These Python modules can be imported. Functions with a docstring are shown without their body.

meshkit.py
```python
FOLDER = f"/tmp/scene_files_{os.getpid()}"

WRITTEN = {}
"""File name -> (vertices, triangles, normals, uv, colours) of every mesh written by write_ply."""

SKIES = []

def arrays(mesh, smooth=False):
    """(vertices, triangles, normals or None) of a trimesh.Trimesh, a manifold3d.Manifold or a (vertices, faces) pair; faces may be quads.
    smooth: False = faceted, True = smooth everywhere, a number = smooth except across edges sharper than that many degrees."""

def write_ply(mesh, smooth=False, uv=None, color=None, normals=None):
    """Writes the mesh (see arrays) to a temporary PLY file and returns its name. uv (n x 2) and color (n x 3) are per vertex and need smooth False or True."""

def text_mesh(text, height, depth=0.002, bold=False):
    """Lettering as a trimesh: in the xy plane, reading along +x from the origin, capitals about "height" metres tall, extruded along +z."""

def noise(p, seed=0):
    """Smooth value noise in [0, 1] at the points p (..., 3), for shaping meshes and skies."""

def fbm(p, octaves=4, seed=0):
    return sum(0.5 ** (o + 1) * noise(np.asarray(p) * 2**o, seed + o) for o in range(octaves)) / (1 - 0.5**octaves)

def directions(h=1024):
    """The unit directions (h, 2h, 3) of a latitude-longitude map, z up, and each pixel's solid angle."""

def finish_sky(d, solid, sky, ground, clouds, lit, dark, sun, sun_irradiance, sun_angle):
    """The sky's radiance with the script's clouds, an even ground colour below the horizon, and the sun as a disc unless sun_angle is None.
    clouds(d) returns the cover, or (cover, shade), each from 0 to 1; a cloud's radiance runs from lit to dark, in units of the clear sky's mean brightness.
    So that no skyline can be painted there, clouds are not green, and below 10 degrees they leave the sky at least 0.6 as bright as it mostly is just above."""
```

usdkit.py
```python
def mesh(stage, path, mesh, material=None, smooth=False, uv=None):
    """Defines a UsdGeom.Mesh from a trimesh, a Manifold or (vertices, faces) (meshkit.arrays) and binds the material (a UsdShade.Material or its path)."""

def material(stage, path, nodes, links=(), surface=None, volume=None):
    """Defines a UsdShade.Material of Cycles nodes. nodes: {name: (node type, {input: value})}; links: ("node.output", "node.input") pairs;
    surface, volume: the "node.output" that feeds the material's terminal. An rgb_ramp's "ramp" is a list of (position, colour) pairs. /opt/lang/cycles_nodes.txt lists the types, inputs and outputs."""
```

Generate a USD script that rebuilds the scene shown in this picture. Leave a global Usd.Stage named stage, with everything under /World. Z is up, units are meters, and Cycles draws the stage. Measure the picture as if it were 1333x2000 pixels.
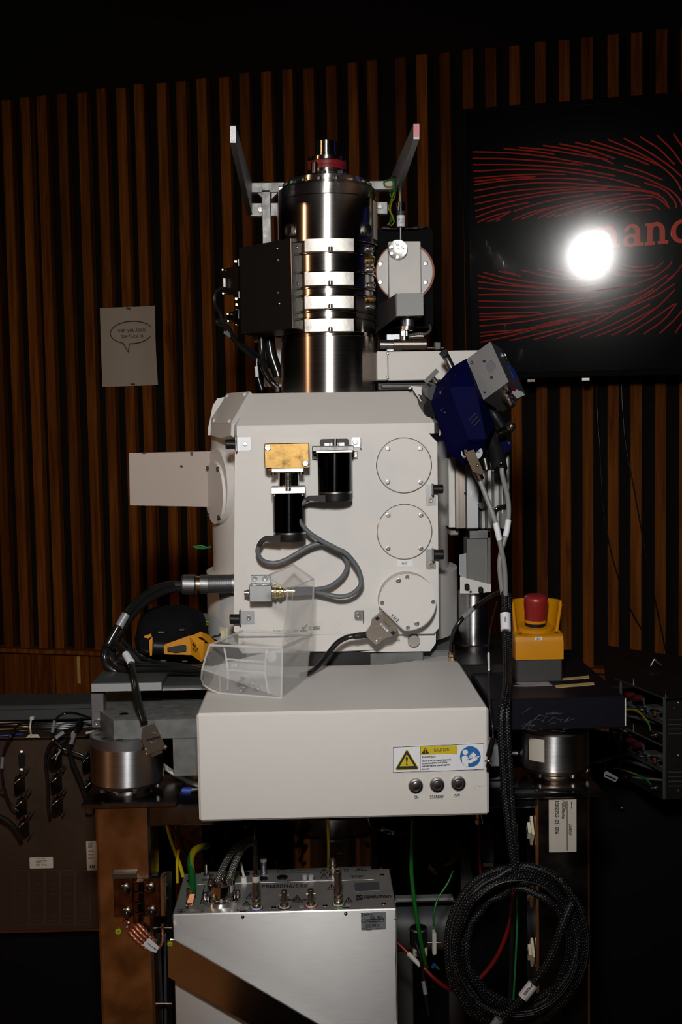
import math, random
import numpy as np, trimesh
import manifold3d as m3
from shapely.geometry import Polygon, LineString, Point
from shapely.ops import unary_union
import usdkit, meshkit
from pxr import Usd, UsdGeom, UsdLux, Gf, Sdf, UsdShade

stage = Usd.Stage.CreateInMemory()
UsdGeom.SetStageUpAxis(stage, UsdGeom.Tokens.z)
UsdGeom.SetStageMetersPerUnit(stage, 1.0)
UsdGeom.Xform.Define(stage, '/World')
rng = random.Random(7)

# ------------------------------------------------------------------ camera
FPX = 2222.0
EYE = np.array([0.0, 0.0, 1.40])
ROLL = 0.018
_Yc = np.array([615 - 666.5, 1000 - 850.0, FPX]); _Yc /= np.linalg.norm(_Yc)
_Zc = np.array([-math.sin(ROLL), math.cos(ROLL), 0.0]); _Zc -= _Yc * _Zc.dot(_Yc); _Zc /= np.linalg.norm(_Zc)
_up = np.array([0.0, 0.0, 0.0])
# camera coordinates (right, up, forward) are left-handed: X = -(Y x Z)
_Xc = -np.cross(_Yc, _Zc)
C2W = np.stack([_Xc, _Yc, _Zc])            # rows: world axis in camera coords, so world = C2W @ cam
R_, U_, F_ = C2W[:, 0], C2W[:, 1], C2W[:, 2]
cam = UsdGeom.Camera.Define(stage, '/World/camera')
cam.CreateFocalLengthAttr(40.0)
cam.CreateHorizontalApertureAttr(40.0 * 1333 / FPX)
cam.CreateVerticalApertureAttr(40.0 * 2000 / FPX)
cam.CreateClippingRangeAttr(Gf.Vec2f(0.02, 100))
_M = np.eye(4); _M[0, :3] = R_; _M[1, :3] = U_; _M[2, :3] = -F_; _M[3, :3] = EYE
cam.AddTransformOp().Set(Gf.Matrix4d(*_M.ravel().tolist()))
cam.CreateExposureAttr(0.0)

def sphere_light(name, pos, r, color, intensity):
    l = UsdLux.SphereLight.Define(stage, '/World/' + name)
    l.CreateRadiusAttr(r); l.CreateColorAttr(Gf.Vec3f(*color)); l.CreateIntensityAttr(intensity)
    UsdGeom.XformCommonAPI(l).SetTranslate(Gf.Vec3d(*map(float, pos)))
    return l

FLASH = EYE + np.array([-0.03, 0.05, 0.40])
FLASH_L = 45.0
_aim = np.array([0.0, 1.95, 1.30]) - FLASH; _aim /= np.linalg.norm(_aim)
fl_light = UsdLux.SphereLight.Define(stage, '/World/flash_light')
fl_light.CreateRadiusAttr(0.06); fl_light.CreateColorAttr(Gf.Vec3f(1, .98, .955)); fl_light.CreateIntensityAttr(585.0)
_sh = UsdLux.ShapingAPI.Apply(fl_light.GetPrim()); _sh.CreateShapingConeAngleAttr(33.0); _sh.CreateShapingConeSoftnessAttr(1.0)
_s = np.cross([0, 0, 1.0], -_aim); _s /= np.linalg.norm(_s); _t = np.cross(-_aim, _s)
_L = np.eye(4); _L[0, :3] = _s; _L[1, :3] = _t; _L[2, :3] = -_aim; _L[3, :3] = FLASH + _aim * 0.155
fl_light.AddTransformOp().Set(Gf.Matrix4d(*_L.ravel().tolist()))
sphere_light('warm_room_lamp', (-2.5, 0.3, 2.3), 0.10, (1.0, 0.55, 0.28), 85)
sphere_light('green_room_lamp', (-1.7, 3.2, 3.05), 0.08, (0.1, 1.0, 0.3), 6)
sphere_light('blue_room_lamp', (1.9, 2.6, 2.9), 0.08, (0.15, 0.15, 1.0), 14)
dome = UsdLux.DomeLight.Define(stage, '/World/dome')
dome.CreateIntensityAttr(0.0)

# ------------------------------------------------------------------ pixel <-> world helpers (photo frame 1333 x 2000)
def ray(px, py):
    v = R_ * (px - 666.5) + U_ * (1000 - py) + F_ * FPX
    return v
def P(px, py, d):
    v = ray(px, py)
    return EYE + v * (d / v[1])
def S(d): return d / FPX
def hit(px, py, n, D):
    """where the sight line meets the plane n.X = D"""
    v = ray(px, py); n = np.asarray(n, float)
    return EYE + v * ((D - n.dot(EYE)) / n.dot(v))
def HZ(px, py, z): return hit(px, py, (0, 0, 1), z)

# ------------------------------------------------------------------ scene-graph helpers
ORIGIN, COUNT = {}, {}
def number(base):
    k = COUNT[base] = COUNT.get(base, -1) + 1
    return base if k == 0 else f'{base}_{k:03d}'
def tag(p, label=None, cat=None, group=None, kind=None):
    p = p.GetPrim() if hasattr(p, 'GetPrim') else p
    for k, v in (('label', label), ('category', cat), ('group', group), ('kind', kind)):
        if v: p.SetCustomDataByKey(k, v)
    return p
def thing(name, label, cat, base, group=None):
    path = number('/World/' + name)
    x = UsdGeom.Xform.Define(stage, path)
    b = np.asarray(base, float); x.AddTranslateOp().Set(Gf.Vec3d(*b.tolist()))
    ORIGIN[path] = b
    tag(x, label, cat, group)
    return path
def obj(name, mesh, mat, parent=None, smooth=35, label=None, cat=None, group=None, kind=None, uv=None):
    """one Mesh prim; vertices are given in world coordinates"""
    top = parent is None
    path = number((parent or '/World') + '/' + name)
    if isinstance(mesh, (list,)): mesh = cat_(mesh)
    v, f, _ = meshkit.arrays(mesh, False)
    if uv is None and hasattr(mesh, '_uv') and mat.startswith(('braid', 'earth_cable', 'drawstring')): uv = mesh._uv
    if uv is not None: smooth = True
    o = ORIGIN[parent] if parent else np.zeros(3)
    m = usdkit.mesh(stage, path, (v - o, f), '/World/Looks/' + mat, smooth=smooth, uv=uv)
    ORIGIN[path] = o
    tag(m, label, cat, group, kind)
    return path
def dup(src, delta, label, group=None):
    """another copy of a thing, under the next number"""
    base = src.rsplit('/', 1)[-1]
    path = number('/World/' + base)
    x = UsdGeom.Xform.Define(stage, path)
    x.GetPrim().GetReferences().AddInternalReference(src)
    b = ORIGIN[src] + np.asarray(delta, float)
    UsdGeom.Xformable(x).ClearXformOpOrder()
    x.AddTranslateOp(opSuffix='').Set(Gf.Vec3d(*b.tolist()))
    x.GetPrim().SetInstanceable(True)
    was = stage.GetPrimAtPath(src).GetCustomData()
    tag(x, label, was['category'], group or was.get('group'))
    return path

# ------------------------------------------------------------------ mesh helpers (world coordinates)
def tm(v, f): return trimesh.Trimesh(np.asarray(v, float), np.asarray(f), process=False)
def cat_(ms):
    r = trimesh.util.concatenate([tm(*meshkit.arrays(m)[:2]) for m in ms])
    return r
def hull(pts): return trimesh.convex.convex_hull(np.asarray(pts, float))
def box(c, s, bev=0.0, R=None):
    h = np.asarray(s, float) / 2
    b = min(bev, h.min() * 0.9)
    pts = []
    for sx in (-1, 1):
        for sy in (-1, 1):
            for sz in (-1, 1):
                q = np.array([sx, sy, sz]) * h
                if b <= 0: pts.append(q)
                else:
                    for k in range(3):
                        w = q - np.array([sx, sy, sz]) * b; w[k] = q[k]; pts.append(w)
    pts = np.array(pts)
    if R is not None: pts = pts @ np.asarray(R).T
    return hull(pts + np.asarray(c, float))
def bpx(x0, y0, x1, y1, d, depth, bev=0.0015):
    """box whose front face at depth d covers that pixel rectangle; it goes back by depth"""
    c = P((x0 + x1) / 2, (y0 + y1) / 2, d)
    return box(c + [0, depth / 2, 0], [abs(x1 - x0) * S(d), depth, abs(y1 - y0) * S(d)], bev)
def hpx(pts): return hull([P(*p) for p in pts])
def frame(axis):
    a = np.asarray(axis, float); a = a / np.linalg.norm(a)
    h = np.array([0, 0, 1.0]) if abs(a[2]) < 0.9 else np.array([1.0, 0, 0])
    u = np.cross(h, a); u /= np.linalg.norm(u)
    return u, np.cross(a, u), a
def lathe(prof, o, axis, n=32, cap=True):
    """prof: (radius, distance along axis) pairs; sharp corners are kept by the smoothing angle"""
    u, w, a = frame(axis); o = np.asarray(o, float)
    t = np.linspace(0, 2 * np.pi, n, endpoint=False)
    ring = np.cos(t)[:, None] * u + np.sin(t)[:, None] * w
    v, f = [], []
    for r, h in prof: v.append(o + a * h + ring * r)
    v = np.vstack(v); k = len(prof)
    for i in range(k - 1):
        for j in range(n):
            p, q = i * n + j, i * n + (j + 1) % n
            f += [[p, q, q + n], [p, q + n, p + n]]
    if cap:
        b = len(v); v = np.vstack([v, o + a * prof[0][1], o + a * prof[-1][1]])
        for j in range(n):
            f += [[b, (j + 1) % n, j], [b + 1, (k - 1) * n + j, (k - 1) * n + (j + 1) % n]]
    return tm(v, f)
def cyl(p0, p1, r, n=24, bev=0.0):
    p0, p1 = np.asarray(p0, float), np.asarray(p1, float); L = np.linalg.norm(p1 - p0)
    b = min(bev, r * 0.8, L * 0.45)
    prof = [(r - b, 0), (r, b), (r, L - b), (r - b, L)] if b > 0 else [(r, 0), (r, L)]
    return lathe(prof, p0, p1 - p0, n)
FWD = np.array([0, -1.0, 0])               # towards the camera
def cyf(px, py, d, rpx, depth, n=32, bev=0.0007):
    """disc facing the camera: front at depth d"""
    c = P(px, py, d)
    return cyl(c + [0, depth, 0], c, rpx * S(d), n, bev)
def extr(poly, o, ex, ey, depth):
    """shapely polygon (metres) in the plane o + x ex + y ey, extruded along ex x ey"""
    ex, ey = np.asarray(ex, float), np.asarray(ey, float); ez = np.cross(ex, ey)
    out = []
    for g in getattr(poly, 'geoms', [poly]):
        if g.is_empty: continue
        m = trimesh.creation.extrude_polygon(g, depth, engine='earcut')
        v = np.asarray(m.vertices); out.append(tm(np.asarray(o) + v[:, :1] * ex + v[:, 1:2] * ey + v[:, 2:] * ez, m.faces))
    return cat_(out) if len(out) > 1 else out[0]
def ppx(pts, d, depth, holes=()):
    """polygon of pixels at depth d, extruded backwards"""
    pl = lambda q: [(P(x, y, d)[0], P(x, y, d)[2]) for x, y in q]
    poly = Polygon(pl(pts), [pl(h) for h in holes])
    return extr(poly, [0, d + depth, 0], [1, 0, 0], [0, 0, 1], depth)
def plan(pts, z0, z1):
    """floor-plan polygon (x, y) from z0 up to z1"""
    return extr(Polygon(pts), [0, 0, z0], [1, 0, 0], [0, 1, 0], z1 - z0)
def spline(pts, res=8):
    p = np.asarray(pts, float)
    if len(p) < 3: return p
    q = np.vstack([2 * p[0] - p[1], p, 2 * p[-1] - p[-2]]); out = []
    for i in range(1, len(q) - 2):
        a, b, c, e = q[i - 1], q[i], q[i + 1], q[i + 2]
        for t in np.linspace(0, 1, res, endpoint=False):
            out.append(0.5 * (2 * b + (c - a) * t + (2 * a - 5 * b + 4 * c - e) * t * t + (3 * b - a - 3 * c + e) * t ** 3))
    out.append(p[-1]); return np.array(out)
def tube(pts, r, n=10, res=7, cap=True, taper=None):
    c = spline(pts, res); k = len(c)
    t = np.gradient(c, axis=0); t /= np.linalg.norm(t, axis=1)[:, None] + 1e-12
    u = frame(t[0])[0]; v, uv = [], []
    L = np.concatenate([[0], np.cumsum(np.linalg.norm(np.diff(c, axis=0), axis=1))])
    for i in range(k):
        u = u - t[i] * u.dot(t[i]); u /= np.linalg.norm(u); w = np.cross(t[i], u)
        a = np.linspace(0, 2 * np.pi, n + 1)
        rr = r if taper is None else r * np.interp(i / (k - 1), *taper)
        v.append(c[i] + rr * (np.cos(a)[:, None] * u + np.sin(a)[:, None] * w))
        uv.append(np.stack([a / (2 * np.pi), np.full(n + 1, L[i])], 1))
    v = np.vstack(v); uv = np.vstack(uv); f = []
    for i in range(k - 1):
        for j in range(n):
            p = i * (n + 1) + j; q = p + n + 1
            f += [[p, p + 1, q + 1], [p, q + 1, q]]
    if cap:
        b = len(v); v = np.vstack([v, c[0], c[-1]]); uv = np.vstack([uv, uv[0], uv[-1]])
        for j in range(n):
            f += [[b, j + 1, j], [b + 1, (k - 1) * (n + 1) + j, (k - 1) * (n + 1) + j + 1]]
    m = tm(v, f); m._uv = uv; return m
def tpx(pts, r, **k): return tube([P(*p) for p in pts], r, **k)
def place(m, o, ex, ey):
    ex, ey = np.asarray(ex, float), np.asarray(ey, float); ez = np.cross(ex, ey)
    v = np.asarray(m.vertices)
    return tm(np.asarray(o) + v[:, :1] * ex + v[:, 1:2] * ey + v[:, 2:] * ez, m.faces)
def text(t, o, ex, ey, h, bold=False, depth=0.0003, center=False, wide=1.0, width=None):
    m = meshkit.text_mesh(t, h, depth, bold)
    v = np.asarray(m.vertices)
    if width: wide = width / (v[:, 0].max() - v[:, 0].min())
    v = v * [wide, 1, 1]
    if center: v = v - [(v[:, 0].max() + v[:, 0].min()) / 2, 0, 0]
    return place(tm(v, m.faces), o, ex, ey)
def tf(t, px, py, d, hpx_, rot=0.0, **k):
    """text facing the camera; rot in degrees clockwise in the picture; baseline starts at the pixel"""
    if 'width' in k: k['width'] *= S(d)
    a = math.radians(rot); ex = np.array([math.cos(a), 0, -math.sin(a)]); ey = np.array([math.sin(a), 0, math.cos(a)])
    return text(t, P(px, py, d), ex, ey, hpx_ * S(d), **k)
def cap_screw(o, axis, r, h, n=18):
    """socket-head cap screw: head with a hexagon recess; o at the seat, axis outwards"""
    return cat_([lathe([(r * .99, -0.001), (r, 0), (r, h * .8), (r * .88, h), (r * .55, h), (r * .5, h * .35), (0.0001, h * .35)], o, axis, n, cap=False)])
def dome_screw(o, axis, r, h, n=16):
    return lathe([(r, 0), (r * .93, h * .4), (r * .66, h * .8), (r * .32, h), (r * .27, h * .5), (0.0001, h * .5)], o, axis, n, cap=False)
def mf(m):
    """trimesh -> manifold (merged)"""
    m = trimesh.Trimesh(np.asarray(m.vertices), np.asarray(m.faces), process=True); m.merge_vertices()
    return m3.Manifold(m3.Mesh(np.asarray(m.vertices, np.float32), np.asarray(m.faces, np.uint32)))
def rrect(w, h, r, cx=0, cy=0):
    return Polygon([(cx - w / 2 + r, cy - h / 2 + r), (cx + w / 2 - r, cy - h / 2 + r), (cx + w / 2 - r, cy + h / 2 - r), (cx - w / 2 + r, cy + h / 2 - r)]).buffer(r, quad_segs=5)
def rbox(x0, y0, x1, y1, d, depth, rpx):
    """box with rounded corners as seen from the front"""
    c = P((x0 + x1) / 2, (y0 + y1) / 2, d)
    return extr(rrect((x1 - x0) * S(d), (y1 - y0) * S(d), rpx * S(d), c[0], c[2]), [0, d + depth, 0], [1, 0, 0], [0, 0, 1], depth)
# ------------------------------------------------------------------ materials
def look(name, nodes, links, surface='p.BSDF'):
    usdkit.material(stage, '/World/Looks/' + name, nodes, links, surface=surface)
def plain(name, col, rough=0.5, metal=0.0, bump=0.0, bscale=400, var=0.0, vscale=20, coat=0.0, spec=0.5, **k):
    n = {'p': ('principled_bsdf', dict(base_color=col, roughness=rough, metallic=metal, coat_weight=coat, specular_ior_level=spec, **k))}
    l = []
    if bump or var: n['g'] = ('geometry', {})
    if var:
        n['nz'] = ('noise_texture', dict(scale=vscale, detail=4)); l.append(('g.position', 'nz.vector'))
        lo = [c * (1 - var) for c in col]; hi = [min(1, c * (1 + var)) for c in col]
        n['rm'] = ('rgb_ramp', {'ramp': [(0.3, lo), (0.7, hi)]}); l += [('nz.fac', 'rm.fac'), ('rm.color', 'p.base_color')]
        n['rr'] = ('map_range', dict(from_min=.3, from_max=.7, to_min=max(0.02, rough * .8), to_max=min(1, rough * 1.25))); l += [('nz.fac', 'rr.value'), ('rr.result', 'p.roughness')]
    if bump:
        n['nb'] = ('noise_texture', dict(scale=bscale, detail=2)); n['b'] = ('bump', dict(strength=bump, distance=0.0005))
        l += [('g.position', 'nb.vector'), ('nb.fac', 'b.height'), ('b.normal', 'p.normal')]
    look(name, n, l)
def brushed(name, col, rough=0.3, aniso=0.75, stretch=(2, 2, 600), along=(0, 0, 1), amp=0.10, metal=1.0):
    """metal with fine brush lines: noise stretched along the brush, highlights pulled along the vector"""
    look(name, {'g': ('geometry', {}), 'mp': ('mapping', dict(scale=stretch)), 'nz': ('noise_texture', dict(scale=1, detail=3)),
                'rr': ('map_range', dict(from_min=.3, from_max=.7, to_min=rough * (1 - amp), to_max=rough * (1 + amp))),
                'cr': ('rgb_ramp', {'ramp': [(.3, [c * (1 - amp * .6) for c in col]), (.7, col)]}),
                't': ('vector_math', dict(math_type='add', vector1=along, vector2=(0, 0, 0))),
                'p': ('principled_bsdf', dict(metallic=metal, anisotropic=aniso))},
         [('g.position', 'mp.vector'), ('mp.vector', 'nz.vector'), ('nz.fac', 'rr.value'), ('rr.result', 'p.roughness'),
          ('nz.fac', 'cr.fac'), ('cr.color', 'p.base_color'), ('t.vector', 'p.tangent')])

plain('white_paint', (.60, .582, .553), .5, spec=.3, bump=.10, bscale=900)
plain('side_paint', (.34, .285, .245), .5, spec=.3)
plain('white_paint_smooth', (.58, .562, .535), .5, spec=.3)
plain('grey_paint', (.27, .28, .28), .45, bump=.15, bscale=700)
plain('grey_cast', (.115, .12, .117), .55, bump=.25, bscale=500, var=.18, vscale=60)
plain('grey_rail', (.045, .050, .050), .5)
plain('dark_slab', (.004, .0045, .008), .42, spec=.25, bump=.1, bscale=600)
plain('scratch', (.16, .16, .17), .6)
brushed('column_steel', (.60, .56, .52), .24, .85, (3, 3, 1600), (0, 0, 1), .05)
brushed('column_steel_dark', (.42, .37, .32), .22, .85, (3, 3, 900), (0, 0, 1))
brushed('brushed_alu', (.62, .62, .63), .34, .85, (4, 4, 700), (0, 0, 1), .06)
plain('block_alu', (.34, .345, .35), .5, 1.0, bump=.2, bscale=500)
plain('cube_alu', (.13, .13, .13), .6, 1.0, bump=.2, bscale=700)
brushed('sheet_alu', (.80, .79, .78), .38, .88, (30, 300, 900), (0, 0, 1), .05, .8)
brushed('mill_alu', (.36, .31, .27), .38, .4, (300, 300, 8), (1, 0, 0))
plain('raw_alu', (.34, .335, .325), .58, 1.0, bump=.3, bscale=300, var=.12, vscale=60)
plain('plate_alu', (.80, .77, .72), .50, 1.0, bump=.4, bscale=160, var=.10, vscale=50)
plain('grey_alu', (.26, .26, .27), .45, 1.0, bump=.15, bscale=500)
plain('steel', (.46, .44, .42), .28, 1.0)
plain('dark_frame', (.20, .20, .21), .2, 1.0, var=.4, vscale=25)
plain('polished_steel', (.60, .58, .56), .12, 1.0, var=.15, vscale=9)
plain('frame_steel', (.60, .51, .43), .17, 1.0, var=.45, vscale=22, bump=.12, bscale=25)
plain('nickel', (.28, .24, .20), .36, 1.0, bump=.25, bscale=500)
plain('bronze', (.10, .075, .055), .34, 1.0)
plain('gold', (.80, .66, .42), .25, 1.0)
plain('dark_steel', (.16, .14, .13), .3, 1.0)
plain('burnished_steel', (.22, .12, .06), .25, 1.0, var=.4, vscale=60)
plain('brass', (.27, .165, .055), .42, 1.0, var=.6, vscale=70, bump=.2, bscale=250)
plain('copper', (.72, .30, .16), .3, 1.0)
plain('black_paint', (.008, .0075, .007), .42, spec=.25, bump=.2, bscale=700)
brushed('black_anodized', (.02, .02, .022), .16, .8, (3, 3, 500), (0, 0, 1), .05)
plain('black_gloss', (.006, .006, .007), .12)
plain('black_plastic', (.007, .007, .0075), .42, spec=.25)
plain('black_rubber', (.009, .009, .009), .65)
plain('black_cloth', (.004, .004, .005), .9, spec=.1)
plain('black_cable', (.008, .008, .008), .22)
plain('dark_grey', (.035, .034, .032), .45)
plain('olive_grey', (.028, .027, .023), .42)
plain('grey_cable', (.11, .12, .13), .45)
plain('pale_cable', (.20, .20, .19), .45)
plain('red_cable', (.16, .006, .005), .35)
plain('green_cable', (.008, .12, .015), .35)
plain('green', (.01, .18, .05), .4)
plain('yellow_cable', (.50, .40, .01), .4)
plain('blue_plastic', (.012, .05, .30), .4)
plain('dark_blue', (.0014, .0018, .028), .6, spec=.03, bump=.1, bscale=600)
plain('white_plastic', (.60, .58, .52), .4)
plain('cream_plastic', (.55, .52, .38), .45)
plain('paper', (.46, .39, .33), .8)
plain('label_white', (.66, .67, .70), .5)
plain('label_cream', (.52, .47, .40), .55)
plain('label_silver', (.30, .31, .34), .35, .4)
plain('label_dark', (.10, .105, .12), .35, .3)
plain('ink', (.012, .012, .014), .6)
plain('faint_ink', (.05, .04, .038), .6)
plain('caution_yellow', (.52, .40, .01), .5)
plain('sign_blue', (.012, .11, .33), .5)
plain('tool_yellow', (.48, .20, .004), .42, bump=.1, bscale=900)
plain('estop_yellow', (.50, .20, .002), .36)
plain('red_plastic', (.21, .012, .011), .38)
plain('dull_red', (.05, .003, .003), .45)
plain('pink_mark', (.55, .16, .18), .5)
plain('rust_orange', (.28, .07, .02), .55)
plain('tape', (.50, .36, .13), .6, bump=.3, bscale=900)
plain('pale_film', (.30, .27, .28), .4, var=.2, vscale=80)
plain('floor_wood', (.60, .28, .09), .45, var=.3, vscale=6)
plain('room_dark', (.012, .010, .010), .8, spec=.1)
plain('wall_backing', (.010, .008, .006), .9, spec=.1)
plain('brown_panel', (.050, .028, .017), .5, .3, var=.12, vscale=5)
plain('bezel', (.003, .003, .003), .5, spec=.03)
# wood slats: grain runs up, tone varies from board to board
look('slat_wood', {'g': ('geometry', {}), 'oi': ('object_info', {}), 'mp': ('mapping', dict(scale=(60, 60, 3))), 'mp2': ('mapping', dict(scale=(14, 14, 1.6))),
      'nz': ('noise_texture', dict(scale=1, detail=5, distortion=.6)), 'nk': ('noise_texture', dict(scale=1, detail=2, distortion=1.5)),
      'cr': ('rgb_ramp', {'ramp': [(.25, (.070, .018, .0015)), (.5, (.16, .046, .005)), (.75, (.26, .086, .011))]}),
      'kr': ('rgb_ramp', {'ramp': [(.26, (.35, .28, .25)), (.36, (1, 1, 1))]}),
      'mu': ('mix', dict(mix_type='multiply', fac=.85)), 'vr': ('map_range', dict(from_min=0, from_max=1, to_min=.55, to_max=1.25)),
      'hs': ('hsv', dict(hue=.5, saturation=1.0, fac=1.0)),
      'p': ('principled_bsdf', dict(roughness=.7, specular_ior_level=.08))},
     [('g.position', 'mp.vector'), ('mp.vector', 'nz.vector'), ('g.position', 'mp2.vector'), ('mp2.vector', 'nk.vector'), ('nz.fac', 'cr.fac'), ('nk.fac', 'kr.fac'),
      ('cr.color', 'mu.color1'), ('kr.color', 'mu.color2'), ('oi.random', 'vr.value'), ('vr.result', 'hs.value'), ('mu.color', 'hs.color'), ('hs.color', 'p.base_color')])
# frosted clear plastic
def clear_plastic(name, f, col, rough):
    look(name, {'t': ('transparent_bsdf', dict(color=(.985, .985, .985))), 'd': ('principled_bsdf', dict(base_color=col, roughness=rough)), 'tr': ('translucent_bsdf', dict(color=col)),
                'm0': ('mix_closure', dict(fac=.35)), 'm': ('mix_closure', dict(fac=f))},
         [('d.BSDF', 'm0.closure1'), ('tr.BSDF', 'm0.closure2'), ('t.BSDF', 'm.closure1'), ('m0.closure', 'm.closure2')], surface='m.closure')
clear_plastic('bin_plastic', .20, (.80, .80, .80), .3)
clear_plastic('bin_rib', .50, (.84, .84, .83), .3)
clear_plastic('lid_plastic', .14, (.70, .68, .66), .2)
clear_plastic('lid_rib', .38, (.72, .70, .68), .2)
clear_plastic('plexi', .75, (.30, .30, .29), .2)
# TV glass: sharp reflection over a hazy one
look('screen_glass', {'p': ('principled_bsdf', dict(base_color=(.002, .002, .002), roughness=.115, specular_ior_level=.5, coat_weight=.5, coat_roughness=.02))}, [])
look('screen_red', {'p': ('principled_bsdf', dict(base_color=(.004, .002, .002), roughness=.115, specular_ior_level=.5, coat_weight=.5, coat_roughness=.02, emission_color=(1, .045, .02), emission_strength=.085))}, [])
look('screen_orange', {'p': ('principled_bsdf', dict(base_color=(.004, .002, .002), roughness=.115, specular_ior_level=.5, coat_weight=.5, coat_roughness=.02, emission_color=(1, .12, .06), emission_strength=.15))}, [])
look('flash_glow', {'e': ('emission', dict(color=(1, .96, .92), strength=FLASH_L))}, [], surface='e.emission')
# braided sleeve: black weave with pale flecks, in the tube's own uv
def braid(name, base, fleck, nu, nv, thr=.55, metal=0.0, spiral=False):
    look(name, {'uv': ('uvmap', {'attribute': 'st'}), 's': ('separate_xyz', {}),
            'a': ('math', dict(math_type='multiply', value2=nu * 2 * math.pi)), 'b': ('math', dict(math_type='multiply', value2=nv)),
            'p1': ('math', dict(math_type='add')), 'm1': ('math', dict(math_type='subtract')),
            's1': ('math', dict(math_type='sine')), 's2': ('math', dict(math_type='sine')), 'mm': ('math', dict(math_type='minimum')),
            'cr': ('rgb_ramp', {'ramp': [(thr, base), (min(.99, thr + .12), fleck)]}),
            'p': ('principled_bsdf', dict(roughness=.45, metallic=metal, specular_ior_level=.15))},
         [('uv.UV', 's.vector'), ('s.x', 'a.value1'), ('s.y', 'b.value1'), ('a.value', 'p1.value1'), ('b.value', 'p1.value2'), ('a.value', 'm1.value1'), ('b.value', 'm1.value2'),
          ('p1.value', 's1.value1'), ('p1.value' if spiral else 'm1.value', 's2.value1'), ('s1.value', 'mm.value1'), ('s2.value', 'mm.value2'), ('mm.value', 'cr.fac'), ('cr.color', 'p.base_color')])
braid('braid_black', (.004, .004, .0045), (.24, .25, .26), 5, 1300, .70)
braid('braid_steel', (.05, .048, .045), (.75, .72, .66), 7, 1900, .25, .6)
braid('braid_copper', (.25, .09, .05), (.80, .36, .20), 3, 900, .2, .8)
braid('earth_cable', (.19, .15, .003), (.004, .085, .015), 1, 60, .0, 0.0, True)
braid('drawstring', (.01, .10, .05), (.4, .34, .03), 2, 700, .2)
# ------------------------------------------------------------------ the room
WN = np.array([0.284, 1.0, 0]); WN /= np.linalg.norm(WN)     # away from the camera
WD = WN.dot([0, 4.01, 0])
WU = np.array([WN[1], -WN[0], 0])                           # along the wall, to the right
def wallpt(px, py, off): return hit(px, py, WN, WD - off)
ux = lambda p: WU.dot(p)
def wbox(u0, u1, z0, z1, o0, o1, bev=0.0):
    """box on the wall: along u0..u1, up z0..z1, standing o0..o1 off the wall towards the camera"""
    c = WU * (u0 + u1) / 2 + WN * (WD - (o0 + o1) / 2) + np.array([0, 0, (z0 + z1) / 2])
    R = np.stack([WU, WN, [0, 0, 1]], 1)
    return box(c, [u1 - u0, abs(o1 - o0), z1 - z0], bev, R)
obj('floor', box([0, 1.5, -0.05], [9, 9, 0.1]), 'floor_wood', kind='structure', label='dark wooden floor of the room', cat='floor')
obj('floor_mat', box([1.26, -.2, .004], [3.0, 3.4, .008]), 'black_cloth', label='black rubber mat on the floor in front of the machine', cat='mat')
obj('ceiling', box([0, 1.5, 3.45], [9, 9, 0.1]), 'room_dark', kind='structure', label='black ceiling above the slatted wall', cat='ceiling')
wall = thing('wall_back', 'dark wall clad in upright wooden slats with black gaps', 'wall', [0, 4.0, 0])
tag(stage.GetPrimAtPath(wall), kind='structure')
obj('backing', wbox(-4.2, 3.6, 0, 3.4, -0.12, -0.02), 'wall_backing', wall)
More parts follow.
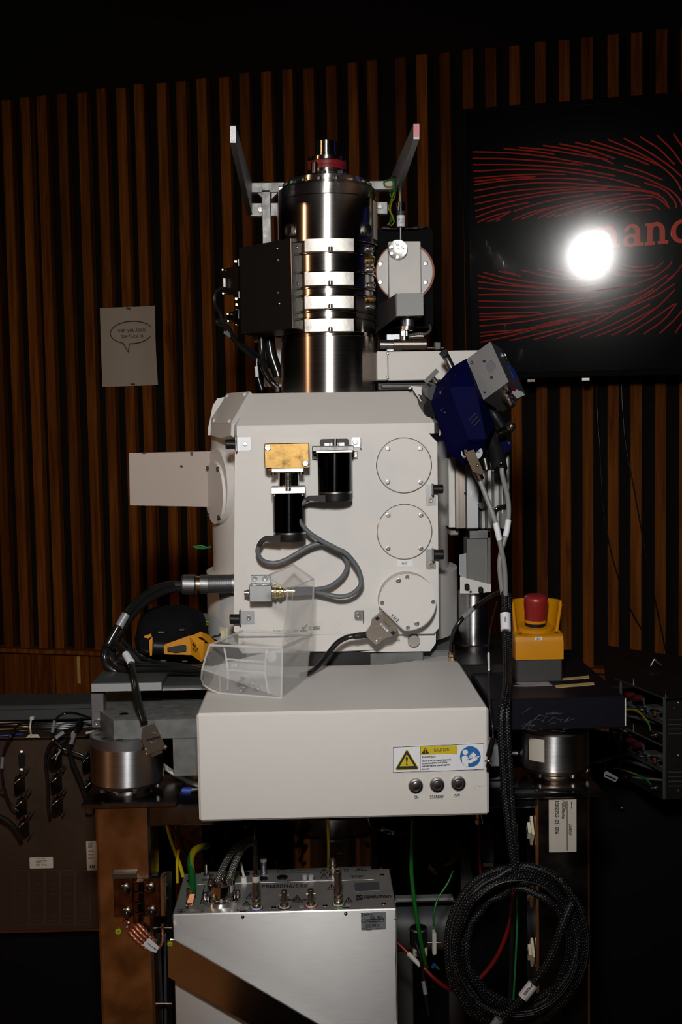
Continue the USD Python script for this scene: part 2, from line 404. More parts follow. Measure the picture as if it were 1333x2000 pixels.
tops = [-36, -2, 35, 66, 106, 146, 184, 222, 258, 302, 341, 381, 424, 464, 507, 549, 590, 634, 677, 714, 770, 812, 857, 902, 947, 994, 1044, 1091, 1136, 1187, 1233, 1282, 1331]
ZB = 0.60
us = []
for i, x in enumerate(tops):
    yt = 192 - (x / 1333) * 142
    w = 18 + 5 * x / 1333
    a, b = wallpt(x, yt, 0.03), wallpt(x + w, yt, 0.03)
    us.append((ux(a), ux(b), a[2]))
step = 0.079
u = us[0][0] - step; ext = []
for k in range(18): ext.append((u - k * step, u - k * step + .036, us[0][2]))
for k in range(12): ext.append((us[-1][0] + (k + 1) * step * 1.05, us[-1][0] + (k + 1) * step * 1.05 + .038, us[-1][2]))
for a, b, z in us + ext:
    t = rng.uniform(-.004, .004)
    obj('slat', wbox(a, b, ZB, z + rng.uniform(-.004, .004), -0.02, 0.016 + t, 0.0015), 'slat_wood', wall)
# plank wainscot under the slats
base = thing('baseboard_back', 'wide dark reddish planks along the foot of the slatted wall', 'wall base', [0, 4.0, 0])
tag(stage.GetPrimAtPath(base), kind='structure')
uu = -3.1
while uu < 2.6:
    w = rng.uniform(.10, .15)
    obj('plank', wbox(uu, uu + w - .004, 0.0, ZB - .004, -0.03, 0.012, 0.002), 'slat_wood', base); uu += w
obj('ledge', wbox(-3.1, 2.7, ZB - .004, ZB + .012, -0.04, 0.045, 0.002), 'slat_wood', base)
for nm, c, s, lb in (('wall_left', [-3.4, 1.5, 1.7], [.1, 9, 3.4], 'plain black wall at the left end of the room'), ('wall_right', [3.4, 1.5, 1.7], [.1, 9, 3.4], 'plain black wall at the right end of the room'),
                     ('wall_front', [0, -2.95, 1.7], [9, .1, 3.4], 'plain black wall behind the photographer')):
    obj(nm, box(c, s), 'room_dark', kind='structure', label=lb, cat='wall')

# ------------------------------------------------------------------ flash lamp (out of frame, seen only as the bright reflection on the screen)
fl = thing('flash_lamp', 'bright bulb shaped studio flash lighting the machine from above the camera', 'lamp', [FLASH[0], FLASH[1], 0])
ax = np.array([0, 0.0, 1.0])
obj('bulb', lathe([(.042, -.16), (.050, -.11), (.074, -.05), (.090, 0), (.091, .03), (.080, .068), (.05, .092), (0.001, .098)], FLASH, ax, 20), 'flash_glow', fl, smooth=True)
obj('collar', lathe([(.044, -.22), (.046, -.16)], FLASH, ax, 20), 'red_plastic', fl)
obj('stand', cyl([FLASH[0], FLASH[1], 0], FLASH - [0, 0, .21], .012), 'black_plastic', fl)
obj('foot', cyl([FLASH[0], FLASH[1], 0], [FLASH[0], FLASH[1], .02], .2, 32), 'black_plastic', fl)

# ------------------------------------------------------------------ television
Q = wallpt(1150, 480, 0.10)
TILT = math.radians(2.0)
TU = WU.copy()
TN = WN * math.cos(TILT) - np.array([0, 0, 1]) * math.sin(TILT) * -1.0     # screen normal away from camera, set so that the flash shows at its place
# solve the screen's normal exactly: the mirror image of the flash must lie on the sight line through (1152, 488)
v = ray(1163, 484); v = v / np.linalg.norm(v)
lo, hi = 5.0, 9.0
hp = EYE + v * 3.55                                    # where the glare sits on the screen
a_in = (FLASH - hp); a_in /= np.linalg.norm(a_in); a_out = (EYE - hp); a_out /= np.linalg.norm(a_out)
TN = -(a_in + a_out); TN /= np.linalg.norm(TN)
TD = TN.dot(hp)
tvh = lambda px, py: hit(px, py, TN, TD)
TU = tvh(1333, 180) - tvh(903, 214); TU /= np.linalg.norm(TU)
TV_ = np.cross(TN, TU) * 1.0
TV_ = -TV_ if TV_[2] < 0 else TV_
O = tvh(903, 214)
t2 = lambda px, py: np.array([(tvh(px, py) - O).dot(TU), (tvh(px, py) - O).dot(TV_)])
H = -t2(960, 741)[1]; W = H * 16 / 9
tv = thing('television', 'large black wall screen showing red curved lines and the word nano', 'television', O - TV_ * H + TU * W / 2)
def tbox(u0, u1, v0, v1, o0, o1, bev=0.001):
    """box on the screen plane; o = metres towards the camera"""
    c = O + TU * (u0 + u1) / 2 + TV_ * (v0 + v1) / 2 - TN * (o0 + o1) / 2
    return box(c, [u1 - u0, v1 - v0, abs(o1 - o0)], bev, np.stack([TU, TV_, TN], 1))
obj('casing', tbox(0.01, W - .01, -H + .01, -.01, -.05, -.004, .004), 'black_plastic', tv)
obj('screen', tbox(.012, W - .012, -H + .015, -.012, -.004, 0.0005, 0), 'screen_glass', tv)
for nm, q in (('bezel', (0, .016, -H, 0)), ('bezel', (W - .016, W, -H, 0)), ('bezel', (0.016, W - .016, -.014, 0)), ('bezel', (0.016, W - .016, -H, -H + .02))):
    obj(nm, tbox(*q, -.03, .004, .0015), 'bezel', tv)
obj('wall_bracket', tbox(W * .3, W * .7, -H * .7, -H * .3, -.11, -.05), 'black_plastic', tv)
for x in (1038, 1145):
    a = t2(x, 738); obj('mounting_clip', tbox(a[0] - .012, a[0] + .012, -H - .012, -H - .002, -.03, 0), 'steel' if x > 1100 else 'dark_steel', tv)
# red field lines (screen content: flat, on the glass)
_k = 453 / 1333.0
cx = lambda x, y: (880 + x * _k, 240 + y * _k)
LINES = [
 [(132,166),(330,172),(520,190),(720,224),(905,258),(1100,310),(1188,348)], [(310,150),(450,160),(595,180)], [(400,142),(560,155),(720,180),(905,210)],
 [(132,204),(330,207),(560,222),(762,243)], [(132,241),(330,240),(560,250),(760,272),(946,304)], [(135,279),(330,269),(560,272),(800,300),(960,330),(1093,370)],
 [(537,130),(700,156),(830,190),(937,236)], [(628,121),(800,155),(945,205)], [(720,113),(900,155),(1040,200),(1140,240)], [(813,104),(960,150),(1100,200),(1200,245)],
 [(908,97),(1060,160),(1200,240),(1290,320),(1333,390)], [(1000,90),(1130,160),(1250,240),(1333,310)], [(1095,82),(1200,150),(1290,240)], [(1190,73),(1270,150),(1333,235)], [(1285,65),(1333,135)],
 [(1003,245),(1120,285),(1218,327)], [(137,318),(330,303),(500,295),(660,296)], [(137,338),(330,318),(487,308)], [(138,355),(330,330),(560,318),(750,325),(840,338)],
 [(140,392),(330,360),(560,343),(800,355),(1000,372),(1100,385),(1200,408)], [(142,430),(330,395),(560,375),(735,368)], [(145,467),(330,428),(560,395),(760,377),(900,374)],
 [(147,505),(330,455),(560,412),(800,390),(960,385),(1120,395),(1220,430),(1260,490)], [(147,543),(250,505),(350,478),(450,458)], [(160,570),(250,535),(345,508)], [(215,568),(290,540),(345,510)], [(265,563),(290,553)],
 [(367,507),(520,460),(680,427),(820,408)], [(360,557),(460,515),(570,488)], [(410,552),(560,495),(740,450),(900,418),(1035,406)], [(508,546),(620,500),(800,455),(980,435)], [(557,543),(606,523)],
 [(606,538),(720,500),(850,465),(1000,430),(1100,416),(1190,430),(1260,490)], [(655,533),(703,517)], [(750,528),(880,475),(1010,445),(1157,434)], [(850,520),(968,480)], [(935,515),(1020,482),(1110,468),(1170,475),(1205,495)], [(1033,507),(1157,497)],
 [(1120,345),(1230,385),(1290,450),(1302,488)], [(1190,348),(1270,390),(1320,440),(1333,480)],
 # lower half
 [(160,877),(330,920),(520,945),(720,960),(880,958),(1072,930)], [(193,860),(330,893),(500,920),(680,935),(760,935),(910,912)], [(282,853),(405,882)], [(315,853),(405,880)], [(413,847),(600,890),(760,900)], [(510,840),(640,870),(740,885)], [(606,834),(720,862)],
 [(162,913),(330,933),(523,950)], [(164,950),(330,962),(560,972),(780,970),(1000,940),(1160,890),(1250,830),(1275,795)], [(166,987),(330,985),(500,988),(610,985)], [(166,1023),(330,1028),(560,1028),(720,1015),(855,995)],
 [(168,1060),(400,1060),(600,1045),(810,1017)], [(170,1097),(350,1092),(512,1088)], [(170,1115),(330,1112),(470,1107)], [(170,1133),(400,1115),(600,1085),(768,1040)], [(172,1168),(400,1145),(600,1110),(800,1075),(940,1048)],
 [(173,1205),(300,1197),(422,1187)], [(175,1227),(400,1195),(600,1140),(745,1120)], [(177,1260),(400,1210),(600,1150),(800,1105),(920,1090)], [(350,1250),(560,1200),(750,1150),(850,1130)], [(467,1185),(600,1160),(745,1122)],
 [(482,1245),(700,1180),(900,1100),(1105,1010),(1250,910),(1310,850)], [(615,1238),(850,1150),(1000,1060),(1170,955)], [(750,1232),(950,1150),(1147,1043)], [(840,1227),(1000,1160),(1187,1062)], [(930,1222),(1080,1140),(1200,1050),(1290,960)],
 [(1020,1218),(1160,1130),(1290,1040)], [(1113,1213),(1230,1130),(1300,1040)], [(1205,1210),(1290,1130),(1333,1080)], [(1297,1204),(1333,1150)], [(835,1042),(960,1010),(1100,970),(1250,875)],
 [(940,870),(1050,880),(1160,870)], [(910,820),(1000,845),(1100,850),(1180,835),(1225,800)], [(980,812),(1060,828),(1165,820)], [(880,840),(915,850)], [(985,1075),(1170,1000),(1290,925)], [(1250,900),(1300,860),(1333,815)],
]
strips = []
for ln in LINES:
    pts = spline(np.array([t2(*cx(*p)) for p in ln]), 5)
    strips.append(LineString(pts).buffer(.0020, cap_style=1, quad_segs=2))
obj('field_lines', cat_([extr(s, O - TN * .0007, TU, TV_, .0004) for s in strips]), 'screen_red', tv, label='red curved field lines glowing on the black screen')
# slab-serif lettering "nano"
def L(x, y): return tuple(t2(*cx(x, y)))
def slab(letter, x, yb, h):
    """one bold slab-serif letter in crop units; x left edge, yb baseline, h x-height; slope of the line is baked in"""
    sk = -0.10
    T = lambda pts: Polygon([L(px_, py_ + (px_ - x) * sk) for px_, py_ in pts])
    R = lambda a, b, c, e: T([(a, b), (c, b), (c, e), (a, e)])
    def arc(cx_, cy_, rx, ry, t0, t1, wx, wy, k=14):
        o_ = [(cx_ + rx * math.cos(t), cy_ - ry * math.sin(t)) for t in np.linspace(t0, t1, k)]
        i_ = [(cx_ + (rx - wx) * math.cos(t), cy_ - (ry - wy) * math.sin(t)) for t in np.linspace(t1, t0, k)]
        return T(o_ + i_)
    st = h * .23; pi = math.pi
    if letter == 'n':
        return unary_union([R(x + 12, yb - h, x + 12 + st, yb), R(x, yb - h, x + 20, yb - h + 16), R(x, yb - 20, x + 56, yb), arc(x + 62, yb - h * .58, h * .40, h * .44, 0, pi, st, st * .8),
                            R(x + 62 + h * .40 - st, yb - h * .6, x + 62 + h * .40, yb), R(x + 72, yb - 20, x + 132, yb)])
    if letter == 'a':
        return unary_union([arc(x + 52, yb - h * .62, h * .38, h * .40, 0, pi * .92, st, st * .75), R(x + 52 + h * .38 - st, yb - h * .64, x + 52 + h * .38, yb), R(x + 80, yb - 20, x + 122, yb),
                            arc(x + 48, yb - h * .27, h * .38, h * .29, 0, 2 * pi, st, st * .62, 30), R(x + 40, yb - h * .56, x + 90, yb - h * .42)])
    return arc(x + h * .48, yb - h * .5, h * .48, h * .52, 0, 2 * pi, st, st * .75, 36)
word = [slab('n', 845, 728, 128), slab('a', 992, 716, 128), slab('n', 1122, 706, 128), slab('o', 1268, 694, 130)]
obj('lettering', cat_([extr(g.buffer(0), O - TN * .0008, TU, TV_, .0004) for g in word]), 'screen_orange', tv, label='orange word nano glowing on the screen')

# ------------------------------------------------------------------ paper sheet on the slats
pc = [wallpt(195, 602, .024), wallpt(304, 597, .024), wallpt(310, 752, .024), wallpt(200, 756, .024)]
nU, nV = 10, 12; v, f = [], []
for j in range(nV + 1):
    for i in range(nU + 1):
        s, t = i / nU, j / nV
        q = (pc[0] * (1 - s) + pc[1] * s) * (1 - t) + (pc[3] * (1 - s) + pc[2] * s) * t
        curl = .010 * max(0, s - .75) / .25 * (.4 + .6 * math.sin(t * math.pi)) + .003 * math.sin(s * 7)
        v.append(q - WN * curl)
v = np.array(v); k = len(v); vv = np.vstack([v, v + WN * .0004])
for j in range(nV):
    for i in range(nU):
        a = j * (nU + 1) + i; b = a + 1; c = a + nU + 2; e = a + nU + 1
        f += [[a, e, c], [a, c, b], [a + k, c + k, e + k], [a + k, b + k, c + k]]
edge = [i for i in range(nU + 1)] + [(j + 1) * (nU + 1) - 1 for j in range(1, nV + 1)] + [nV * (nU + 1) + i for i in range(nU - 1, -1, -1)] + [j * (nU + 1) for j in range(nV - 1, 0, -1)]
for a, b in zip(edge, edge[1:] + edge[:1]): f += [[a, b, b + k], [a, b + k, a + k]]
poster = thing('paper_sheet', 'white printed paper sheet with a speech bubble pinned to the wooden slats', 'poster', pc[3])
obj('sheet', tm(vv, f), 'paper', poster)
pg = lambda x, y: np.array([ux(wallpt(x, y, .030)), wallpt(x, y, .030)[2]])
# speech bubble outline: crop px (0,500) scale 2.962
cr = lambda x, y: (x / 2.962, 500 + y / 2.962)
el = [pg(*cr(761 + 123 * math.cos(t), 442 - 65 * math.sin(t) - 6 * math.cos(t))) for t in np.linspace(-math.pi * .53, math.pi * 1.37, 40)]
bub = LineString([*el, pg(*cr(742, 556)), el[0]]).buffer(.0016)
OP = WN * (WD - .0295)
obj('speech_bubble', extr(bub, OP, WU, [0, 0, 1], .0004), 'faint_ink', poster)
for t, x, y, w in (('can you lock', 682, 439, 158), ('the fuck in', 697, 475, 130)):
    a, b = pg(*cr(x, y)), pg(*cr(x + w, y - w * .03)); e = b - a; wd = np.linalg.norm(e); e /= wd
    exx = WU * e[0] + np.array([0, 0, e[1]]); eyy = WU * -e[1] + np.array([0, 0, e[0]])
    obj('lettering', text(t, OP + WU * a[0] + np.array([0, 0, a[1]]), exx, eyy, .0125, width=wd, depth=.0005), 'faint_ink', poster)
for px_, py_ in ((249, 602), (258, 750)):
    q = wallpt(px_, py_, .042); obj('pin', cyl(q + WN * .02, q - WN * .004, .003, 10), 'dark_steel', poster)
# ------------------------------------------------------------------ front console
ZC = P(669, 1388, 1.60)[2]
con = thing('control_console', 'white metal control console with three round steel buttons and caution label, lowest at the front', 'control console', P(669, 1598, 1.75))
xl, xr = P(386, 1490, 1.6)[0], P(956, 1490, 1.6)[0]
zb = P(669, 1599, 1.6)[2]
front = box([(xl + xr) / 2, 1.6 + .155, (ZC + zb) / 2], [xr - xl, .31, ZC - zb], .0035)
obj('housing', front, 'white_paint_smooth', con)
yb_, yr_ = 1.909, 2.01
cxm = P(646, 1050, 2.17)[0]
notch = [(xl + .002, yb_)] + [(xl + .002, 2.0), (xl + .05, 2.0)] + [(cxm + .262 * math.sin(t), 2.17 - .262 * math.cos(t)) for t in np.linspace(-.72, .72, 16)] + [(xr - .012, 2.0), (xr - .002, yb_)]
notch = [p for p in notch]
obj('rear_cover', plan([(xl + .002, yb_), (xr - .002, yb_), (xr - .010, 2.00)] + [(cxm + .262 * math.sin(t), max(yb_ + .012, 2.17 - .262 * math.cos(t))) for t in np.linspace(.70, -.70, 16)] + [(xl + .010, 2.0)], ZC - .03, ZC - .0006), 'white_paint_smooth', con)
for x, y, t, tx, w in ((812.3, 1534, 'ON', 808.5, 9), (854, 1532, 'STANDBY', 840, 28), (895.5, 1529, 'OFF', 888, 11)):
    c = P(x, y, 1.6); r = 15 * S(1.6)
    b = obj('push_button', lathe([(r, 0), (r, .002), (r * .93, .0038), (r * .70, .0045), (r * .66, .0030), (r * .52, .0030), (r * .50, .0042), (r * .44, .0046), (0.0001, .0048)], c, FWD, 36, cap=False), 'dark_steel' if 0 else 'steel', con)
    obj('ring', lathe([(r * .66, .0031), (r * .52, .0033)], c, FWD, 36, cap=False), 'dark_grey', b)
    obj('lettering', tf(t, tx, {'ON': 1560.5, 'STANDBY': 1559.5, 'OFF': 1557}[t], 1.5996, 6.2, -1, bold=True, width=w), 'ink', con)
obj('clear_strip', bpx(803, 1551, 903, 1562, 1.5998, .0003, 0), 'white_paint', con)
# caution label (flat print, drawn in label coordinates: pixels of a 4x crop)
lb = lambda x, y: (720 + x / 5.127, 1400 + y / 5.127)
def lpoly(pts, dz): return ppx([lb(*p) for p in pts], 1.6 - dz, .0003)
lab = obj('caution_label', lpoly([(240, 300), (1163, 262), (1165, 532), (240, 565)], .0006), 'label_white', con)
def lline(pts, w, dz=.001, close=False):
    q = [P(*lb(*p), 1.6 - dz) for p in pts]
    s = LineString([(a[0], a[2]) for a in q]).buffer(w / 5.127 * S(1.6) / 2, cap_style=2, join_style=2)
    return extr(s, [0, 1.6 - dz + .0003, 0], [1, 0, 0], [0, 0, 1], .0003)
obj('border', cat_([lline([(247, 306), (1157, 268), (1158, 528), (247, 558), (247, 306)], 4), lline([(520, 296), (521, 548)], 4), lline([(889, 282), (889, 532)], 4), lline([(1050, 532), (1152, 527)], 5)]), 'ink', lab)
obj('yellow_band', lpoly([(522, 299), (887, 285), (887, 368), (522, 381)], .0009), 'caution_yellow', lab)
obj('triangle_edge', extr(Polygon([(P(*lb(*p), 1.6)[0], P(*lb(*p), 1.6)[2]) for p in ((385, 345), (485, 510), (288, 515))]).buffer(.0022), [0, 1.5988, 0], [1, 0, 0], [0, 0, 1], .0003), 'caution_yellow', lab)
obj('triangle', extr(Polygon([(P(*lb(*p), 1.6)[0], P(*lb(*p), 1.6)[2]) for p in ((385, 345), (485, 510), (288, 515))]).buffer(.0013), [0, 1.5985, 0], [1, 0, 0], [0, 0, 1], .0003), 'ink', lab)
obj('triangle_field', lpoly([(385, 375), (459, 492), (314, 497)], .0020), 'caution_yellow', lab)
def exclam(cx_, y0, y1, w, dz):
    h = y1 - y0
    return cat_([lpoly([(cx_ - w, y0 + w), (cx_ - w * .6, y0), (cx_ + w * .6, y0), (cx_ + w, y0 + w), (cx_ + w * .35, y0 + h * .7), (cx_ - w * .35, y0 + h * .7)], dz),
                 lpoly([(cx_ + w * .8 * math.cos(t), y1 - w * .8 + w * .8 * math.sin(t)) for t in np.linspace(0, 6.1, 12)], dz)])
obj('exclamation_mark', exclam(385, 402, 487, 11, .0024), 'ink', lab)
obj('small_triangle', lpoly([(571, 307), (608, 367), (533, 370)], .0012), 'ink', lab)
obj('exclamation_mark', exclam(571, 322, 362, 5, .0016), 'caution_yellow', lab)
for t, x, y, h, w, bd in (('CAUTION', 655, 349, 30, 155, False), ('Avoid injury', 536, 414, 21, 142, True), ('Make sure you have read and', 536, 450, 15, 295, True), ('understood the instruction', 536, 475, 15, 258, True),
                          ('manual before operating this', 536, 502, 15, 284, True), ('product.', 536, 530, 15, 78, True)):
    a = lb(x, y); obj('lettering', tf(t, a[0], a[1], 1.6 - .0013, h / 5.127, -2.2, bold=bd, width=w / 5.127), 'ink', lab)
cc = lambda t, r=1.0: (1022 + 104 * r * math.cos(t), 400 + 104 * r * math.sin(t))
obj('blue_disc', lpoly([cc(t) for t in np.linspace(0, 2 * math.pi, 48, endpoint=False)], .0010), 'sign_blue', lab)
obj('reading_figure', cat_([lpoly([(971 + 27 * math.cos(t), 355 + 27 * math.sin(t)) for t in np.linspace(0, 2 * math.pi, 24, endpoint=False)], .0014),
     lpoly([(936, 405), (950, 390), (980, 387), (996, 400), (1008, 436), (1060, 410), (1080, 398), (1118, 390), (1085, 432), (1020, 468), (1000, 462), (1000, 500), (975, 492), (940, 462)], .0014),
     lpoly([(1048, 352), (1082, 380), (1060, 412), (1012, 420), (1004, 395)], .0016)]), 'label_white', lab)
obj('book_lines', cat_([lline([(1048, 358), (1018, 385), (1050, 410)], 3, .002), lline([(1005, 395), (1022, 418)], 5, .002), lline([(1008, 436), (985, 418)], 4, .002), lline([(1078, 400), (1100, 404), (1090, 422)], 3, .002)]), 'sign_blue', lab)
obj('scuff_mark', cat_([lline([(1070, 690), (1072, 735)], 2, .0005), lline([(1100, 700), (1180, 690)], 2, .0005)]), 'grey_paint', con)
for x, y in ((936, 1601),):
    c = P(x, y, 1.66); obj('foot_screw', cat_([cap_screw(c, [0, 0, -1], .006, .006), cyl(c, c + [0, 0, .01], .004)]), 'steel', con)

# ------------------------------------------------------------------ specimen chamber
cc0 = P(646, 1050, 2.17)
zt, zb2 = P(646, 845, 1.98)[2], P(646, 1275, 1.98)[2]
ch = thing('specimen_chamber', 'big white round vacuum chamber with sloping top behind the square door', 'vacuum chamber', [cc0[0], 2.17, zb2])
obj('body', lathe([(.2255, zb2), (.2255, zt - .03), (.2225, zt)], [cc0[0], 2.1802, 0], [0, 0, 1], 96), 'white_paint', ch)
zc1 = P(885, 1103, 2.17)[2]
obj('collar', lathe([(.2275, zb2 + .008), (.2395, zb2 + .012), (.2395, zc1 - .001), (.2375, zc1), (.2275, zc1)], [cc0[0] + .002, 2.17, 0], [0, 0, 1], 96), 'white_paint', ch)
obj('base_gasket', lathe([(.228, zb2 - .02), (.228, zb2 + .012)], [cc0[0] + .004, 2.17, 0], [0, 0, 1], 64), 'black_rubber', ch)
# bevelled top block: front slope, left facet plate, right facet
F = lambda px, py, d: P(px, py, d)
zt0 = zt; zt1 = P(652, 766, 2.03)[2]
def at_z(px, d, z):
    q = P(px, 850, d); return np.array([q[0], d, z])
low = [at_z(463, 1.955, zt0 - .004), at_z(849, 1.955, zt0 - .004), at_z(857, 2.0, zt0 - .004), at_z(868, 2.35, zt0 - .004), at_z(425, 2.35, zt0 - .004), at_z(414, 2.10, zt0 - .004)]
rim = [q + [0, 0, .018] for q in low]
high = [at_z(491, 2.035, zt1), at_z(808, 2.035, zt1), at_z(822, 2.30, zt1), at_z(450, 2.30, zt1), at_z(443, 2.14, zt1)]
obj('bevelled_top', hull(low + rim[:3] + high + [at_z(414, 2.10, zt0 + .03)]), 'white_paint', ch, smooth=20)
# screwed cover on the left slope (runs down over the edge)
def lerp(a, b, t): return np.asarray(a) * (1 - t) + np.asarray(b) * t
A1, A2 = P(446, 771, 2.135), P(491, 767, 2.032)
B1, B2 = P(415, 829, 2.095), P(455, 829, 1.958)
nrm = np.cross(A2 - A1, B1 - A1); nrm /= np.linalg.norm(nrm); nrm = nrm if nrm[1] < 0 else -nrm
off = nrm * .004
lc = obj('side_cover', hull([p + o_ for p in (A1, A2, B1, B2) for o_ in (off, -off)]), 'white_paint', ch)
obj('side_cover_skirt', hull([p + o_ for p in (B1, B2, P(414, 851, 2.092), P(434, 858, 2.02), P(454, 852, 1.957)) for o_ in (off * .8, -off)]), 'white_paint', ch)
for p in (lerp(lerp(A1, A2, .12), lerp(B1, B2, .12), .12), lerp(lerp(A1, A2, .88), lerp(B1, B2, .88), .10), lerp(lerp(A1, A2, .12), lerp(B1, B2, .12), .92), lerp(lerp(A1, A2, .88), lerp(B1, B2, .88), .95)):
    obj('screw', dome_screw(p + off, nrm, .0042, .003), 'white_paint', lc)
pc_ = P(428, 800, 2.20)
obj('rear_flange', hull([P(417, 812, 2.2), P(416, 792, 2.2), P(425, 778, 2.2), P(446, 774, 2.2), P(407, 835, 2.2), P(406, 850, 2.2), P(440, 850, 2.2)] + [P(417, 812, 2.23), P(416, 792, 2.23), P(425, 778, 2.23), P(446, 774, 2.23), P(406, 850, 2.23), P(440, 850, 2.23)]), 'white_paint', ch)
# round port on the left flank
nl = np.array([-.93, -.37, 0]); nl /= np.linalg.norm(nl)
pl = P(436, 950, 2.07); ctr = np.array([cc0[0], 2.17, pl[2]]) + nl * .2190
obj('port_boss', lathe([(.0705, -.05), (.0705, .004), (.069, .006)], ctr, nl, 48), 'white_paint', ch)
ctr2 = ctr - [0, 0, .012]
pcov = obj('port_cover', lathe([(.058, .0), (.058, .0095), (.057, .011)], ctr2, nl, 48), 'white_paint', ch)
tn = np.array([-nl[1], nl[0], 0])
for sx, sz in ((-1, 1), (1, 1), (1, -1), (-1, -1)):
    obj('screw', cap_screw(ctr2 + nl * .011 + tn * sx * .032 + np.array([0, 0, .044]) * sz, nl, .0045, .003), 'dark_steel', pcov)
sq = P(438, 1240, 2.005); n45 = np.array([-.75, -.66, 0]); t45 = np.array([.66, -.75, 0])
tie = thing('cable_tie_mount', 'white square cable tie mount stuck on the left foot of the chamber', 'cable mount', sq)
obj('pad', box(sq, [.022, .006, .027], .001, np.stack([t45, -n45, [0, 0, 1]], 1)), 'cream_plastic', tie)
obj('bridge', box(sq + n45 * .005, [.008, .007, .018], .001, np.stack([t45, -n45, [0, 0, 1]], 1)), 'cream_plastic', tie)
obj('tie_strap', tube([sq + n45 * .004 + [0, 0, .005], sq + n45 * .012, P(420, 1243, 1.98), P(408, 1249, 1.98)], .0018), 'black_plastic', tie)

# ------------------------------------------------------------------ chamber door
DD = 1.93
door = thing('chamber_door', 'square white chamber door plate with three round covers and cut corners', 'machine door', P(656, 1272, DD + .02))
pl_pts = [(474, 841), (830, 838), (855, 864), (858, 1227), (848, 1238), (467, 1243), (457, 1233), (459, 856)]
q = Polygon([(P(x, y, DD)[0], P(x, y, DD)[2]) for x, y in pl_pts])
c_hole = P(658.5, 1226.5, DD)
hole = Point(c_hole[0], c_hole[2]).buffer(9 * S(DD), quad_segs=8)
obj('door_plate', extr(q.difference(hole), [0, DD + .016, 0], [1, 0, 0], [0, 0, 1], .0145), 'white_paint', door)
obj('door_edge', extr(q.buffer(-.0016).difference(hole), [0, DD + .003, 0], [1, 0, 0], [0, 0, 1], .003), 'white_paint', door)
obj('rear_plate', ppx([(478, 846), (828, 843), (851, 868), (852, 1256), (841, 1272), (474, 1276), (466, 1266), (463, 860)], DD + .016, .0085), 'white_paint', door)
obj('hole_lining', lathe([(9 * S(DD), 0), (9 * S(DD), -.0152), (.0001, -.0152)], c_hole, FWD, 24, cap=False), 'dark_grey', door)
# covers flush in the plate
for k, (x, y) in enumerate(((789.5, 909), (790.5, 1038.5))):
    r = 53.5 * S(DD); c = P(x, y, DD)
    cv = obj('round_cover', lathe([(r, .0), (r, .0022), (r - .0012, .0034), (0.0001, .0034)], c, FWD, 72, cap=False), 'white_paint', door)
    obj('rim', lathe([(r + .0010, -.0005), (r + .0010, .0016), (r, .0022)], c, FWD, 72, cap=False), 'steel', cv)
    for sx in (-1, 1):
        for sy in (-1, 1):
            s = P(x + 32 * sx, y + 32.5 * sy, DD) + FWD * .0034
            obj('screw', cap_screw(s, FWD, 4.6 * S(DD), .0012), 'steel', cv)
# thick cover with a flat where the connector enters
def thick(x, y, rpx, d):
    c = P(x, y, d); r = rpx * S(d)
    disc = Point(c[0], c[2]).buffer(r, quad_segs=20)
    a = math.radians(225.0); n2 = np.array([math.cos(a), math.sin(a)])
    half = Polygon([(c[0] + n2[0] * r * .80 + 1.5 * -n2[1], c[2] + n2[1] * r * .80 + 1.5 * n2[0]), (c[0] + n2[0] * r * .80 - 1.5 * -n2[1], c[2] + n2[1] * r * .80 - 1.5 * n2[0]),
                    (c[0] + n2[0] * 2 - 1.5 * -n2[1], c[2] + n2[1] * 2 - 1.5 * n2[0]), (c[0] + n2[0] * 2 + 1.5 * -n2[1], c[2] + n2[1] * 2 + 1.5 * n2[0])])
    return disc.difference(half)
DT = DD - .040
pt = thick(797, 1177, 56, DT)
tc = obj('thick_cover', cat_([extr(pt.buffer(.0005), [0, DD + .001, 0], [1, 0, 0], [0, 0, 1], .0385), extr(pt.buffer(-.001), [0, DT + .0025, 0], [1, 0, 0], [0, 0, 1], .0025)]), 'white_paint', door)
for x, y, r in ((778.5, 1134, 5), (796, 1127, 4), (747, 1177.5, 4), (846.5, 1175.5, 4), (814.5, 1218, 5), (797, 1226, 4)):
    obj('screw', cap_screw(P(x, y, DT), FWD, r * S(DT), .0015), 'steel', tc)
obj('lettering', tf('X 602', 763, 1203.5, DT - .0005, 6.5, 43, bold=True, width=18), 'ink', tc)
obj('label_strip', rbox(776, 1093.5, 807, 1106.5, DD - .0004, .0006, 1.5), 'label_white', door)
obj('lettering', tf('X602', 785, 1102.5, DD - .0008, 4.0, -1, bold=True, width=11), 'ink', door)
obj('label_strip', rbox(762, 1242, 792, 1255, DD + .0154, .0006, 1.5), 'white_paint_smooth', door)
obj('lettering', tf('S405', 771.5, 1252.5, DD + .015, 4.0, -1, bold=True, width=10), 'ink', door)
obj('lettering', tf('346561-101-500', 534, 1236, DD - .0006, 4.6, -1, width=49), 'ink', door)
obj('lettering', tf('RoHS', 587, 1234.5, DD - .0006, 4.2, -2, bold=True, width=12), 'green_cable', door)
obj('tick_mark', extr(LineString([(P(x, y, DD)[0], P(x, y, DD)[2]) for x, y in ((591, 1225), (593, 1229), (600, 1220))]).buffer(.0007), [0, DD - .0003, 0], [1, 0, 0], [0, 0, 1], .0004), 'green_cable', door)
obj('label_strip', rbox(601, 1213, 632, 1237, DD - .0004, .0006, 1.5), 'white_paint_smooth', door)
obj('lettering', cat_([tf('All connectors', 604, 1226, DD - .0009, 2.4, -1, bold=True, width=21), tf('or bestellen', 604, 1229.8, DD - .0009, 2.4, -1, bold=True, width=21)]), 'ink', door)
c = P(808, 1250, DD + .016); r = 12 * S(DD)
obj('round_knob', lathe([(r, 0), (r, .009), (r * .93, .0105), (0.0001, .0105)], c, FWD, 36, cap=False), 'steel', door)
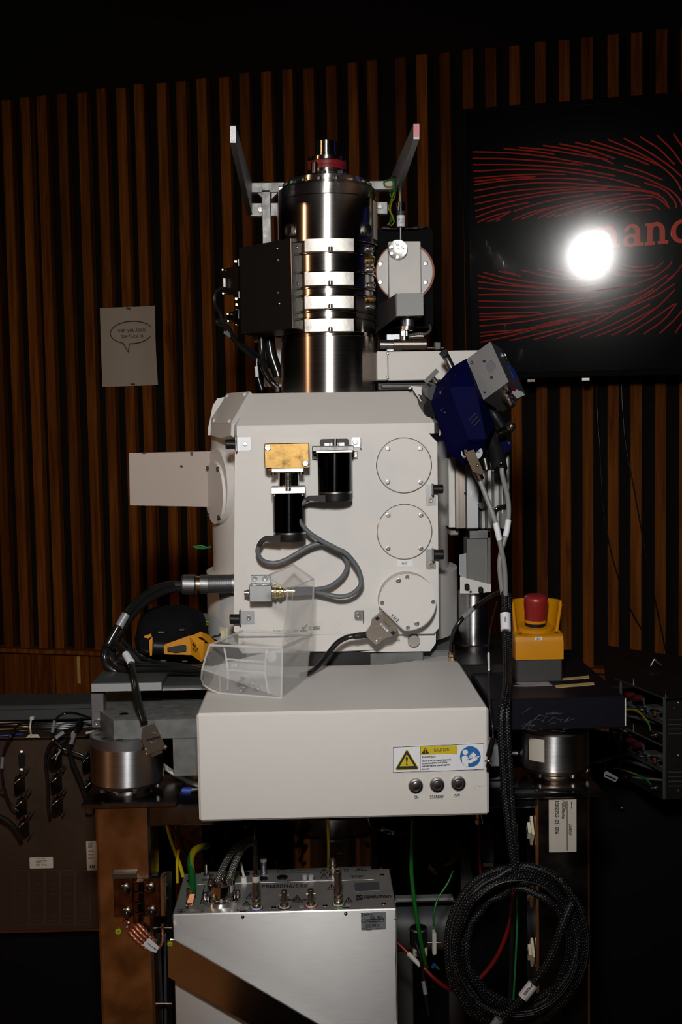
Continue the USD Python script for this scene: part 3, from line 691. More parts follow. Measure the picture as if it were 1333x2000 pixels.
# corner latches
def latch(plate, knob, screw, mat, yellow=False):
    x0, y0, x1, y1 = plate
    h = obj('latch_plate', rbox(x0, y0, x1, y1, DD - .0022, .0035, 2), mat, door)
    kx0, ky0, kx1, ky1 = knob
    a, b = P(kx0, (ky0 + ky1) / 2, DD - .011), P(kx1, (ky0 + ky1) / 2, DD - .011); b[2] = a[2]
    obj('latch_knob', cyl(a, b, (ky1 - ky0) / 2 * S(DD), 28, .001), 'black_plastic', h)
    e = (kx1 if kx0 < x0 else kx0); sg = 1 if kx0 < x0 else -1
    obj('latch_lug', bpx(e - 1.5, y0 - 2 if not yellow else ky0 - 2, e + 2.0, (y1 + 2) if not yellow else ky1 + 4, DD - .020, .019, .0008), 'steel', h)
    if yellow: obj('yellow_washer', cyf(screw[0], screw[1], DD - .0030, 5.3, .001), 'caution_yellow', h)
    obj('screw', cap_screw(P(screw[0], screw[1], DD - .0028), FWD, 4.2 * S(DD), .0028), 'steel', h)
latch((463, 854, 490, 880), (441, 858, 461, 877.5), (479, 867), 'block_alu')
latch((472, 1194, 497, 1219), (449, 1199.5, 469, 1219), (486, 1207), 'block_alu')
latch((832, 946, 852, 987), (846, 946.5, 866, 964), (842, 977), 'grey_alu', True)
latch((833, 1073, 852, 1112), (847, 1073.5, 867, 1093), (843, 1103), 'grey_alu', True)
for (x0, y0, x1, y1), sx in (((687, 854, 703, 873), 706), ((693, 1192, 708, 1212), 711)):
    h = obj('clip', ppx([(x0, y0 + 4), (x0 + 3, y0), (x1, y0), (x1, y1), (x0 + 3, y1), (x0, y1 - 4)], DD - .002, .003), 'steel', door)
    obj('clip_tab', bpx(sx - 2, y0 + 1, sx, y1 + 3, DD - .014, .014, .0006), 'steel', h)
    obj('screw', cap_screw(P((x0 + x1) / 2 - 1, (y0 + y1) / 2, DD - .0022), FWD, 5 * S(DD), .003), 'steel', h)

# ------------------------------------------------------------------ motors on the door
def motor(name, label, x0, x1, yt, ybody, cap_y, d, flange, extra):
    r = (x1 - x0) / 2 * S(d); xc = P((x0 + x1) / 2, (yt + ybody) / 2, d)[0]
    zz = lambda y: P((x0 + x1) / 2, y, d)[2]
    t = thing(name, label, 'motor', [xc, d + r, zz(cap_y)])
    dd = d + r
    o = np.array([xc, dd, 0.0])
    obj('body', lathe([(r, zz(ybody)), (r, zz(yt))], o, [0, 0, 1], 48), 'black_anodized', t)
    obj('ring', lathe([(r * .99, zz(ybody + 4)), (r * 1.005, zz(ybody + 4)), (r * 1.005, zz(ybody)), (r * .99, zz(ybody))], o, [0, 0, 1], 48), 'steel', t)
    obj('end_cap', lathe([(r * .93, zz(cap_y)), (r * .98, zz(cap_y) + .002), (r * .98, zz(ybody + 4))], o, [0, 0, 1], 48), 'black_plastic', t)
    extra(t, o, r, dd, zz)
    return t
def m_right(t, o, r, dd, zz):
    d = dd - r
    obj('mounting_plate', bpx(610, 871, 692, 881, d - .004, .055, .001), 'raw_alu', t)
    obj('flange', bpx(617, 879, 690, 884.5, d - .006, .05, .001), 'plate_alu', t)
    obj('housing_window', rbox(625, 857, 682, 872, d + .02, .025, 5), 'black_plastic', t)
    g = obj('gear_wheel', lathe([(.0175, zz(872)), (.0175, zz(866)), (.008, zz(866)), (.008, zz(859)), (0.0001, zz(859))], o, [0, 0, 1], 40, cap=False), 'dark_steel', t)
    obj('gear_teeth', cat_([box([o[0] + .0182 * math.cos(a), dd + .0182 * math.sin(a), zz(868.5)], [.0016, .0016, .006], 0) for a in np.linspace(0, 2 * math.pi, 44, endpoint=False)]), 'steel', g)
    obj('shaft', cyl([o[0] + .001, d + .004, zz(874)], [o[0] + .001, d + .004, zz(857)], .0042), 'steel', t)
    for a, b in (((610, 881), (621, 897)), ((688, 881), (699.5, 895))):
        f = obj('foot', bpx(a[0], a[1], b[0], b[1], DD - .007, .0055, .0008), 'raw_alu', t)
        obj('screw', cap_screw(P((a[0] + b[0]) / 2, (a[1] + b[1]) / 2 + 1, DD - .007), FWD, 4.6 * S(DD), .003), 'steel', f)
    obj('cable_exit', hull([P(602, 968, d + .005), P(602, 978, d + .005), P(602, 978, d + .014), P(602, 968, d + .014), P(636, 967, d + .002), P(636, 981, d + .002), P(636, 967, d + .02), P(636, 981, d + .02)]), 'black_rubber', t)
MR = motor('stepper_motor', 'shorter black cylindrical motor hanging from a toothed gear plate, right of the brass block', 621, 689, 884, 961, 981, 1.868, 0, m_right)
def m_left(t, o, r, dd, zz):
    d = dd - r
    zf = lambda y: P(564, y, d)[2]
    obj('lower_flange', bpx(529.5, 951, 597, 964.5, d - .004, .055, .001), 'plate_alu', t)
    for x in (536, 591): obj('screw', cyl([P(x, 960, d)[0], d + .004, zf(969)], [P(x, 960, d)[0], d + .004, zf(964)], .003, 12), 'steel', t)
    obj('guide_sleeve', cyl([o[0], dd + .004, zf(951)], [o[0], dd + .004, zf(924)], .0175, 32), 'polished_steel', t)
    sp = obj('spindle', cyl([o[0], d + .002, zf(953)], [o[0], d + .002, zf(924)], .0044), 'steel', t)
    obj('thread', cat_([lathe([(.0044, zf(947) + k * .0026), (.0056, zf(947) + k * .0026 + .0008), (.0044, zf(947) + k * .0026 + .0016)], [o[0], d + .002, 0], [0, 0, 1], 16, cap=False) for k in range(7)]), 'steel', sp)
    obj('spindle_tip', lathe([(.0052, zf(958)), (.0048, zf(952))], [o[0], d - .003, 0], [0, 0, 1], 16), 'steel', sp)
    obj('upper_flange', bpx(530.5, 914.5, 593, 922.5, d - .002, .05, .001), 'plate_alu', t)
    for x in (534, 588.5): obj('screw', cyl([P(x, 925, d)[0], d + .004, zf(927)], [P(x, 925, d)[0], d + .004, zf(922)], .0045, 14), 'dark_steel', t)
    obj('cable_exit', hull([P(517, 1047, d + .006), P(517, 1058, d + .006), P(517, 1058, d + .014), P(517, 1047, d + .014), P(548, 1045, d + .002), P(548, 1060, d + .002), P(548, 1045, d + .02), P(548, 1060, d + .02)]), 'black_rubber', t)
ML = motor('stepper_motor', 'longer black cylindrical motor with bare spindle under the brass block', 532, 597, 964, 1041, 1059, 1.870, 0, m_left)
bb = thing('brass_block', 'tarnished brass block screwed to the white door above the longer motor', 'brass block', P(560, 916, 1.90))
obj('block', bpx(517, 866, 604, 914.5, 1.868, .0615, .001), 'brass', bb)
for x, y in ((523.5, 874.5), (597, 905)):
    obj('screw', cap_screw(P(x, y, 1.868), FWD, 6.2 * S(1.868), .004), 'steel', bb)
obj('backing_block', bpx(521, 867, 584, 919, 1.875, .05, .001), 'dark_steel', bb)
# ------------------------------------------------------------------ connector block + grey cables
kb = thing('connector_block', 'small aluminium connector block with knurled plug at the left of the door', 'connector block', P(510, 1176, 1.9))
kp = obj('mounting_plate', bpx(490.5, 1123, 530, 1176, DD - .008, .0085, .001), 'block_alu', kb)
for x, y in ((498, 1130), (518, 1129.5)): obj('screw', cap_screw(P(x, y, DD - .008), FWD, 5 * S(DD), .004), 'steel', kp)
obj('body', bpx(487, 1143.5, 531.5, 1176, 1.885, .04, .001), 'block_alu', kb)
yy = 1.897
def hc(x0, x1, y, r, d=yy): 
    a, b = P(x0, y, d), P(x1, y, d); b[2] = a[2]; return cyl(a, b, r * S(d), 24, .0006)
obj('end_plug', cat_([hc(482, 488, 1158, 7), hc(478, 483, 1158, 4.5), hc(477.5, 480, 1158, 5.5)]), 'steel', kb)
pg_ = obj('knurled_plug', cat_([hc(531, 536, 1156, 12), hc(535, 541, 1156, 13.5), hc(541, 545, 1156, 11), hc(545, 550, 1156, 13), hc(550, 555, 1156, 10.5), hc(555, 560, 1156, 8.5), hc(559, 577, 1155, 9)]), 'gold', kb)
obj('knurl', cat_([cyl(P(x0, 1156, yy) + [0, r * S(yy) * math.cos(a), r * S(yy) * math.sin(a)], P(x0, 1156, yy) + [5 * S(yy), r * S(yy) * math.cos(a), r * S(yy) * math.sin(a)], .0007, 6) for x0, r in ((535.5, 13.5), (545.2, 13)) for a in np.linspace(0, 2 * math.pi, 26, endpoint=False)]), 'gold', pg_)
obj('cable_boot', hull([P(572, 1146, 1.892), P(572, 1164, 1.892), P(572, 1146, 1.91), P(572, 1164, 1.91), P(616, 1146, 1.895), P(616, 1161, 1.895), P(616, 1146, 1.908), P(616, 1161, 1.908)]), 'grey_cable', kb)
def gc(pts, name, label):
    t = thing(name, label, 'cable', P(*pts[-1]))
    obj('sheath', tpx(pts, 4.6 * S(1.89), n=14), 'grey_cable', t)
    return t
cA = gc([(604, 974, 1.885), (596, 979, 1.885), (587, 989, 1.885), (582.5, 1004, 1.883), (585, 1016, 1.88), (592, 1027, 1.88), (608, 1043, 1.88), (632, 1058, 1.88), (657, 1071, 1.878), (675, 1080, 1.878), (691, 1097, 1.88), (702, 1116, 1.882), (706, 1137, 1.884), (698, 1152, 1.886), (683, 1162, 1.888), (663, 1165.5, 1.89), (640, 1161, 1.893), (612, 1156, 1.899)],
   'grey_cable', 'grey cable from the right motor forming the outer loop on the white door')
cB = gc([(522, 1051, 1.885), (511, 1058, 1.885), (504, 1072, 1.887), (506, 1086, 1.89), (516, 1096, 1.893), (535, 1100, 1.895), (557, 1094, 1.895), (580, 1081, 1.895), (603, 1068, 1.895), (626, 1061, 1.895), (648, 1066, 1.895), (669, 1081, 1.895), (678, 1097, 1.896), (677, 1113, 1.898), (666, 1130, 1.899), (643, 1146, 1.899), (612, 1152, 1.901)],
   'grey_cable', 'grey cable from the left motor forming the inner loop on the white door')
obj('sleeve', tpx([(523, 1051, 1.8848), (512, 1057, 1.8848), (505.5, 1067, 1.8858)], 5.1 * S(1.89)), 'black_rubber', cB)
obj('sleeve', tpx([(607, 972.5, 1.885), (598, 977.5, 1.885)], 5.1 * S(1.89)), 'black_rubber', cA)
# D-sub plug on the thick cover, black cable
DS = DT - .006
ds = thing('d_sub_plug', 'metal D-sub plug screwed at an angle to the thick round cover', 'plug', P(735, 1261, DS))
obj('hood', ppx([(728, 1211), (746, 1196), (777, 1230), (765, 1244), (753, 1246), (735, 1260), (713, 1240), (725, 1224)], DS, .016), 'nickel', ds)
obj('flange_plate', ppx([(741, 1197), (746, 1193), (779, 1226), (775, 1231)], DS + .001, .013), 'steel', ds)
obj('strip', ppx([(744.5, 1200), (747, 1198), (775, 1227), (773, 1230)], DS - .0012, .002), 'gold', ds)
for x, y in ((737.5, 1208), (768, 1236)):
    q_ = obj('thumb_screw_slot', ppx([(x - 5, y), (x, y - 4), (x + 5, y), (x, y + 4.5)], DS - .0025, .004), 'black_plastic', ds)
obj('logo_disc', lathe([(12.5 * S(DS), 0), (12.5 * S(DS), .0008), (11.3 * S(DS), .0008), (11.3 * S(DS), .0003), (.0001, .0003)], P(739.5, 1235.5, DS), FWD, 32, cap=False), 'nickel', ds)
obj('label_strip', ppx([(742.5, 1219), (745, 1217), (760, 1231), (757, 1234.5)], DS - .001, .001), 'label_white', ds)
obj('lettering', tf('2330205', 744.5, 1220.5, DS - .0014, 2.6, 43, bold=True, width=15), 'ink', ds)
for k in range(4): obj('ridge', cyf(751 + k * 3.0, 1213 + k * 3.2, DS - .0008, 1.8, .0015, 10), 'nickel', ds)
obj('clamp_screw', cap_screw(P(736.5, 1253, DS), FWD, 3.2 * S(DS), .001), 'steel', ds)
bc = thing('black_cable', 'black cable running from the angled D-sub plug down behind the clear bin', 'cable', P(606, 1318, 1.81))
obj('sheath', tpx([(716, 1240, DS + .008), (694, 1242, 1.882), (678, 1245, 1.88), (660, 1255, 1.875), (645, 1272, 1.868), (631, 1291, 1.858), (616, 1306, 1.845), (603, 1315, 1.832), (585, 1319, 1.83)], 5.3 * S(1.87), n=14), 'black_cable', bc)
obj('sleeve', tpx([(719, 1239.5, DS + .008), (705, 1241, 1.884), (693, 1242.5, 1.882)], 6.3 * S(1.87), n=14), 'black_rubber', bc)
# ------------------------------------------------------------------ electron column
CD = 2.15
CX = P(642.5, 560, CD)[0]
def cz(py, rpx): return P(642, py, CD - rpx * S(CD))[2]
def ring(py0, py1, rpx, bev=.6):
    r = rpx * S(CD); z0, z1 = cz(py1, rpx), cz(py0, rpx); b = bev * S(CD)
    return lathe([(r - b, z0), (r, z0 + b), (r, z1 - b), (r - b, z1)], [CX, CD, 0], [0, 0, 1], 96)
colm = thing('electron_column', 'tall stainless steel microscope column with a red collar on top', 'microscope column', [CX, CD, cz(766, 95)])
obj('lower_tube', ring(655, 775, 95), 'column_steel', colm)
obj('groove_ring', ring(647, 656, 93.5), 'column_steel_dark', colm)
obj('core_tube', ring(460, 650, 88), 'column_steel', colm)
for y0, y1 in ((490, 494), (527, 531), (558, 562), (573, 577), (604, 609), (618, 622)): obj('seam_ring', ring(y0, y1, 91), 'column_steel_dark', colm)
obj('upper_barrel', ring(377, 468, 96), 'column_steel', colm)
obj('shoulder_ring', ring(354, 376.4, 94), 'column_steel', colm)
obj('top_flange', ring(338, 353.4, 78), 'column_steel', colm)
fl_ = obj('bolt_flange', ring(349, 356, 88), 'column_steel_dark', colm)
for a in np.linspace(0, 2 * math.pi, 16, endpoint=False):
    p = np.array([CX + 82 * S(CD) * math.cos(a + .2), CD + 82 * S(CD) * math.sin(a + .2), cz(349, 88)])
    obj('bolt', cap_screw(p, [0, 0, 1], .0048, .006, 14), 'steel', fl_)
obj('neck', ring(326, 339, 38), 'column_steel', colm)
obj('neck_flange', ring(333, 340, 46), 'column_steel', colm)
obj('red_collar', cat_([ring(309.5, 327, 37), ring(311, 320, 38.2)]), 'red_plastic', colm)
obj('collar_plate', ring(301, 309, 36.5), 'column_steel', colm)
tc_ = obj('top_cylinder', cat_([ring(272, 301, 21.5), ring(296, 302, 22.5)]), 'column_steel', colm)
obj('pin', cat_([cyl([P(614.5, 338, 2.09)[0], 2.09, P(614, 340, 2.09)[2]], [P(614.5, 338, 2.09)[0], 2.09, P(614, 317, 2.09)[2]], .0062, 20, .001)]), 'dark_steel', colm)
for x in (628, 660): obj('port_slot', rbox(x, 333, x + 10, 339, CD - 47 * S(CD), .004, 2), 'black_plastic', colm)
# four aluminium yokes standing proud of the tube
for y0, y1 in ((464.5, 491), (530, 557), (577, 603), (621.5, 648)):
    cxp = P(643.5, (y0 + y1) / 2, CD - 98 * S(CD))[0]
    r = 104 * S(CD); z0, z1 = P(643, y1 - 1, CD - .1)[2], P(643, y0 + 1, CD - .1)[2]
    hw = 47.5 * S(2.05)
    arc = [(cxp + u, CD - math.sqrt((r + .06) ** 2 - u * u) + .06) for u in np.linspace(-hw, hw, 14)]
    yk = obj('yoke', plan(arc + [(cxp + hw, CD - .055), (cxp - hw, CD - .055)], z0, z1), 'plate_alu', colm)
    sp_ = P(645.5, y1 - 5, CD - r + .001); sp_[0] = cxp + .002
    obj('stud', cat_([cyl([sp_[0], CD - r - .004, z0 - .001], [sp_[0], CD - r - .004, z0 + 7 * S(2.05)], 4.4 * S(2.05), 16, .0006)]), 'dark_steel', yk)
for x, y in ((572, 449), (714, 447)):
    sg = -1 if x < 640 else 1
    n_ = np.array([sg * .74, -.67, 0]); p = np.array([CX, CD, P(x, y, 2.08)[2]]) + n_ * 96 * S(CD)
    obj('side_bolt', lathe([(.0115, 0), (.0115, .004), (.0095, .0055), (.004, .0045), (.0001, .0045)], p, n_, 20, cap=False), 'gold' if 0 else 'steel', colm)
for y in (482, 505, 523, 554, 581, 596):
    n_ = np.array([.86, -.5, 0]); p = np.array([CX, CD, P(716, y, 2.08)[2]]) + n_ * 90 * S(CD)
    obj('side_bolt', cap_screw(p, n_, .006, .009, 14), 'brass' if y in (505, 581) else 'steel', colm)
lz0, lz1 = P(735, 470, 2.13)[2], P(735, 396, 2.13)[2]
obj('paper_label', lathe([(96.5 * S(CD), lz0), (96.5 * S(CD), lz1)], [CX, CD, 0], [0, 0, 1], 96, cap=False).slice_plane([CX, CD - .018, 0], [0, -1, 0]).slice_plane([CX + .083, 0, 0], [1, 0, 0]), 'paper', colm)
obj('rear_clamp', bpx(546, 365, 572, 470, CD + .02, .05), 'column_steel_dark', colm)
# ------------------------------------------------------------------ lifting frame with forward arms
lf = thing('lifting_frame', 'bare aluminium frame behind the column with two arms reaching forward', 'metal frame', P(642, 470, 2.26))
DF = 2.26
obj('crossbar', bpx(488, 356, 556, 376, DF, .02), 'raw_alu', lf); obj('crossbar', bpx(722, 352.6, 772, 371, DF, .02), 'raw_alu', lf)
obj('crossbar', bpx(554, 356, 724, 372, DF + .04, .015), 'raw_alu', lf)
obj('upright', bpx(513.6, 374, 531.5, 640, DF, .02), 'raw_alu', lf)
obj('gusset', cat_([ppx([(503, 376), (514, 376), (514, 388)], DF + .001, .018), ppx([(531, 376), (543, 376), (531, 388)], DF + .001, .018)]), 'raw_alu', lf)
obj('lower_crossbar', bpx(489, 396, 545, 422, DF + .01, .02), 'raw_alu', lf); obj('lower_crossbar', bpx(735, 394, 758, 418, DF + .01, .02), 'raw_alu', lf)
for x, y in ((509, 410), (742, 404)): obj('bolt', cap_screw(P(x, y, DF + .01), FWD, .005, .004), 'steel', lf)
def arm(front, df, rear, dr):
    (x0, y0, x1, y1), (a0, b0, a1, b1) = front, rear
    return hull([P(x, y, df) for x in (x0, x1) for y in (y0, y1)] + [P(x, y, dr) for x in (a0, a1) for y in (b0, b1)])
aL = obj('arm', arm((449, 246, 461, 279), 1.72, (483, 358, 493, 420), 2.27), 'grey_alu', lf)
aR = obj('arm', arm((808, 242, 819.5, 272), 1.72, (766, 340, 776, 395), 2.27), 'grey_alu', lf)
obj('end_face', bpx(449.8, 247, 460.2, 273, 1.7195, .001, 0), 'block_alu', aL)
obj('end_face', bpx(808.8, 242.8, 818.7, 267, 1.7195, .001, 0), 'pink_mark', aR)
# ------------------------------------------------------------------ black electronics box, left of the column
eb = thing('electronics_box', 'black sheet metal electronics box on the left of the steel column', 'electronics box', P(540, 650, 2.15))
zt_, zb_ = P(568, 465, 2.075)[2], P(572, 641, 2.075)[2]
xy = lambda px, d: (P(px, 555, d)[0], d)
bx_pts = [xy(570.5, 2.075), xy(594.5, 2.10), xy(599, 2.20), xy(500, 2.252), xy(469, 2.175)]
obj('housing', plan(bx_pts, zb_, zt_), 'black_paint', eb)
ea, ebp = np.array([*xy(570.5, 2.075), 0]), np.array([*xy(469, 2.175), 0])
fd = (ebp - ea); fd /= np.linalg.norm(fd); fn = np.array([fd[1], -fd[0], 0]); fn = fn if fn[1] < 0 else -fn
for x, y in ((541, 486), (542, 508), (542, 572), (545, 593)):
    t_ = hit(x, y, fn, fn.dot(ea)); obj('screw', dome_screw(t_, fn, .004, .002), 'dark_steel', eb)
ga = np.array([*xy(594.5, 2.10), 0]); gd = ga - ea; gd /= np.linalg.norm(gd); gn = np.array([gd[1], -gd[0], 0]); gn = gn if gn[1] < 0 else -gn
for x, y in ((582, 483.5), (583.5, 553.5), (585, 624.5)):
    t_ = hit(x, y, gn, gn.dot(ea)); obj('screw', dome_screw(t_, gn, .004, .003), 'steel', eb)
obj('corner_edge', cyl([ea[0], ea[1], zb_], [ea[0], ea[1], zt_], .0012, 8), 'steel', eb)
# ports on its left flank
for x0, y0, x1, y1, m_ in ((433, 518, 466, 578, 'dark_steel'), (443, 604, 466, 632, 'dark_steel')):
    cpl = obj('connector_hood', hull([P(x0 + 2, y0 + 8, 2.2), P(x0, y0 + 14, 2.2), P(x0 + 2, y1 - 3, 2.2), P(x1, y0, 2.17), P(x1, y1, 2.17), P(x0 + 2, y0 + 8, 2.23), P(x0, y1 - 3, 2.23), P(x1, y0, 2.21), P(x1, y1, 2.21)]), m_, eb)
    for x, y in ((x0 + 2, y0 + 9), (x0 + 3, y1 - 5)): obj('screw', cyf(x, y, 2.193, 2.4, .006, 12), 'steel', cpl)
for x, y in ((460, 510), (461, 583), (462, 595), (462, 633)): obj('hex_post', bpx(x - 3, y - 3, x + 4, y + 3, 2.19, .01, .0015), 'gold', eb)
for x0, y0, x1, y1 in ((465, 506, 467.5, 520), (466, 569, 468, 582), (461, 538, 464, 552), (436, 543, 441, 561), (460, 604, 467, 622)): obj('flange_strip', bpx(x0, y0, x1, y1, 2.185, .01, .0005), 'raw_alu', eb)
def cable(name, label, paths, mat='black_cable', part='sheath', n=12):
    t = thing(name, label, 'cable', P(*paths[0][0][-1]))
    for pts, r in paths: obj(part, tpx(pts, r * S(pts[0][2]), n=n), mat, t)
    return t
c1 = cable('black_cable', 'thin black cables dropping from the black electronics box behind the column', [
    ([(436, 560, 2.2), (422, 572, 2.2), (420, 594, 2.2), (430, 612, 2.2), (440, 640, 2.2), (460, 665, 2.22), (500, 690, 2.25), (530, 715, 2.28), (548, 735, 2.3)], 4),
    ([(445, 622, 2.2), (425, 628, 2.2), (430, 634, 2.2), (445, 640, 2.2), (462, 668, 2.22), (505, 705, 2.25), (540, 720, 2.3)], 5),
    ([(510, 655, 2.22), (512, 690, 2.22), (516, 720, 2.21), (530, 745, 2.2), (541, 756, 2.2)], 6.5), ([(525, 650, 2.26), (530, 690, 2.26), (545, 735, 2.26)], 11), ([(502, 700, 2.23), (503, 730, 2.23), (512, 762, 2.23)], 4)])
obj('tag', tpx([(441, 648, 2.2), (449, 655, 2.21)], 5 * S(2.2)), 'label_silver', c1); obj('tag', tpx([(501, 716, 2.225), (502.5, 736, 2.225)], 3.6 * S(2.2)), 'label_white', c1)
cp = obj('plug', tpx([(540, 748, 2.2), (543, 765, 2.2)], 5 * S(2.2)), 'steel', c1)
lg = thing('light_block', 'cream machined block glimpsed between the cables behind the column', 'block', P(530, 760, 2.4))
obj('block', bpx(515, 660, 556, 755, 2.36, .05), 'white_paint', lg)
br = thing('brass_plate', 'small brass hexagon plate under the black electronics box', 'plate', P(500, 668, 2.27))
obj('plate', ppx([(494, 655), (506, 657), (507, 665), (500, 669), (493, 663)], 2.27, .005), 'brass', br)
# ------------------------------------------------------------------ ion pump and valve, right of the column
ip = thing('ion_pump', 'black box with an orange ringed white round flange right of the column', 'vacuum pump', P(792, 640, 2.2))
DI = 2.16
obj('housing', rbox(736, 446, 846, 640, DI + .012, .10, 10), 'black_cloth', ip)
obj('orange_gasket', cyf(792, 531, DI + .004, 57.5, .012, 64), 'rust_orange', ip)
wp = obj('round_plate', cyf(791, 531, DI, 54.5, .012, 64), 'white_paint_smooth', ip)
for x, y in ((743.5, 514.6), (743.5, 551), (832, 514), (832, 551)):
    obj('screw', cap_screw(P(x, y, DI), FWD, 4.6 * S(DI), .0012), 'steel', wp)
obj('raised_block', bpx(760.5, 472.5, 822.5, 580, DI - .03, .031, .0012), 'white_paint_smooth', ip)
ff = obj('bolted_flange', lathe([(18.5 * S(DI), 0), (18.5 * S(DI), .012), (17.8 * S(DI), .013), (9 * S(DI), .012), (0.0001, .0125)], P(776.6, 489, DI - .03), FWD, 40, cap=False), 'steel', ip)
for k in range(6):
    a = math.pi / 2 + k * math.pi / 3; obj('bolt', cap_screw(P(776.6 + 13.2 * math.cos(a), 489 + 13.2 * math.sin(a), DI - .0425), FWD, 3.6 * S(DI), .004, 12), 'steel', ff)
def vc(x, y0, y1, r, d, mat, name, par, n=24, bev=.0008):
    a = P(x, (y0 + y1) / 2, d); h = abs(y1 - y0) / 2 * S(d)
    return obj(name, cyl(a - [0, 0, h], a + [0, 0, h], r * S(d), n, bev), mat, par)
vc(783, 440, 476, 2.2, DI - .02, 'raw_alu', 'feed_pin', ip)
gd_ = thing('grey_cover', 'folded dark grey sheet metal cover below the white round flange', 'cover', P(790, 650, 2.1))
g0, g1, g2 = xy(774, 2.06), xy(827, 2.055), xy(733, 2.19)
zt_, zb_ = P(800, 573, 2.06)[2], P(800, 617, 2.06)[2]
obj('folded_shell', plan([g0, g1, (g1[0], 2.14), (g0[0], 2.14)], zb_, zt_), 'olive_grey', gd_)
gz = P(736, 650, 2.19)[2]
obj('side_wing', hull([[g0[0], g0[1], zb_], [g0[0], g0[1], zt_], [*g2, zt_ - .01], [*g2, gz], [g0[0] + .004, g0[1] + .004, zb_], [g0[0] + .004, g0[1] + .004, zt_], [g2[0] + .004, g2[1] + .004, zt_ - .01], [g2[0] + .004, g2[1] + .004, gz]]), 'dark_grey', gd_)
obj('rim', cat_([cyl([g0[0], g0[1], zb_], [g0[0], g0[1], zt_], .001, 8), cyl([*g2, gz], [g0[0], g0[1], zb_], .0012, 8)]), 'grey_alu', gd_)
vv_ = thing('vacuum_valve', 'steel valve and pipe manifold between the grey cover and the white arm', 'valve', P(800, 685, 2.1))
vc(797, 612, 638, 12, 2.1, 'grey_alu', 'nozzle', vv_); vc(795, 637, 646, 13, 2.1, 'steel', 'nozzle_ring', vv_); vc(790, 645, 665, 9, 2.1, 'dark_steel', 'lower_stem', vv_)
for x in (786, 790, 795): obj('castle_tooth', bpx(x - 1.5, 646, x + 1.5, 656, 2.085, .004, .0004), 'steel', vv_)
a, b = P(769, 673, 2.1), P(834, 673, 2.1); b[2] = a[2]
obj('manifold', cyl(a, b, 10.5 * S(2.1), 32, .001), 'mill_alu', vv_)
a, b = P(742, 673, 2.11), P(769, 673, 2.11); b[2] = a[2]
obj('union', cyl(a, b, 9 * S(2.1), 24, .001), 'steel', vv_); obj('coupling', bpx(755, 652, 786, 686, 2.115, .02), 'grey_alu', vv_); obj('rear_plate', bpx(790, 652, 829, 664, 2.13, .02), 'plate_alu', vv_)
a, b = P(835, 680, 2.1), P(867, 680, 2.1); b[2] = a[2]
obj('cross_pin', cyl(a, b, 2.5 * S(2.1), 12), 'dark_steel', vv_); obj('knob', bpx(849, 667, 862, 683, 2.09, .02, .002), 'dark_grey', vv_)
obj('hose', tpx([(800, 655, 2.1), (818, 652, 2.09), (832, 652, 2.09), (841, 645, 2.1), (840, 636, 2.12)], 3 * S(2.1)), 'braid_steel', vv_)
hb = thing('heater_connector', 'steel feedthrough connector with a printed collar and tube above the pump', 'connector', P(784, 442, 2.13))
vc(783.5, 421, 443, 7.8, 2.13, 'label_white', 'printed_collar', hb); vc(783.5, 413, 421, 8.2, 2.13, 'dark_grey', 'collar_ring', hb); vc(783.5, 396, 413, 8.2, 2.13, 'polished_steel', 'barrel', hb); vc(783.5, 409, 413.5, 7, 2.13, 'black_plastic', 'seal_ring', hb)
obj('lettering', cat_([tf('X1 091', 778, 430, 2.13 - 8.6 * S(2.13), 3, 0, width=11), tf('LSM', 780, 436, 2.13 - 8.6 * S(2.13), 3, 0, width=8)]), 'ink', hb)
obj('bent_tube', tpx([(783, 397, 2.13), (783, 375, 2.13), (781, 360, 2.135), (775, 350, 2.14), (766, 347, 2.15)], 4.2 * S(2.13), n=14), 'nickel', hb)
ew = cable('earth_wire', 'green and yellow twisted wires looped above the pump', [([(768, 440, 2.14), (762, 438, 2.14), (765, 420, 2.14), (762, 400, 2.14), (768, 380, 2.14), (772, 366, 2.14), (755, 365, 2.14), (751, 356, 2.14), (762, 351, 2.14), (770, 352, 2.14), (774, 370, 2.14), (760, 374, 2.13)], 1.7),
    ([(757, 440, 2.142), (768, 425, 2.142), (759, 405, 2.142), (768, 392, 2.142), (763, 378, 2.142), (775, 372, 2.14), (768, 362, 2.14)], 1.7), ([(764, 441, 2.13), (770, 432, 2.13), (763, 412, 2.13), (766, 395, 2.13), (772, 384, 2.13), (772, 355, 2.13)], 1.5)], 'earth_cable', 'strand', 8)
sw = cable('safety_wire', 'silver wire and turnbuckles along the top edge of the black pump box', [([(746, 446, 2.16), (770, 447, 2.155), (800, 446, 2.155), (820, 445, 2.16), (835, 443, 2.16), (838, 452, 2.17)], 1.6), ([(748, 445, 2.158), (762, 445.5, 2.157)], 2.6), ([(804, 445.5, 2.157), (816, 444.5, 2.157)], 2.6)], 'steel', 'wire', 8)
# ------------------------------------------------------------------ white airlock arm
wa = thing('airlock_arm', 'white rectangular arm reaching right from the column under the valve', 'machine arm', P(840, 742, 2.1))
obj('end_block', bpx(737, 686, 758, 742, 2.075, .08, .0012), 'white_paint_smooth', wa); ab = obj('body', bpx(759, 685.5, 960, 741.5, 2.08, .075, .001), 'white_paint_smooth', wa)
for y in (690, 737): obj('screw', cyf(757.8, y, 2.073, 2.6, .006, 14), 'dark_steel', wa)
obj('under_rail', bpx(738, 742, 850, 762, 2.11, .06), 'black_paint', wa)
obj('under_strip', bpx(745, 750, 830, 758, 2.107, .004), 'dark_grey', wa)
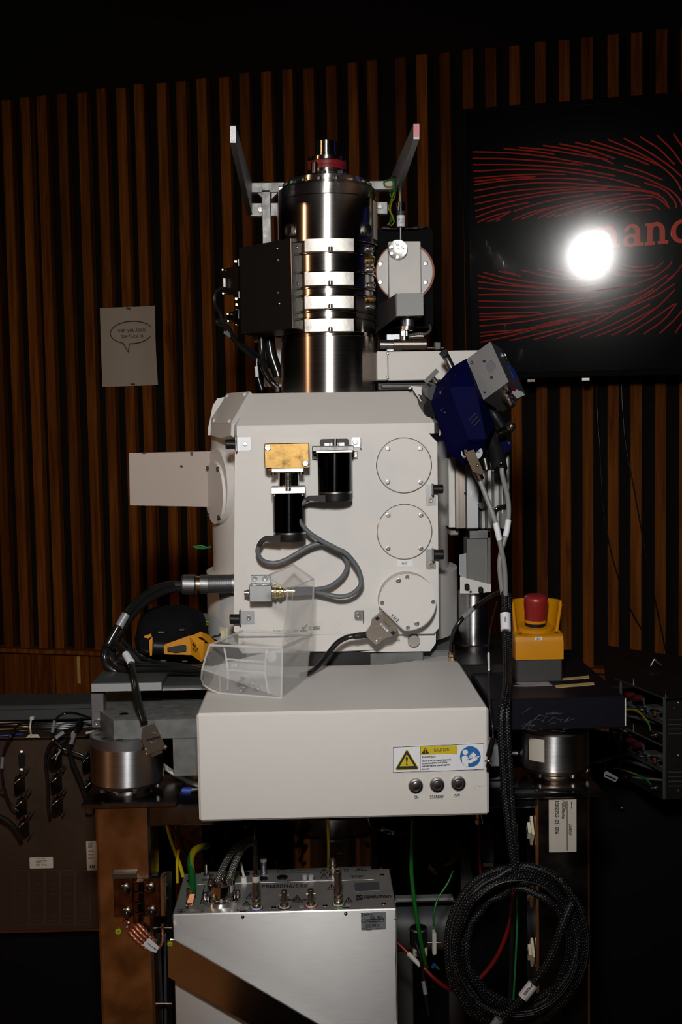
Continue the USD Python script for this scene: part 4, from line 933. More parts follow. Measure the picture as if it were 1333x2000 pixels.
# ------------------------------------------------------------------ blue detector, upper right
dt = thing('blue_detector', 'dark blue detector head tilted against the upper right corner of the chamber', 'detector', P(880, 915, 1.99))
c7 = lambda x, y, d: (800 + x / 4.76, 650 + y / 4.76, d)
fr = [(380, 505), (612, 492), (715, 985), (550, 990), (405, 600)]
md = [(530, 240), (395, 320), (250, 490), (205, 645), (372, 1130), (515, 1225), (700, 1150), (800, 860), (690, 620)]
obj('housing', hull([P(*c7(x, y, 1.875)) for x, y in fr] + [P(*c7(x, y, 1.925)) for x, y in md] + [P(*c7(x, y, 1.99)) for x, y in md]), 'dark_blue', dt, smooth=12)
A, B, Dd = (P(*c7(380, 505, 1.875)), P(*c7(612, 492, 1.875)), P(*c7(550, 990, 1.875)))
nf = np.cross(B - A, Dd - A); nf /= np.linalg.norm(nf); nf = nf if nf[1] < 0 else -nf
def slots(x, y, dx, dy, L, ang, n=3, w=.0022):
    out = []
    a = math.radians(ang); ex = np.array([math.cos(a), 0, -math.sin(a)]); ex -= nf * ex.dot(nf); ex /= np.linalg.norm(ex); ey = np.cross(nf, ex)
    for k in range(n):
        q = hit(800 + (x + k * dx) / 4.76, 650 + (y + k * dy) / 4.76, nf, nf.dot(A))
        out.append(box(q, [L, w, .0014], .0006, np.stack([ex, ey, nf], 1)))
    return cat_(out)
obj('vent', slots(585, 780, 22, 28, .017, -45), 'black_plastic', dt); 
obj('front_ridge', cat_([tube([P(*c7(x, y, 1.8748)) for x, y in q], .0008, n=6) for q in ([(310, 525), (380, 505), (612, 492)], [(405, 600), (550, 990), (715, 985)])]), 'dark_blue', dt)
pa = P(*c7(300, 680, 1.905))
obj('vent', cat_([box(P(*c7(x, y, 1.889 + (390 - x) * .00024)), [.005, .004, .0035], .0008) for x, y in ((300, 660), (325, 700), (345, 655), (370, 690), (330, 740), (300, 720), (375, 650))]), 'black_plastic', dt)
obj('vent', cat_([box(P(*c7(x, y, 1.9)), [.004, .003, .012], .0008) for x, y in ((430, 420), (455, 440), (480, 440))]), 'black_plastic', dt)
obj('screw', dome_screw(P(*c7(300, 553, 1.903)), FWD, 4 * S(1.9), .003), 'steel', dt)
# label disc under it, plugs
ld = P(*c7(582, 1112, 1.905)); dn = np.array([-.1, -.75, -.65]); dn /= np.linalg.norm(dn)
dl = obj('label_disc', cyl(ld - dn * .004, ld + dn * .001, 21 * S(1.9), 36), 'label_white', dt)
du, dw, _ = frame(dn)
if du[0] < 0: du, dw = -du, -dw
obj('blue_square', box(ld + dn * .0012 + du * .008 + dw * .0085 * (1 if dw[2] > 0 else -1), [.006, .006, .0006], 0, np.stack([du, dw, dn], 1)), 'sign_blue', dl)
obj('print_lines', cat_([box(ld + dn * .0012 + du * .004 + dw * (.003 - k * .0022) * (1 if dw[2] > 0 else -1), [.018, .0007, .0006], 0, np.stack([du, dw, dn], 1)) for k in range(2)]), 'sign_blue', dl)
pg1 = thing('detector_plug', 'nickel plug with grey cable hanging under the blue detector', 'plug', P(*c7(660, 1370, 1.87)))
obj('hood', hull([P(*c7(x, y, d)) for x, y in ((510, 1110), (600, 1085), (690, 1290), (665, 1320), (590, 1290)) for d in (1.862, 1.885)]), 'bronze', pg1)
obj('collar', tpx([c7(610, 1270, 1.872), c7(662, 1370, 1.872)], 8.5 * S(1.87), n=20), 'bronze', pg1)
for x, y in ((528, 1095), (515, 1150), (630, 1230)): obj('screw', dome_screw(P(*c7(x, y, 1.862)), FWD, 3.4 * S(1.87), .004), 'gold', pg1)
pg2 = thing('coax_stub', 'short dark barrel connector beside the nickel plug under the blue detector', 'connector', P(*c7(720, 1290, 1.88)))
obj('barrel', tpx([c7(700, 1175, 1.885), c7(724, 1275, 1.88)], 8 * S(1.88), n=20), 'dark_steel', pg2); 
obj('bore', cyl(P(*c7(724, 1276, 1.8795)), P(*c7(725, 1280, 1.879)), 3 * S(1.88), 12), 'gold', pg2)
pg3 = thing('cable_gland', 'black round cable gland under the dark right side of the detector', 'connector', P(*c7(850, 1310, 1.93)))
obj('body', tpx([c7(800, 1080, 1.95), c7(842, 1270, 1.93)], 15.5 * S(1.93), n=28), 'black_plastic', pg3)
obj('arm', tpx([c7(740, 900, 1.97), c7(800, 1090, 1.95)], 14 * S(1.93), n=20), 'black_plastic', pg3)
for x, y in ((850, 1207), (775, 1280)): obj('screw', dome_screw(P(*c7(x, y, 1.905)), FWD, 3.2 * S(1.9), .004), 'steel', pg3)
# silver cube
sc = thing('silver_cube', 'silver machined cube with round windows on top of the blue detector', 'metal block', P(945, 781, 1.95))
FA = [c7(535, 245, 1.915), c7(755, 80, 1.90), c7(925, 455, 1.885), c7(690, 625, 1.90)]
RA = [c7(872, 160, 1.96), c7(1085, 570, 1.94), c7(870, 738, 1.955)]
obj('body', hull([P(*p) for p in FA + RA] + [P(*c7(700, 300, 1.98))]), 'cube_alu', sc, smooth=10)
fa = [P(*p) for p in FA]; n3 = np.cross(fa[1] - fa[0], fa[3] - fa[0]); n3 /= np.linalg.norm(n3); n3 = n3 if n3[1] < 0 else -n3; D3 = n3.dot(np.mean(fa, 0))
on = lambda x, y: hit(800 + x / 4.76, 650 + y / 4.76, n3, D3)
w_ = obj('window', lathe([(12.3 * S(1.9), -.002), (12.3 * S(1.9), .0014), (11.2 * S(1.9), .0014), (11 * S(1.9), .0004), (.0001, .0004)], on(760, 312), n3, 36, cap=False), 'steel', sc)
obj('window_glass', lathe([(11 * S(1.9), 0), (11 * S(1.9), .0007), (.0001, .0007)], on(760, 312), n3, 36, cap=False), 'burnished_steel' if 0 else 'label_dark', w_)
for x, y in ((697, 265), (765, 415)): obj('screw_hole', cyl(on(x, y) - n3 * .002, on(x, y) + n3 * .0006, 3 * S(1.9), 14), 'black_plastic', sc)
for x, y in ((583, 277), (703, 550)): obj('screw', dome_screw(on(x, y), n3, 3.2 * S(1.9), .002), 'steel', sc)
rb = [P(*FA[1]), P(*RA[0]), P(*RA[1]), P(*FA[2])]; n4 = np.cross(rb[1] - rb[0], rb[3] - rb[0]); n4 /= np.linalg.norm(n4); n4 = n4 if n4[0] > 0 else -n4; D4 = n4.dot(np.mean(rb, 0)) + .0008
on4 = lambda x, y: hit(800 + x / 4.76, 650 + y / 4.76, n4, D4)
obj('side_window', lathe([(.0105, -.004), (.0105, .0015), (.009, .0015), (.0088, .0006), (.0001, .0006)], on4(878, 208), n4, 30, cap=False), 'steel', sc)
obj('blue_port', lathe([(.019, -.004), (.019, .001), (.0001, .0012)], on4(975, 392), n4, 36, cap=False), 'blue_plastic', sc)
bo = [P(*FA[3]), P(*FA[2]), P(*RA[1]), P(*RA[2])]; n5 = np.cross(bo[1] - bo[0], bo[3] - bo[0]); n5 /= np.linalg.norm(n5); n5 = n5 if n5[2] < 0 else -n5; D5 = n5.dot(np.mean(bo, 0)) + .0006
on5 = lambda x, y: hit(800 + x / 4.76, 650 + y / 4.76, n5, D5)
bn = obj('threaded_connector', cat_([lathe([(.0105, 0), (.0105, .004), (.008, .004), (.008, .010), (.0055, .010), (.0055, .022), (0.0001, .022)], on5(905, 590), n5, 24, cap=False)]), 'nickel', sc)
obj('small_connector', lathe([(.006, 0), (.006, .004), (.003, .004), (.003, .009), (.0001, .009)], on5(905, 510), n5, 20, cap=False), 'nickel', sc)
obj('label', hull([on5(x, y) + n5 * k for x, y in ((960, 515), (1050, 548), (1075, 575), (1000, 610), (955, 560)) for k in (-.0004, .0006)]), 'label_white', sc)
obj('red_mark', hull([on5(x, y) + n5 * k for x, y in ((955, 510), (990, 515), (985, 540), (950, 535)) for k in (-.0004, .0009)]), 'red_cable', sc)
# handle, thumb screw, mounting flange
dm = thing('detector_mount', 'polished mounting flange with T-handle and lever joining the blue detector to the chamber', 'mount', P(845, 790, 1.99))
obj('lever', tpx([c7(395, 330, 1.97), c7(345, 230, 1.97), c7(318, 185, 1.965)], 7.5 * S(1.97), n=18), 'steel', dm)
obj('lever_end', tpx([c7(326, 200, 1.966), c7(316, 180, 1.964)], 8.6 * S(1.97), n=18), 'grey_alu', dm)
obj('t_handle', hull([P(*c7(x, y, d)) for x, y in ((250, 330), (278, 362), (165, 475), (132, 445)) for d in (1.955, 1.975)]), 'dark_grey', dm)
obj('t_stem', tpx([c7(210, 410, 1.965), c7(262, 470, 1.96)], 5 * S(1.96), n=14), 'steel', dm)
obj('flange', tpx([c7(180, 530, 1.985), c7(232, 560, 1.955)], 15 * S(1.97), n=36), 'grey_alu', dm)
obj('top_shell', hull([P(*c7(x, y, d)) for x, y in ((250, 500), (355, 360), (395, 330), (300, 520)) for d in (1.93, 1.965)]), 'dark_grey', dm)
obj('port_neck', tpx([c7(150, 640, 2.02), c7(215, 700, 1.96)], 18 * S(1.98), n=30), 'black_plastic', dm)
mb = thing('mounting_bracket', 'beige triangular bracket between the chamber top and the detector flange', 'bracket', P(825, 790, 2.03))
obj('plate', hull([P(*c7(x, y, d)) for x, y in ((20, 495), (190, 505), (205, 590), (125, 640)) for d in (2.01, 2.02)]), 'white_paint_smooth', mb)
obj('lip', hull([P(*c7(x, y, d)) for x, y in ((-10, 515), (20, 493), (25, 505), (0, 528)) for d in (2.0, 2.02)]), 'white_paint_smooth', mb)
obj('screw', dome_screw(P(*c7(92, 588, 2.009)), FWD, .003, .002), 'steel', mb)
obj('edge_plate', hull([P(*c7(x, y, d)) for x, y in ((28, 520), (40, 520), (252, 835), (238, 842)) for d in (1.985, 2.03)]), 'dark_steel', mb)
obj('brown_block', hull([P(*c7(x, y, d)) for x, y in ((225, 830), (250, 835), (302, 935), (265, 970), (224, 905)) for d in (2.03, 2.06)]), 'mill_alu', mb)
br2 = thing('barrel_connector', 'loose steel barrel connector pointing right beside the blue detector', 'connector', P(*c7(830, 950, 1.97)))
obj('barrel', tpx([c7(840, 945, 1.97), c7(935, 878, 1.955)], 9 * S(1.96), n=22), 'dark_steel', br2); obj('tip', tpx([c7(930, 882, 1.956), c7(958, 862, 1.952)], 10 * S(1.96), n=22), 'nickel', br2)
obj('gold_pin', tpx([c7(956, 864, 1.952), c7(972, 855, 1.95)], 5 * S(1.95), n=12), 'gold', br2)
obj('black_adapter', tpx([c7(740, 690, 1.98), c7(790, 760, 1.97), c7(860, 870, 1.97)], 10 * S(1.97), n=18), 'black_plastic', br2)
bd2 = thing('rear_blue_housing', 'second dark blue housing half hidden behind the black cable gland', 'detector', P(985, 900, 2.05))
obj('housing', hull([P(*c7(x, y, d)) for x, y in ((760, 860), (900, 960), (965, 1060), (880, 1130), (760, 1080)) for d in (2.0, 2.06)]), 'dark_blue', bd2, smooth=12)
for x, y in ((822, 990), (930, 1024)): obj('screw', dome_screw(P(*c7(x, y, 2.0)), FWD, .003, .002), 'steel', bd2)

# ------------------------------------------------------------------ stage block and tube, right of the chamber
sb = thing('stage_block', 'bright grooved aluminium block with brushed brown side right of the chamber', 'machine block', P(940, 1034, 2.08))
obj('edge_strip', bpx(877, 896, 889.5, 1031, 2.06, .08, .001), 'white_paint', sb)
obj('side_plate', bpx(889.5, 894, 910, 1033, 2.055, .10, .001), 'mill_alu', sb)
xs = [(910, 937), (939, 950), (950.5, 963), (963.5, 977), (977.5, 986), (986.5, 997)]
for k, (a, b) in enumerate(xs): obj('rib', bpx(a, 880, b, 1034, 2.05 + (.0 if k != 1 else .012), .10, .0025), 'block_alu' if k % 2 == 0 else 'raw_alu', sb)
obj('knob', cyf(942, 987, 2.04, 7.5, .02, 24), 'dark_steel', sb)
for x, y in ((910, 963), (995, 960)): obj('set_screw', cyf(x, y, 2.046, 2.6, .006, 12), 'black_plastic', sb)
obj('arrow_mark', extr(LineString([(P(x, y, 2.05)[0], P(x, y, 2.05)[2]) for x, y in ((921, 960), (927, 963), (921, 966.5), (921, 960))]).buffer(.0005), [0, 2.0498, 0], [1, 0, 0], [0, 0, 1], .0006), 'label_white', sb)
obj('handle', tpx([(967, 1006, 2.035), (968, 997, 2.03), (974, 990, 2.03), (986, 988, 2.03), (993, 988, 2.03)], 3.2 * S(2.03), n=14), 'polished_steel', sb)
obj('clip', rbox(980, 1003, 992, 1033, 2.04, .01, 3), 'steel', sb)
ss = thing('stage_carriage', 'translucent grey block with toothed metal edge under the grooved aluminium block', 'machine block', P(935, 1143, 2.1))
obj('neck', bpx(917, 1035, 960, 1052, 2.07, .05, .001), 'brushed_alu', ss)
for x in (926, 938, 945): obj('bolt', cyl(P(x, 1058, 2.075) + [0, 0.01, 0], P(x, 1050, 2.075) + [0, .01, 0], 5.5 * S(2.07), 16), 'dark_steel', ss)
obj('core', bpx(913, 1052, 953, 1142, 2.075, .05, .001), 'plexi', ss); obj('core_plate', bpx(914, 1054, 952, 1140, 2.128, .01, .001), 'grey_paint', ss)
obj('toothed_edge', bpx(952.5, 1036, 960, 1143, 2.07, .05, .001), 'brushed_alu', ss)
obj('wedge', hull([P(x, y, d) for x, y in ((897, 1084), (912, 1080), (913, 1146), (898, 1122)) for d in (2.09, 2.13)]), 'grey_paint', ss)
obj('base_plate', hull([P(x, y, d) for x, y in ((899, 1126), (960, 1142), (960, 1156), (934, 1159), (899, 1159)) for d in (2.06, 2.13)]), 'white_paint_smooth', ss)
for x, y in ((913, 1147), (940, 1153)): obj('black_pin', bpx(x - 4, y - 6, x + 5, y + 6, 2.05, .012, .002), 'black_plastic', ss)
obj('screw', cyf(920, 1156, 2.058, 2.4, .004, 12), 'dark_steel', ss)
obj('top_corner', bpx(879, 1034, 897, 1046, 2.09, .05), 'mill_alu', ss)
pt_ = thing('support_tube', 'smooth grey metal tube standing right of the chamber foot', 'tube', P(925, 1262, 2.1))
tz0, tz1 = P(925, 1262, 2.07)[2], P(925, 1158, 2.07)[2]; tx = P(925.5, 1210, 2.11)[0]
obj('tube', lathe([(29.5 * S(2.11), tz0), (29.5 * S(2.11), tz1)], [tx, 2.11, 0], [0, 0, 1], 64), 'brushed_alu', pt_)
obj('base_flange', lathe([(40 * S(2.11), tz0 - .012), (40 * S(2.11), tz0 - .002), (38 * S(2.11), tz0)], [tx, 2.11, 0], [0, 0, 1], 64), 'dark_steel', pt_)

# ------------------------------------------------------------------ plinth: base slab under the chamber, side slabs, isolators
zs = HZ(1090, 1363, 0.99)[2]
ZS = P(1090, 1363.5, 1.75)[2]
pb = thing('base_plate', 'grey steel base plate under the chamber behind the white console', 'base plate', [CX, 2.1, zb2 - .06])
obj('plate', box([P(725, 1285, 1.985)[0], 1.985 + .2, zb2 - .031], [.30, .4, .06], .002), 'grey_cast', pb)
obj('front_face', bpx(600, 1276, 829, 1300, 1.95, .03, .001), 'grey_cast', pb)
obj('side_block', bpx(775, 1275, 790, 1294, 1.98, .02, .001), 'grey_cast', pb)
obj('apron', box([P(915, 1300, 2.0)[0], 2.10, ZC - .035], [.22, .30, .05], .002), 'black_paint', pb)
rs = thing('right_slab', 'dark scuffed stone-black slab with yellow tape strips under the emergency stop', 'slab', P(1090, 1435, 1.85))
X0, X1 = P(955, 1372, 1.75)[0], P(1223.5, 1357, 1.75)[0]
zsb = P(1090, 1426, 1.75)[2]
obj('slab', box([(X0 + X1) / 2, 1.75 + .145, (ZS + zsb) / 2], [X1 - X0, .29, ZS - zsb], .003), 'dark_slab', rs)
for q in ([(1078, 1327), (1151, 1320), (1152, 1324.5), (1080, 1331)], [(1084, 1339), (1160, 1333), (1162, 1337.5), (1087, 1344)]):
    obj('tape_strip', hull([HZ(x, y, ZS) + [0, 0, k] for x, y in q for k in (0, .0006)]), 'tape', rs)
fp = [(1008, 1334), (1040, 1330), (1066, 1325), (1072, 1333), (1080, 1339), (1030, 1341), (1000, 1340), (1022, 1337)]
obj('torn_film', extr(Polygon([tuple(HZ(x, y, ZS)[:2]) for x, y in fp]).buffer(0), [0, 0, ZS + .0001], [1, 0, 0], [0, 1, 0], .0005), 'pale_film', rs)
sr = random.Random(3); scr = []
for k in range(34):
    x = sr.uniform(1015, 1105); y = sr.uniform(1392, 1430); L_ = sr.uniform(4, 22); a = sr.uniform(-.9, .3) if k % 3 else sr.uniform(-2, 2)
    p0, p1 = P(x, y, 1.7497), P(min(x + L_ * math.cos(a), 1215), min(max(y + L_ * math.sin(a), 1378), 1428), 1.7497); scr.append(tube([p0, (p0 + p1) / 2 + [0, 0, sr.uniform(-.0015, .0015)], p1], 0.00017, n=4, res=3))
obj('scratch_marks', cat_(scr), 'scratch', rs, kind='stuff')
edge_x = X1 - .0005
obj('pale_edge', cyl([edge_x, 1.752, zsb + .004], [edge_x, 1.752, ZS - .003], .0014, 8), 'white_plastic', rs)
def isolator(name, label, px, py_top, py_ring, py_bot, rpx, d, holes):
    c = P(px, (py_ring + py_bot) / 2, d); zq = lambda y: P(px, y, d - rpx * S(d))[2]
    t = thing(name, label, 'vibration isolator', [c[0], d, zq(py_bot + 20)])
    r = rpx * S(d); o = [c[0], d, 0]
    obj('cylinder', lathe([(r - .001, zq(py_bot)), (r, zq(py_bot) + .001), (r, zq(py_ring) - .0006), (r - .001, zq(py_ring))], o, [0, 0, 1], 80), 'brushed_alu', t)
    obj('top_ring', lathe([(r - .001, zq(py_ring)), (r, zq(py_ring) + .001), (r, zq(py_top) - .001), (r - .001, zq(py_top)), (.001, zq(py_top))], o, [0, 0, 1], 80), 'grey_alu', t)
    lr = obj('lower_ring', lathe([(r * .97, zq(py_bot + 6)), (r * .97, zq(py_bot))], o, [0, 0, 1], 80), 'dark_steel', t)
    obj('foot', lathe([(r * .66, zq(py_bot + 21)), (r * .68, zq(py_bot + 14)), (r * .64, zq(py_bot + 12)), (r * .64, zq(py_bot + 6))], o, [0, 0, 1], 64), 'steel', t)
    for k, a in enumerate(np.linspace(0, 2 * math.pi, 10, endpoint=False)):
        p = np.array([c[0] + r * .78 * math.cos(a + .25), d + r * .78 * math.sin(a + .25), zq(py_top)])
        if holes: obj('bolt_hole', cyl(p - [0, 0, .004], p + [0, 0, .0003], .0055, 16), 'black_plastic', t)
    for a in (-2.2, -1.2, -.4):
        obj('set_screw', cyl([c[0] + r * .96 * math.cos(a), d + r * .96 * math.sin(a), zq(py_bot + 10)], [c[0] + r * .96 * math.cos(a), d + r * .96 * math.sin(a), zq(py_bot + 4)], .0045, 12), 'gold' if 0 else 'steel', t)
    return t, r, zq, c
iL, rL, zqL, cL = isolator('vibration_isolator', 'round brushed steel isolator drum under the left grey casting', 249, 1449, 1469, 1541, 71, 1.775, True)
iR, rR, zqR, cR = isolator('vibration_isolator', 'round brushed steel isolator drum under the dark right slab', 1083, 1427, 1440, 1511, 68.5, 1.845, False)
th = np.linspace(-2.55, -2.05, 8)
obj('label', cat_([hull([[cR[0] + (rR + k) * math.cos(t), cR[1] + (rR + k) * math.sin(t), z] for t in (t0, t1) for k in (-.0003, .0006) for z in (zqR(1447), zqR(1491))]) for t0, t1 in zip(th[:-1], th[1:])]), 'label_cream', iR)
ls = thing('left_casting', 'grey cast metal plinth arm sitting on the left isolator drum', 'casting', P(290, 1450, 1.8))
z0, z1 = P(290, 1443, 1.735)[2], P(290, 1406, 1.735)[2]
X = lambda px, d, py=1420: P(px, py, d)[0]
obj('arm', plan([(X(222, 1.735), 1.735), (X(392, 1.735), 1.735), (X(392, 1.735), 2.0), (X(215, 1.95), 1.95), (X(196, 1.80), 1.80)], z0, z1), 'grey_cast', ls)
z2 = P(360, 1516, 1.735)[2]
obj('drop_leg', plan([(X(337, 1.737), 1.737), (X(392, 1.737), 1.737), (X(392, 1.737), 1.9), (X(337, 1.737), 1.9)], z2, z0 + .004), 'grey_cast', ls)
obj('bolt_hole', cyl(HZ(242, 1394.5, z1) - [0, 0, .004], HZ(242, 1394.5, z1) + [0, 0, .0003], .0075, 20), 'dark_steel', ls)
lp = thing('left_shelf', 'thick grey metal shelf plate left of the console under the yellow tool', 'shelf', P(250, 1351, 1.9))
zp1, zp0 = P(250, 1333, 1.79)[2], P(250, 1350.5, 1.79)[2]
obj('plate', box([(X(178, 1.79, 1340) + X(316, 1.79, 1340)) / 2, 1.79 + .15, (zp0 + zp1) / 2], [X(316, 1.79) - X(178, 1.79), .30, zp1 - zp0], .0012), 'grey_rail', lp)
obj('front_strip', bpx(178.5, 1334.5, 316, 1350, 1.7895, .001, 0), 'grey_paint', lp)
obj('step_plate', box([(X(316, 1.79) + X(428, 1.79)) / 2, 1.80 + .15, (zp0 + zp1) / 2 - .005], [X(428, 1.79) - X(316, 1.79), .30, (zp1 - zp0) * .42], .001), 'grey_rail', lp)
obj('step_strip', bpx(316, 1343.5, 428, 1348, 1.7995, .001, 0), 'raw_alu', lp)
sl = obj('stand_leg', bpx(178, 1353, 203.5, 1422, 1.80, .02, .001), 'grey_alu', lp)
obj('bolt', cap_screw(P(190.5, 1411, 1.80), FWD, 6.5 * S(1.8), .004), 'steel', sl)

# ------------------------------------------------------------------ steel frame
fm = thing('steel_frame', 'heavy polished steel table frame with square posts carrying the machine', 'frame', [0.0, 1.8, 0.0])
DFm = 1.71
zlow = 0.0
def post(name, x0, x1, ytop, d, depth, lean=0):
    a, b = P(x0, ytop, d), P(x1, ytop, d)
    return obj(name, box([(a[0] + b[0]) / 2, d + depth / 2, (a[2] + zlow) / 2], [b[0] - a[0], depth, a[2] - zlow], .004), 'frame_steel', fm)
post('post', 185, 292, 1576, DFm, .085); post('post', 1047, 1153.5, 1542, DFm + .045, .085)
ztr = P(350, 1571, DFm + .004)[2]; zbr = P(350, 1612, DFm + .004)[2]
Xa, Xb = P(292, 1590, DFm)[0] - .002, P(1047, 1560, DFm + .045)[0] + .002
obj('crossbar', box([(Xa + Xb) / 2, DFm + .045 + .02, (ztr + zbr) / 2], [Xb - Xa, .04, ztr - zbr], .003), 'dark_frame', fm)
obj('crossbar_face', box([Xa + .05, DFm + .025, (ztr + zbr) / 2], [.10, .05, ztr - zbr], .003), 'dark_frame', fm)
for px, py, d, w in ((252, 1562, DFm - .004, .145), (1086, 1536, DFm + .035, .15)):
    c_ = P(px, py, d); zc_ = (zqL(1562) if px < 600 else zqR(1532))
    obj('cap_plate', box([c_[0], d + .07, zc_ - .004], [w, .145, .008], .0015), 'dark_frame', fm)
fl_label = lambda x, y: P(x, y, DFm + .0445)
nm = obj('nameplate', rbox(1072, 1554, 1127.5, 1667, DFm + .0445, .0008, 2), 'label_cream', fm)
DNP = DFm + .0437
for t, x, y, h, w in (('1582753-01-006', 1085, 1563, 7.5, 68), ('Plith Merlin', 1098, 1563, 6, 37), ('Zollner', 1112, 1609, 6.5, 24), ('Plant-code', 1116, 1566, 2.2, 14), ('Material', 1104, 1566, 2.2, 14)):
    obj('lettering', tf(t, x, y, DNP, h, 90, bold=(h > 7), width=w), 'ink', nm)
obj('rule', bpx(1108, 1563, 1109.3, 1664, DNP, .0004, 0), 'ink', nm)
# hinge on the left post
hg = thing('hinge', 'burnished steel hinge with four round screws on the left post', 'hinge', P(268, 1800, DFm))
g2 = lambda x, y: (x / 3.92, 1560 + y / 3.92)
def g2box(x0, y0, x1, y1, d, depth, bev=.001): a, b = g2(x0, y0), g2(x1, y1); return bpx(a[0], a[1], b[0], b[1], d, depth, bev)
obj('leaf', g2box(868, 612, 1020, 915, DFm - .010, .011), 'burnished_steel', hg); obj('leaf', g2box(1100, 605, 1225, 910, DFm - .010, .011), 'burnished_steel', hg)
obj('knuckle', cat_([cyl(P(*g2(1062, 625 + k * 78), DFm - .008), P(*g2(1062, 698 + k * 78), DFm - .008), 44 / 3.92 * S(DFm), 20, .0012) for k in range(4)]), 'burnished_steel', hg)
obj('leaf_lip', g2box(858, 570, 1050, 618, DFm - .008, .009), 'nickel', hg)
obj('leaf_bracket', g2box(1222, 600, 1262, 910, DFm - .004, .02), 'frame_steel', hg)
for x, y in ((960, 690), (1152, 684), (972, 872), (1163, 862)):
    w_ = obj('screw', lathe([(43 / 3.92 * S(DFm), 0), (43 / 3.92 * S(DFm), .003), (34 / 3.92 * S(DFm), .0045), (18 / 3.92 * S(DFm), .005), (15 / 3.92 * S(DFm), .003), (.0001, .003)], P(*g2(x, y), DFm - .0095), FWD, 28, cap=False), 'dark_steel', hg)
    obj('screw_socket', dome_screw(P(*g2(x, y), DFm - .0125), FWD, 13 / 3.92 * S(DFm), .003), 'steel', w_)
cbm = thing('copper_braid', 'copper earthing braid with white tag bolted to the left post below the hinge', 'earth strap', P(300, 1860, DFm))
u0, u1 = P(*g2(1020, 985), DFm - .004), P(*g2(1140, 1105), DFm - .008); dv = (u1 - u0); dv /= np.linalg.norm(dv); sv = np.cross(FWD, dv); sv /= np.linalg.norm(sv)
for k in (-1.5, -.5, .5, 1.5):
    obj('strand', tube([u0 + sv * k * .0062, (u0 + u1) / 2 + sv * k * .0062 + [0, -.002, 0], u1 + sv * k * .0058 + dv * .008], .0042, n=10), 'braid_copper', cbm)
obj('lug', hull([P(*g2(x, y), d) for x, y in ((930, 960), (962, 925), (1045, 960), (990, 1020)) for d in (DFm - .005, DFm - .001)]), 'copper', cbm)
obj('bolt', cap_screw(P(*g2(978, 966), DFm - .005), FWD, 22 / 3.92 * S(DFm), .005), 'steel', cbm)
tg_ = obj('tag', hull([P(*g2(x, y), d) for x, y in ((1092, 1118), (1142, 1065), (1222, 1135), (1195, 1180), (1150, 1165)) for d in (DFm - .013, DFm - .005)]), 'label_white', cbm)
obj('lettering', tf('1000 mm Cu-Band', *g2(1125, 1108), DFm - .0135, 3.2, 40, width=22), 'ink', tg_)
obj('strand', tpx([(*g2(1215, 1150), DFm - .006), (*g2(1245, 1090), DFm + .004), (*g2(1245, 1000), DFm + .012), (*g2(1245, 960), DFm + .01)], .0025, n=8), 'braid_copper', cbm)
def earth_mark(x, y, d, r, name_label):
    t = thing('earth_mark', name_label, 'sticker', P(x, y, d))
    obj('disc', cyf(x, y, d - .0006, r, .0008, 28, 0), 'green_cable', t); obj('yellow_disc', cyf(x, y, d - .0010, r * .8, .0006, 28, 0), 'caution_yellow', t)
    obj('symbol', cat_([bpx(x - .4, y - r * .6, x + .4, y + .4, d - .0013, .0004, 0), bpx(x - r * .5, y, x + r * .5, y + .7, d - .0013, .0004, 0), bpx(x - r * .33, y + 1.4, x + r * .33, y + 2.0, d - .0013, .0004, 0), bpx(x - r * .15, y + 2.7, x + r * .15, y + 3.3, d - .0013, .0004, 0)]), 'green_cable', t)
earth_mark(231, 1819.5, DFm, 7, 'round green and yellow earth sticker on the left post')
# ------------------------------------------------------------------ power supply
DSu = 1.72
ZT = P(555, 1780.5, DSu)[2]
xa, xb = P(337, 1786, DSu)[0], P(775, 1775, DSu)[0]
dep = .165
ps = thing('power_supply', 'silver sheet metal high voltage power supply box at the bottom of the frame', 'power supply', [(xa + xb) / 2, DSu + dep / 2, .40])
obj('case', box([(xa + xb) / 2, DSu + dep / 2, (ZT + .40) / 2], [xb - xa, dep, ZT - .40], .0016), 'sheet_alu', ps)
T4 = lambda x, y: (470 + x / 4.166, 1600 + y / 4.166)
T3 = lambda x, y: (300 + x / 5.127, 1580 + y / 5.127)
def top(px, py, dz=0.0): return HZ(px, py, ZT) + [0, 0, dz]
def tpoly(pts, dz=.0004, h=.0005): return extr(Polygon([tuple(top(*p)[:2]) for p in pts]), [0, 0, ZT + dz - h], [1, 0, 0], [0, 1, 0], h)
def ttext(t, px, py, h, wpx, bold=False, y=0):
    return text(t, top(px, py, .0002), [1, 0, 0], [0, 1, 0], h, bold=bold, width=wpx * S(1.8))
def tline(pts, w=.0008): return extr(LineString([tuple(top(*p)[:2]) for p in pts]).buffer(w), [0, 0, ZT + .0001], [1, 0, 0], [0, 1, 0], .0004)
rp = obj('rear_plate', extr(Polygon([tuple(top(*p)[:2]) for p in (T3(440, 755), T4(1085, 490), T4(1060, 382), T3(480, 633))]), [0, 0, ZT - .001], [1, 0, 0], [0, 1, 0], .0012), 'sheet_alu', ps)
obj('lettering', ttext('EBM30N6/582', 510.5, 1735, .0125, 91, True), 'ink', ps)
obj('lettering', ttext('Spellman', *T4(998, 645), .0125, 55, True), 'ink', ps)
obj('logo', cat_([tline([T4(945, 622), T4(990, 620), T4(993, 655), T4(950, 660), T4(945, 622)], .0007), tline([T4(985, 624), T4(955, 628), T4(985, 650), T4(952, 656)], .0016)]), 'ink', ps)
obj('lettering', ttext('BEAM BLANK', *T4(390, 668), .007, 36, True), 'ink', ps); obj('lettering', ttext('POWER', *T4(424, 680), .006, 20, True), 'ink', ps)
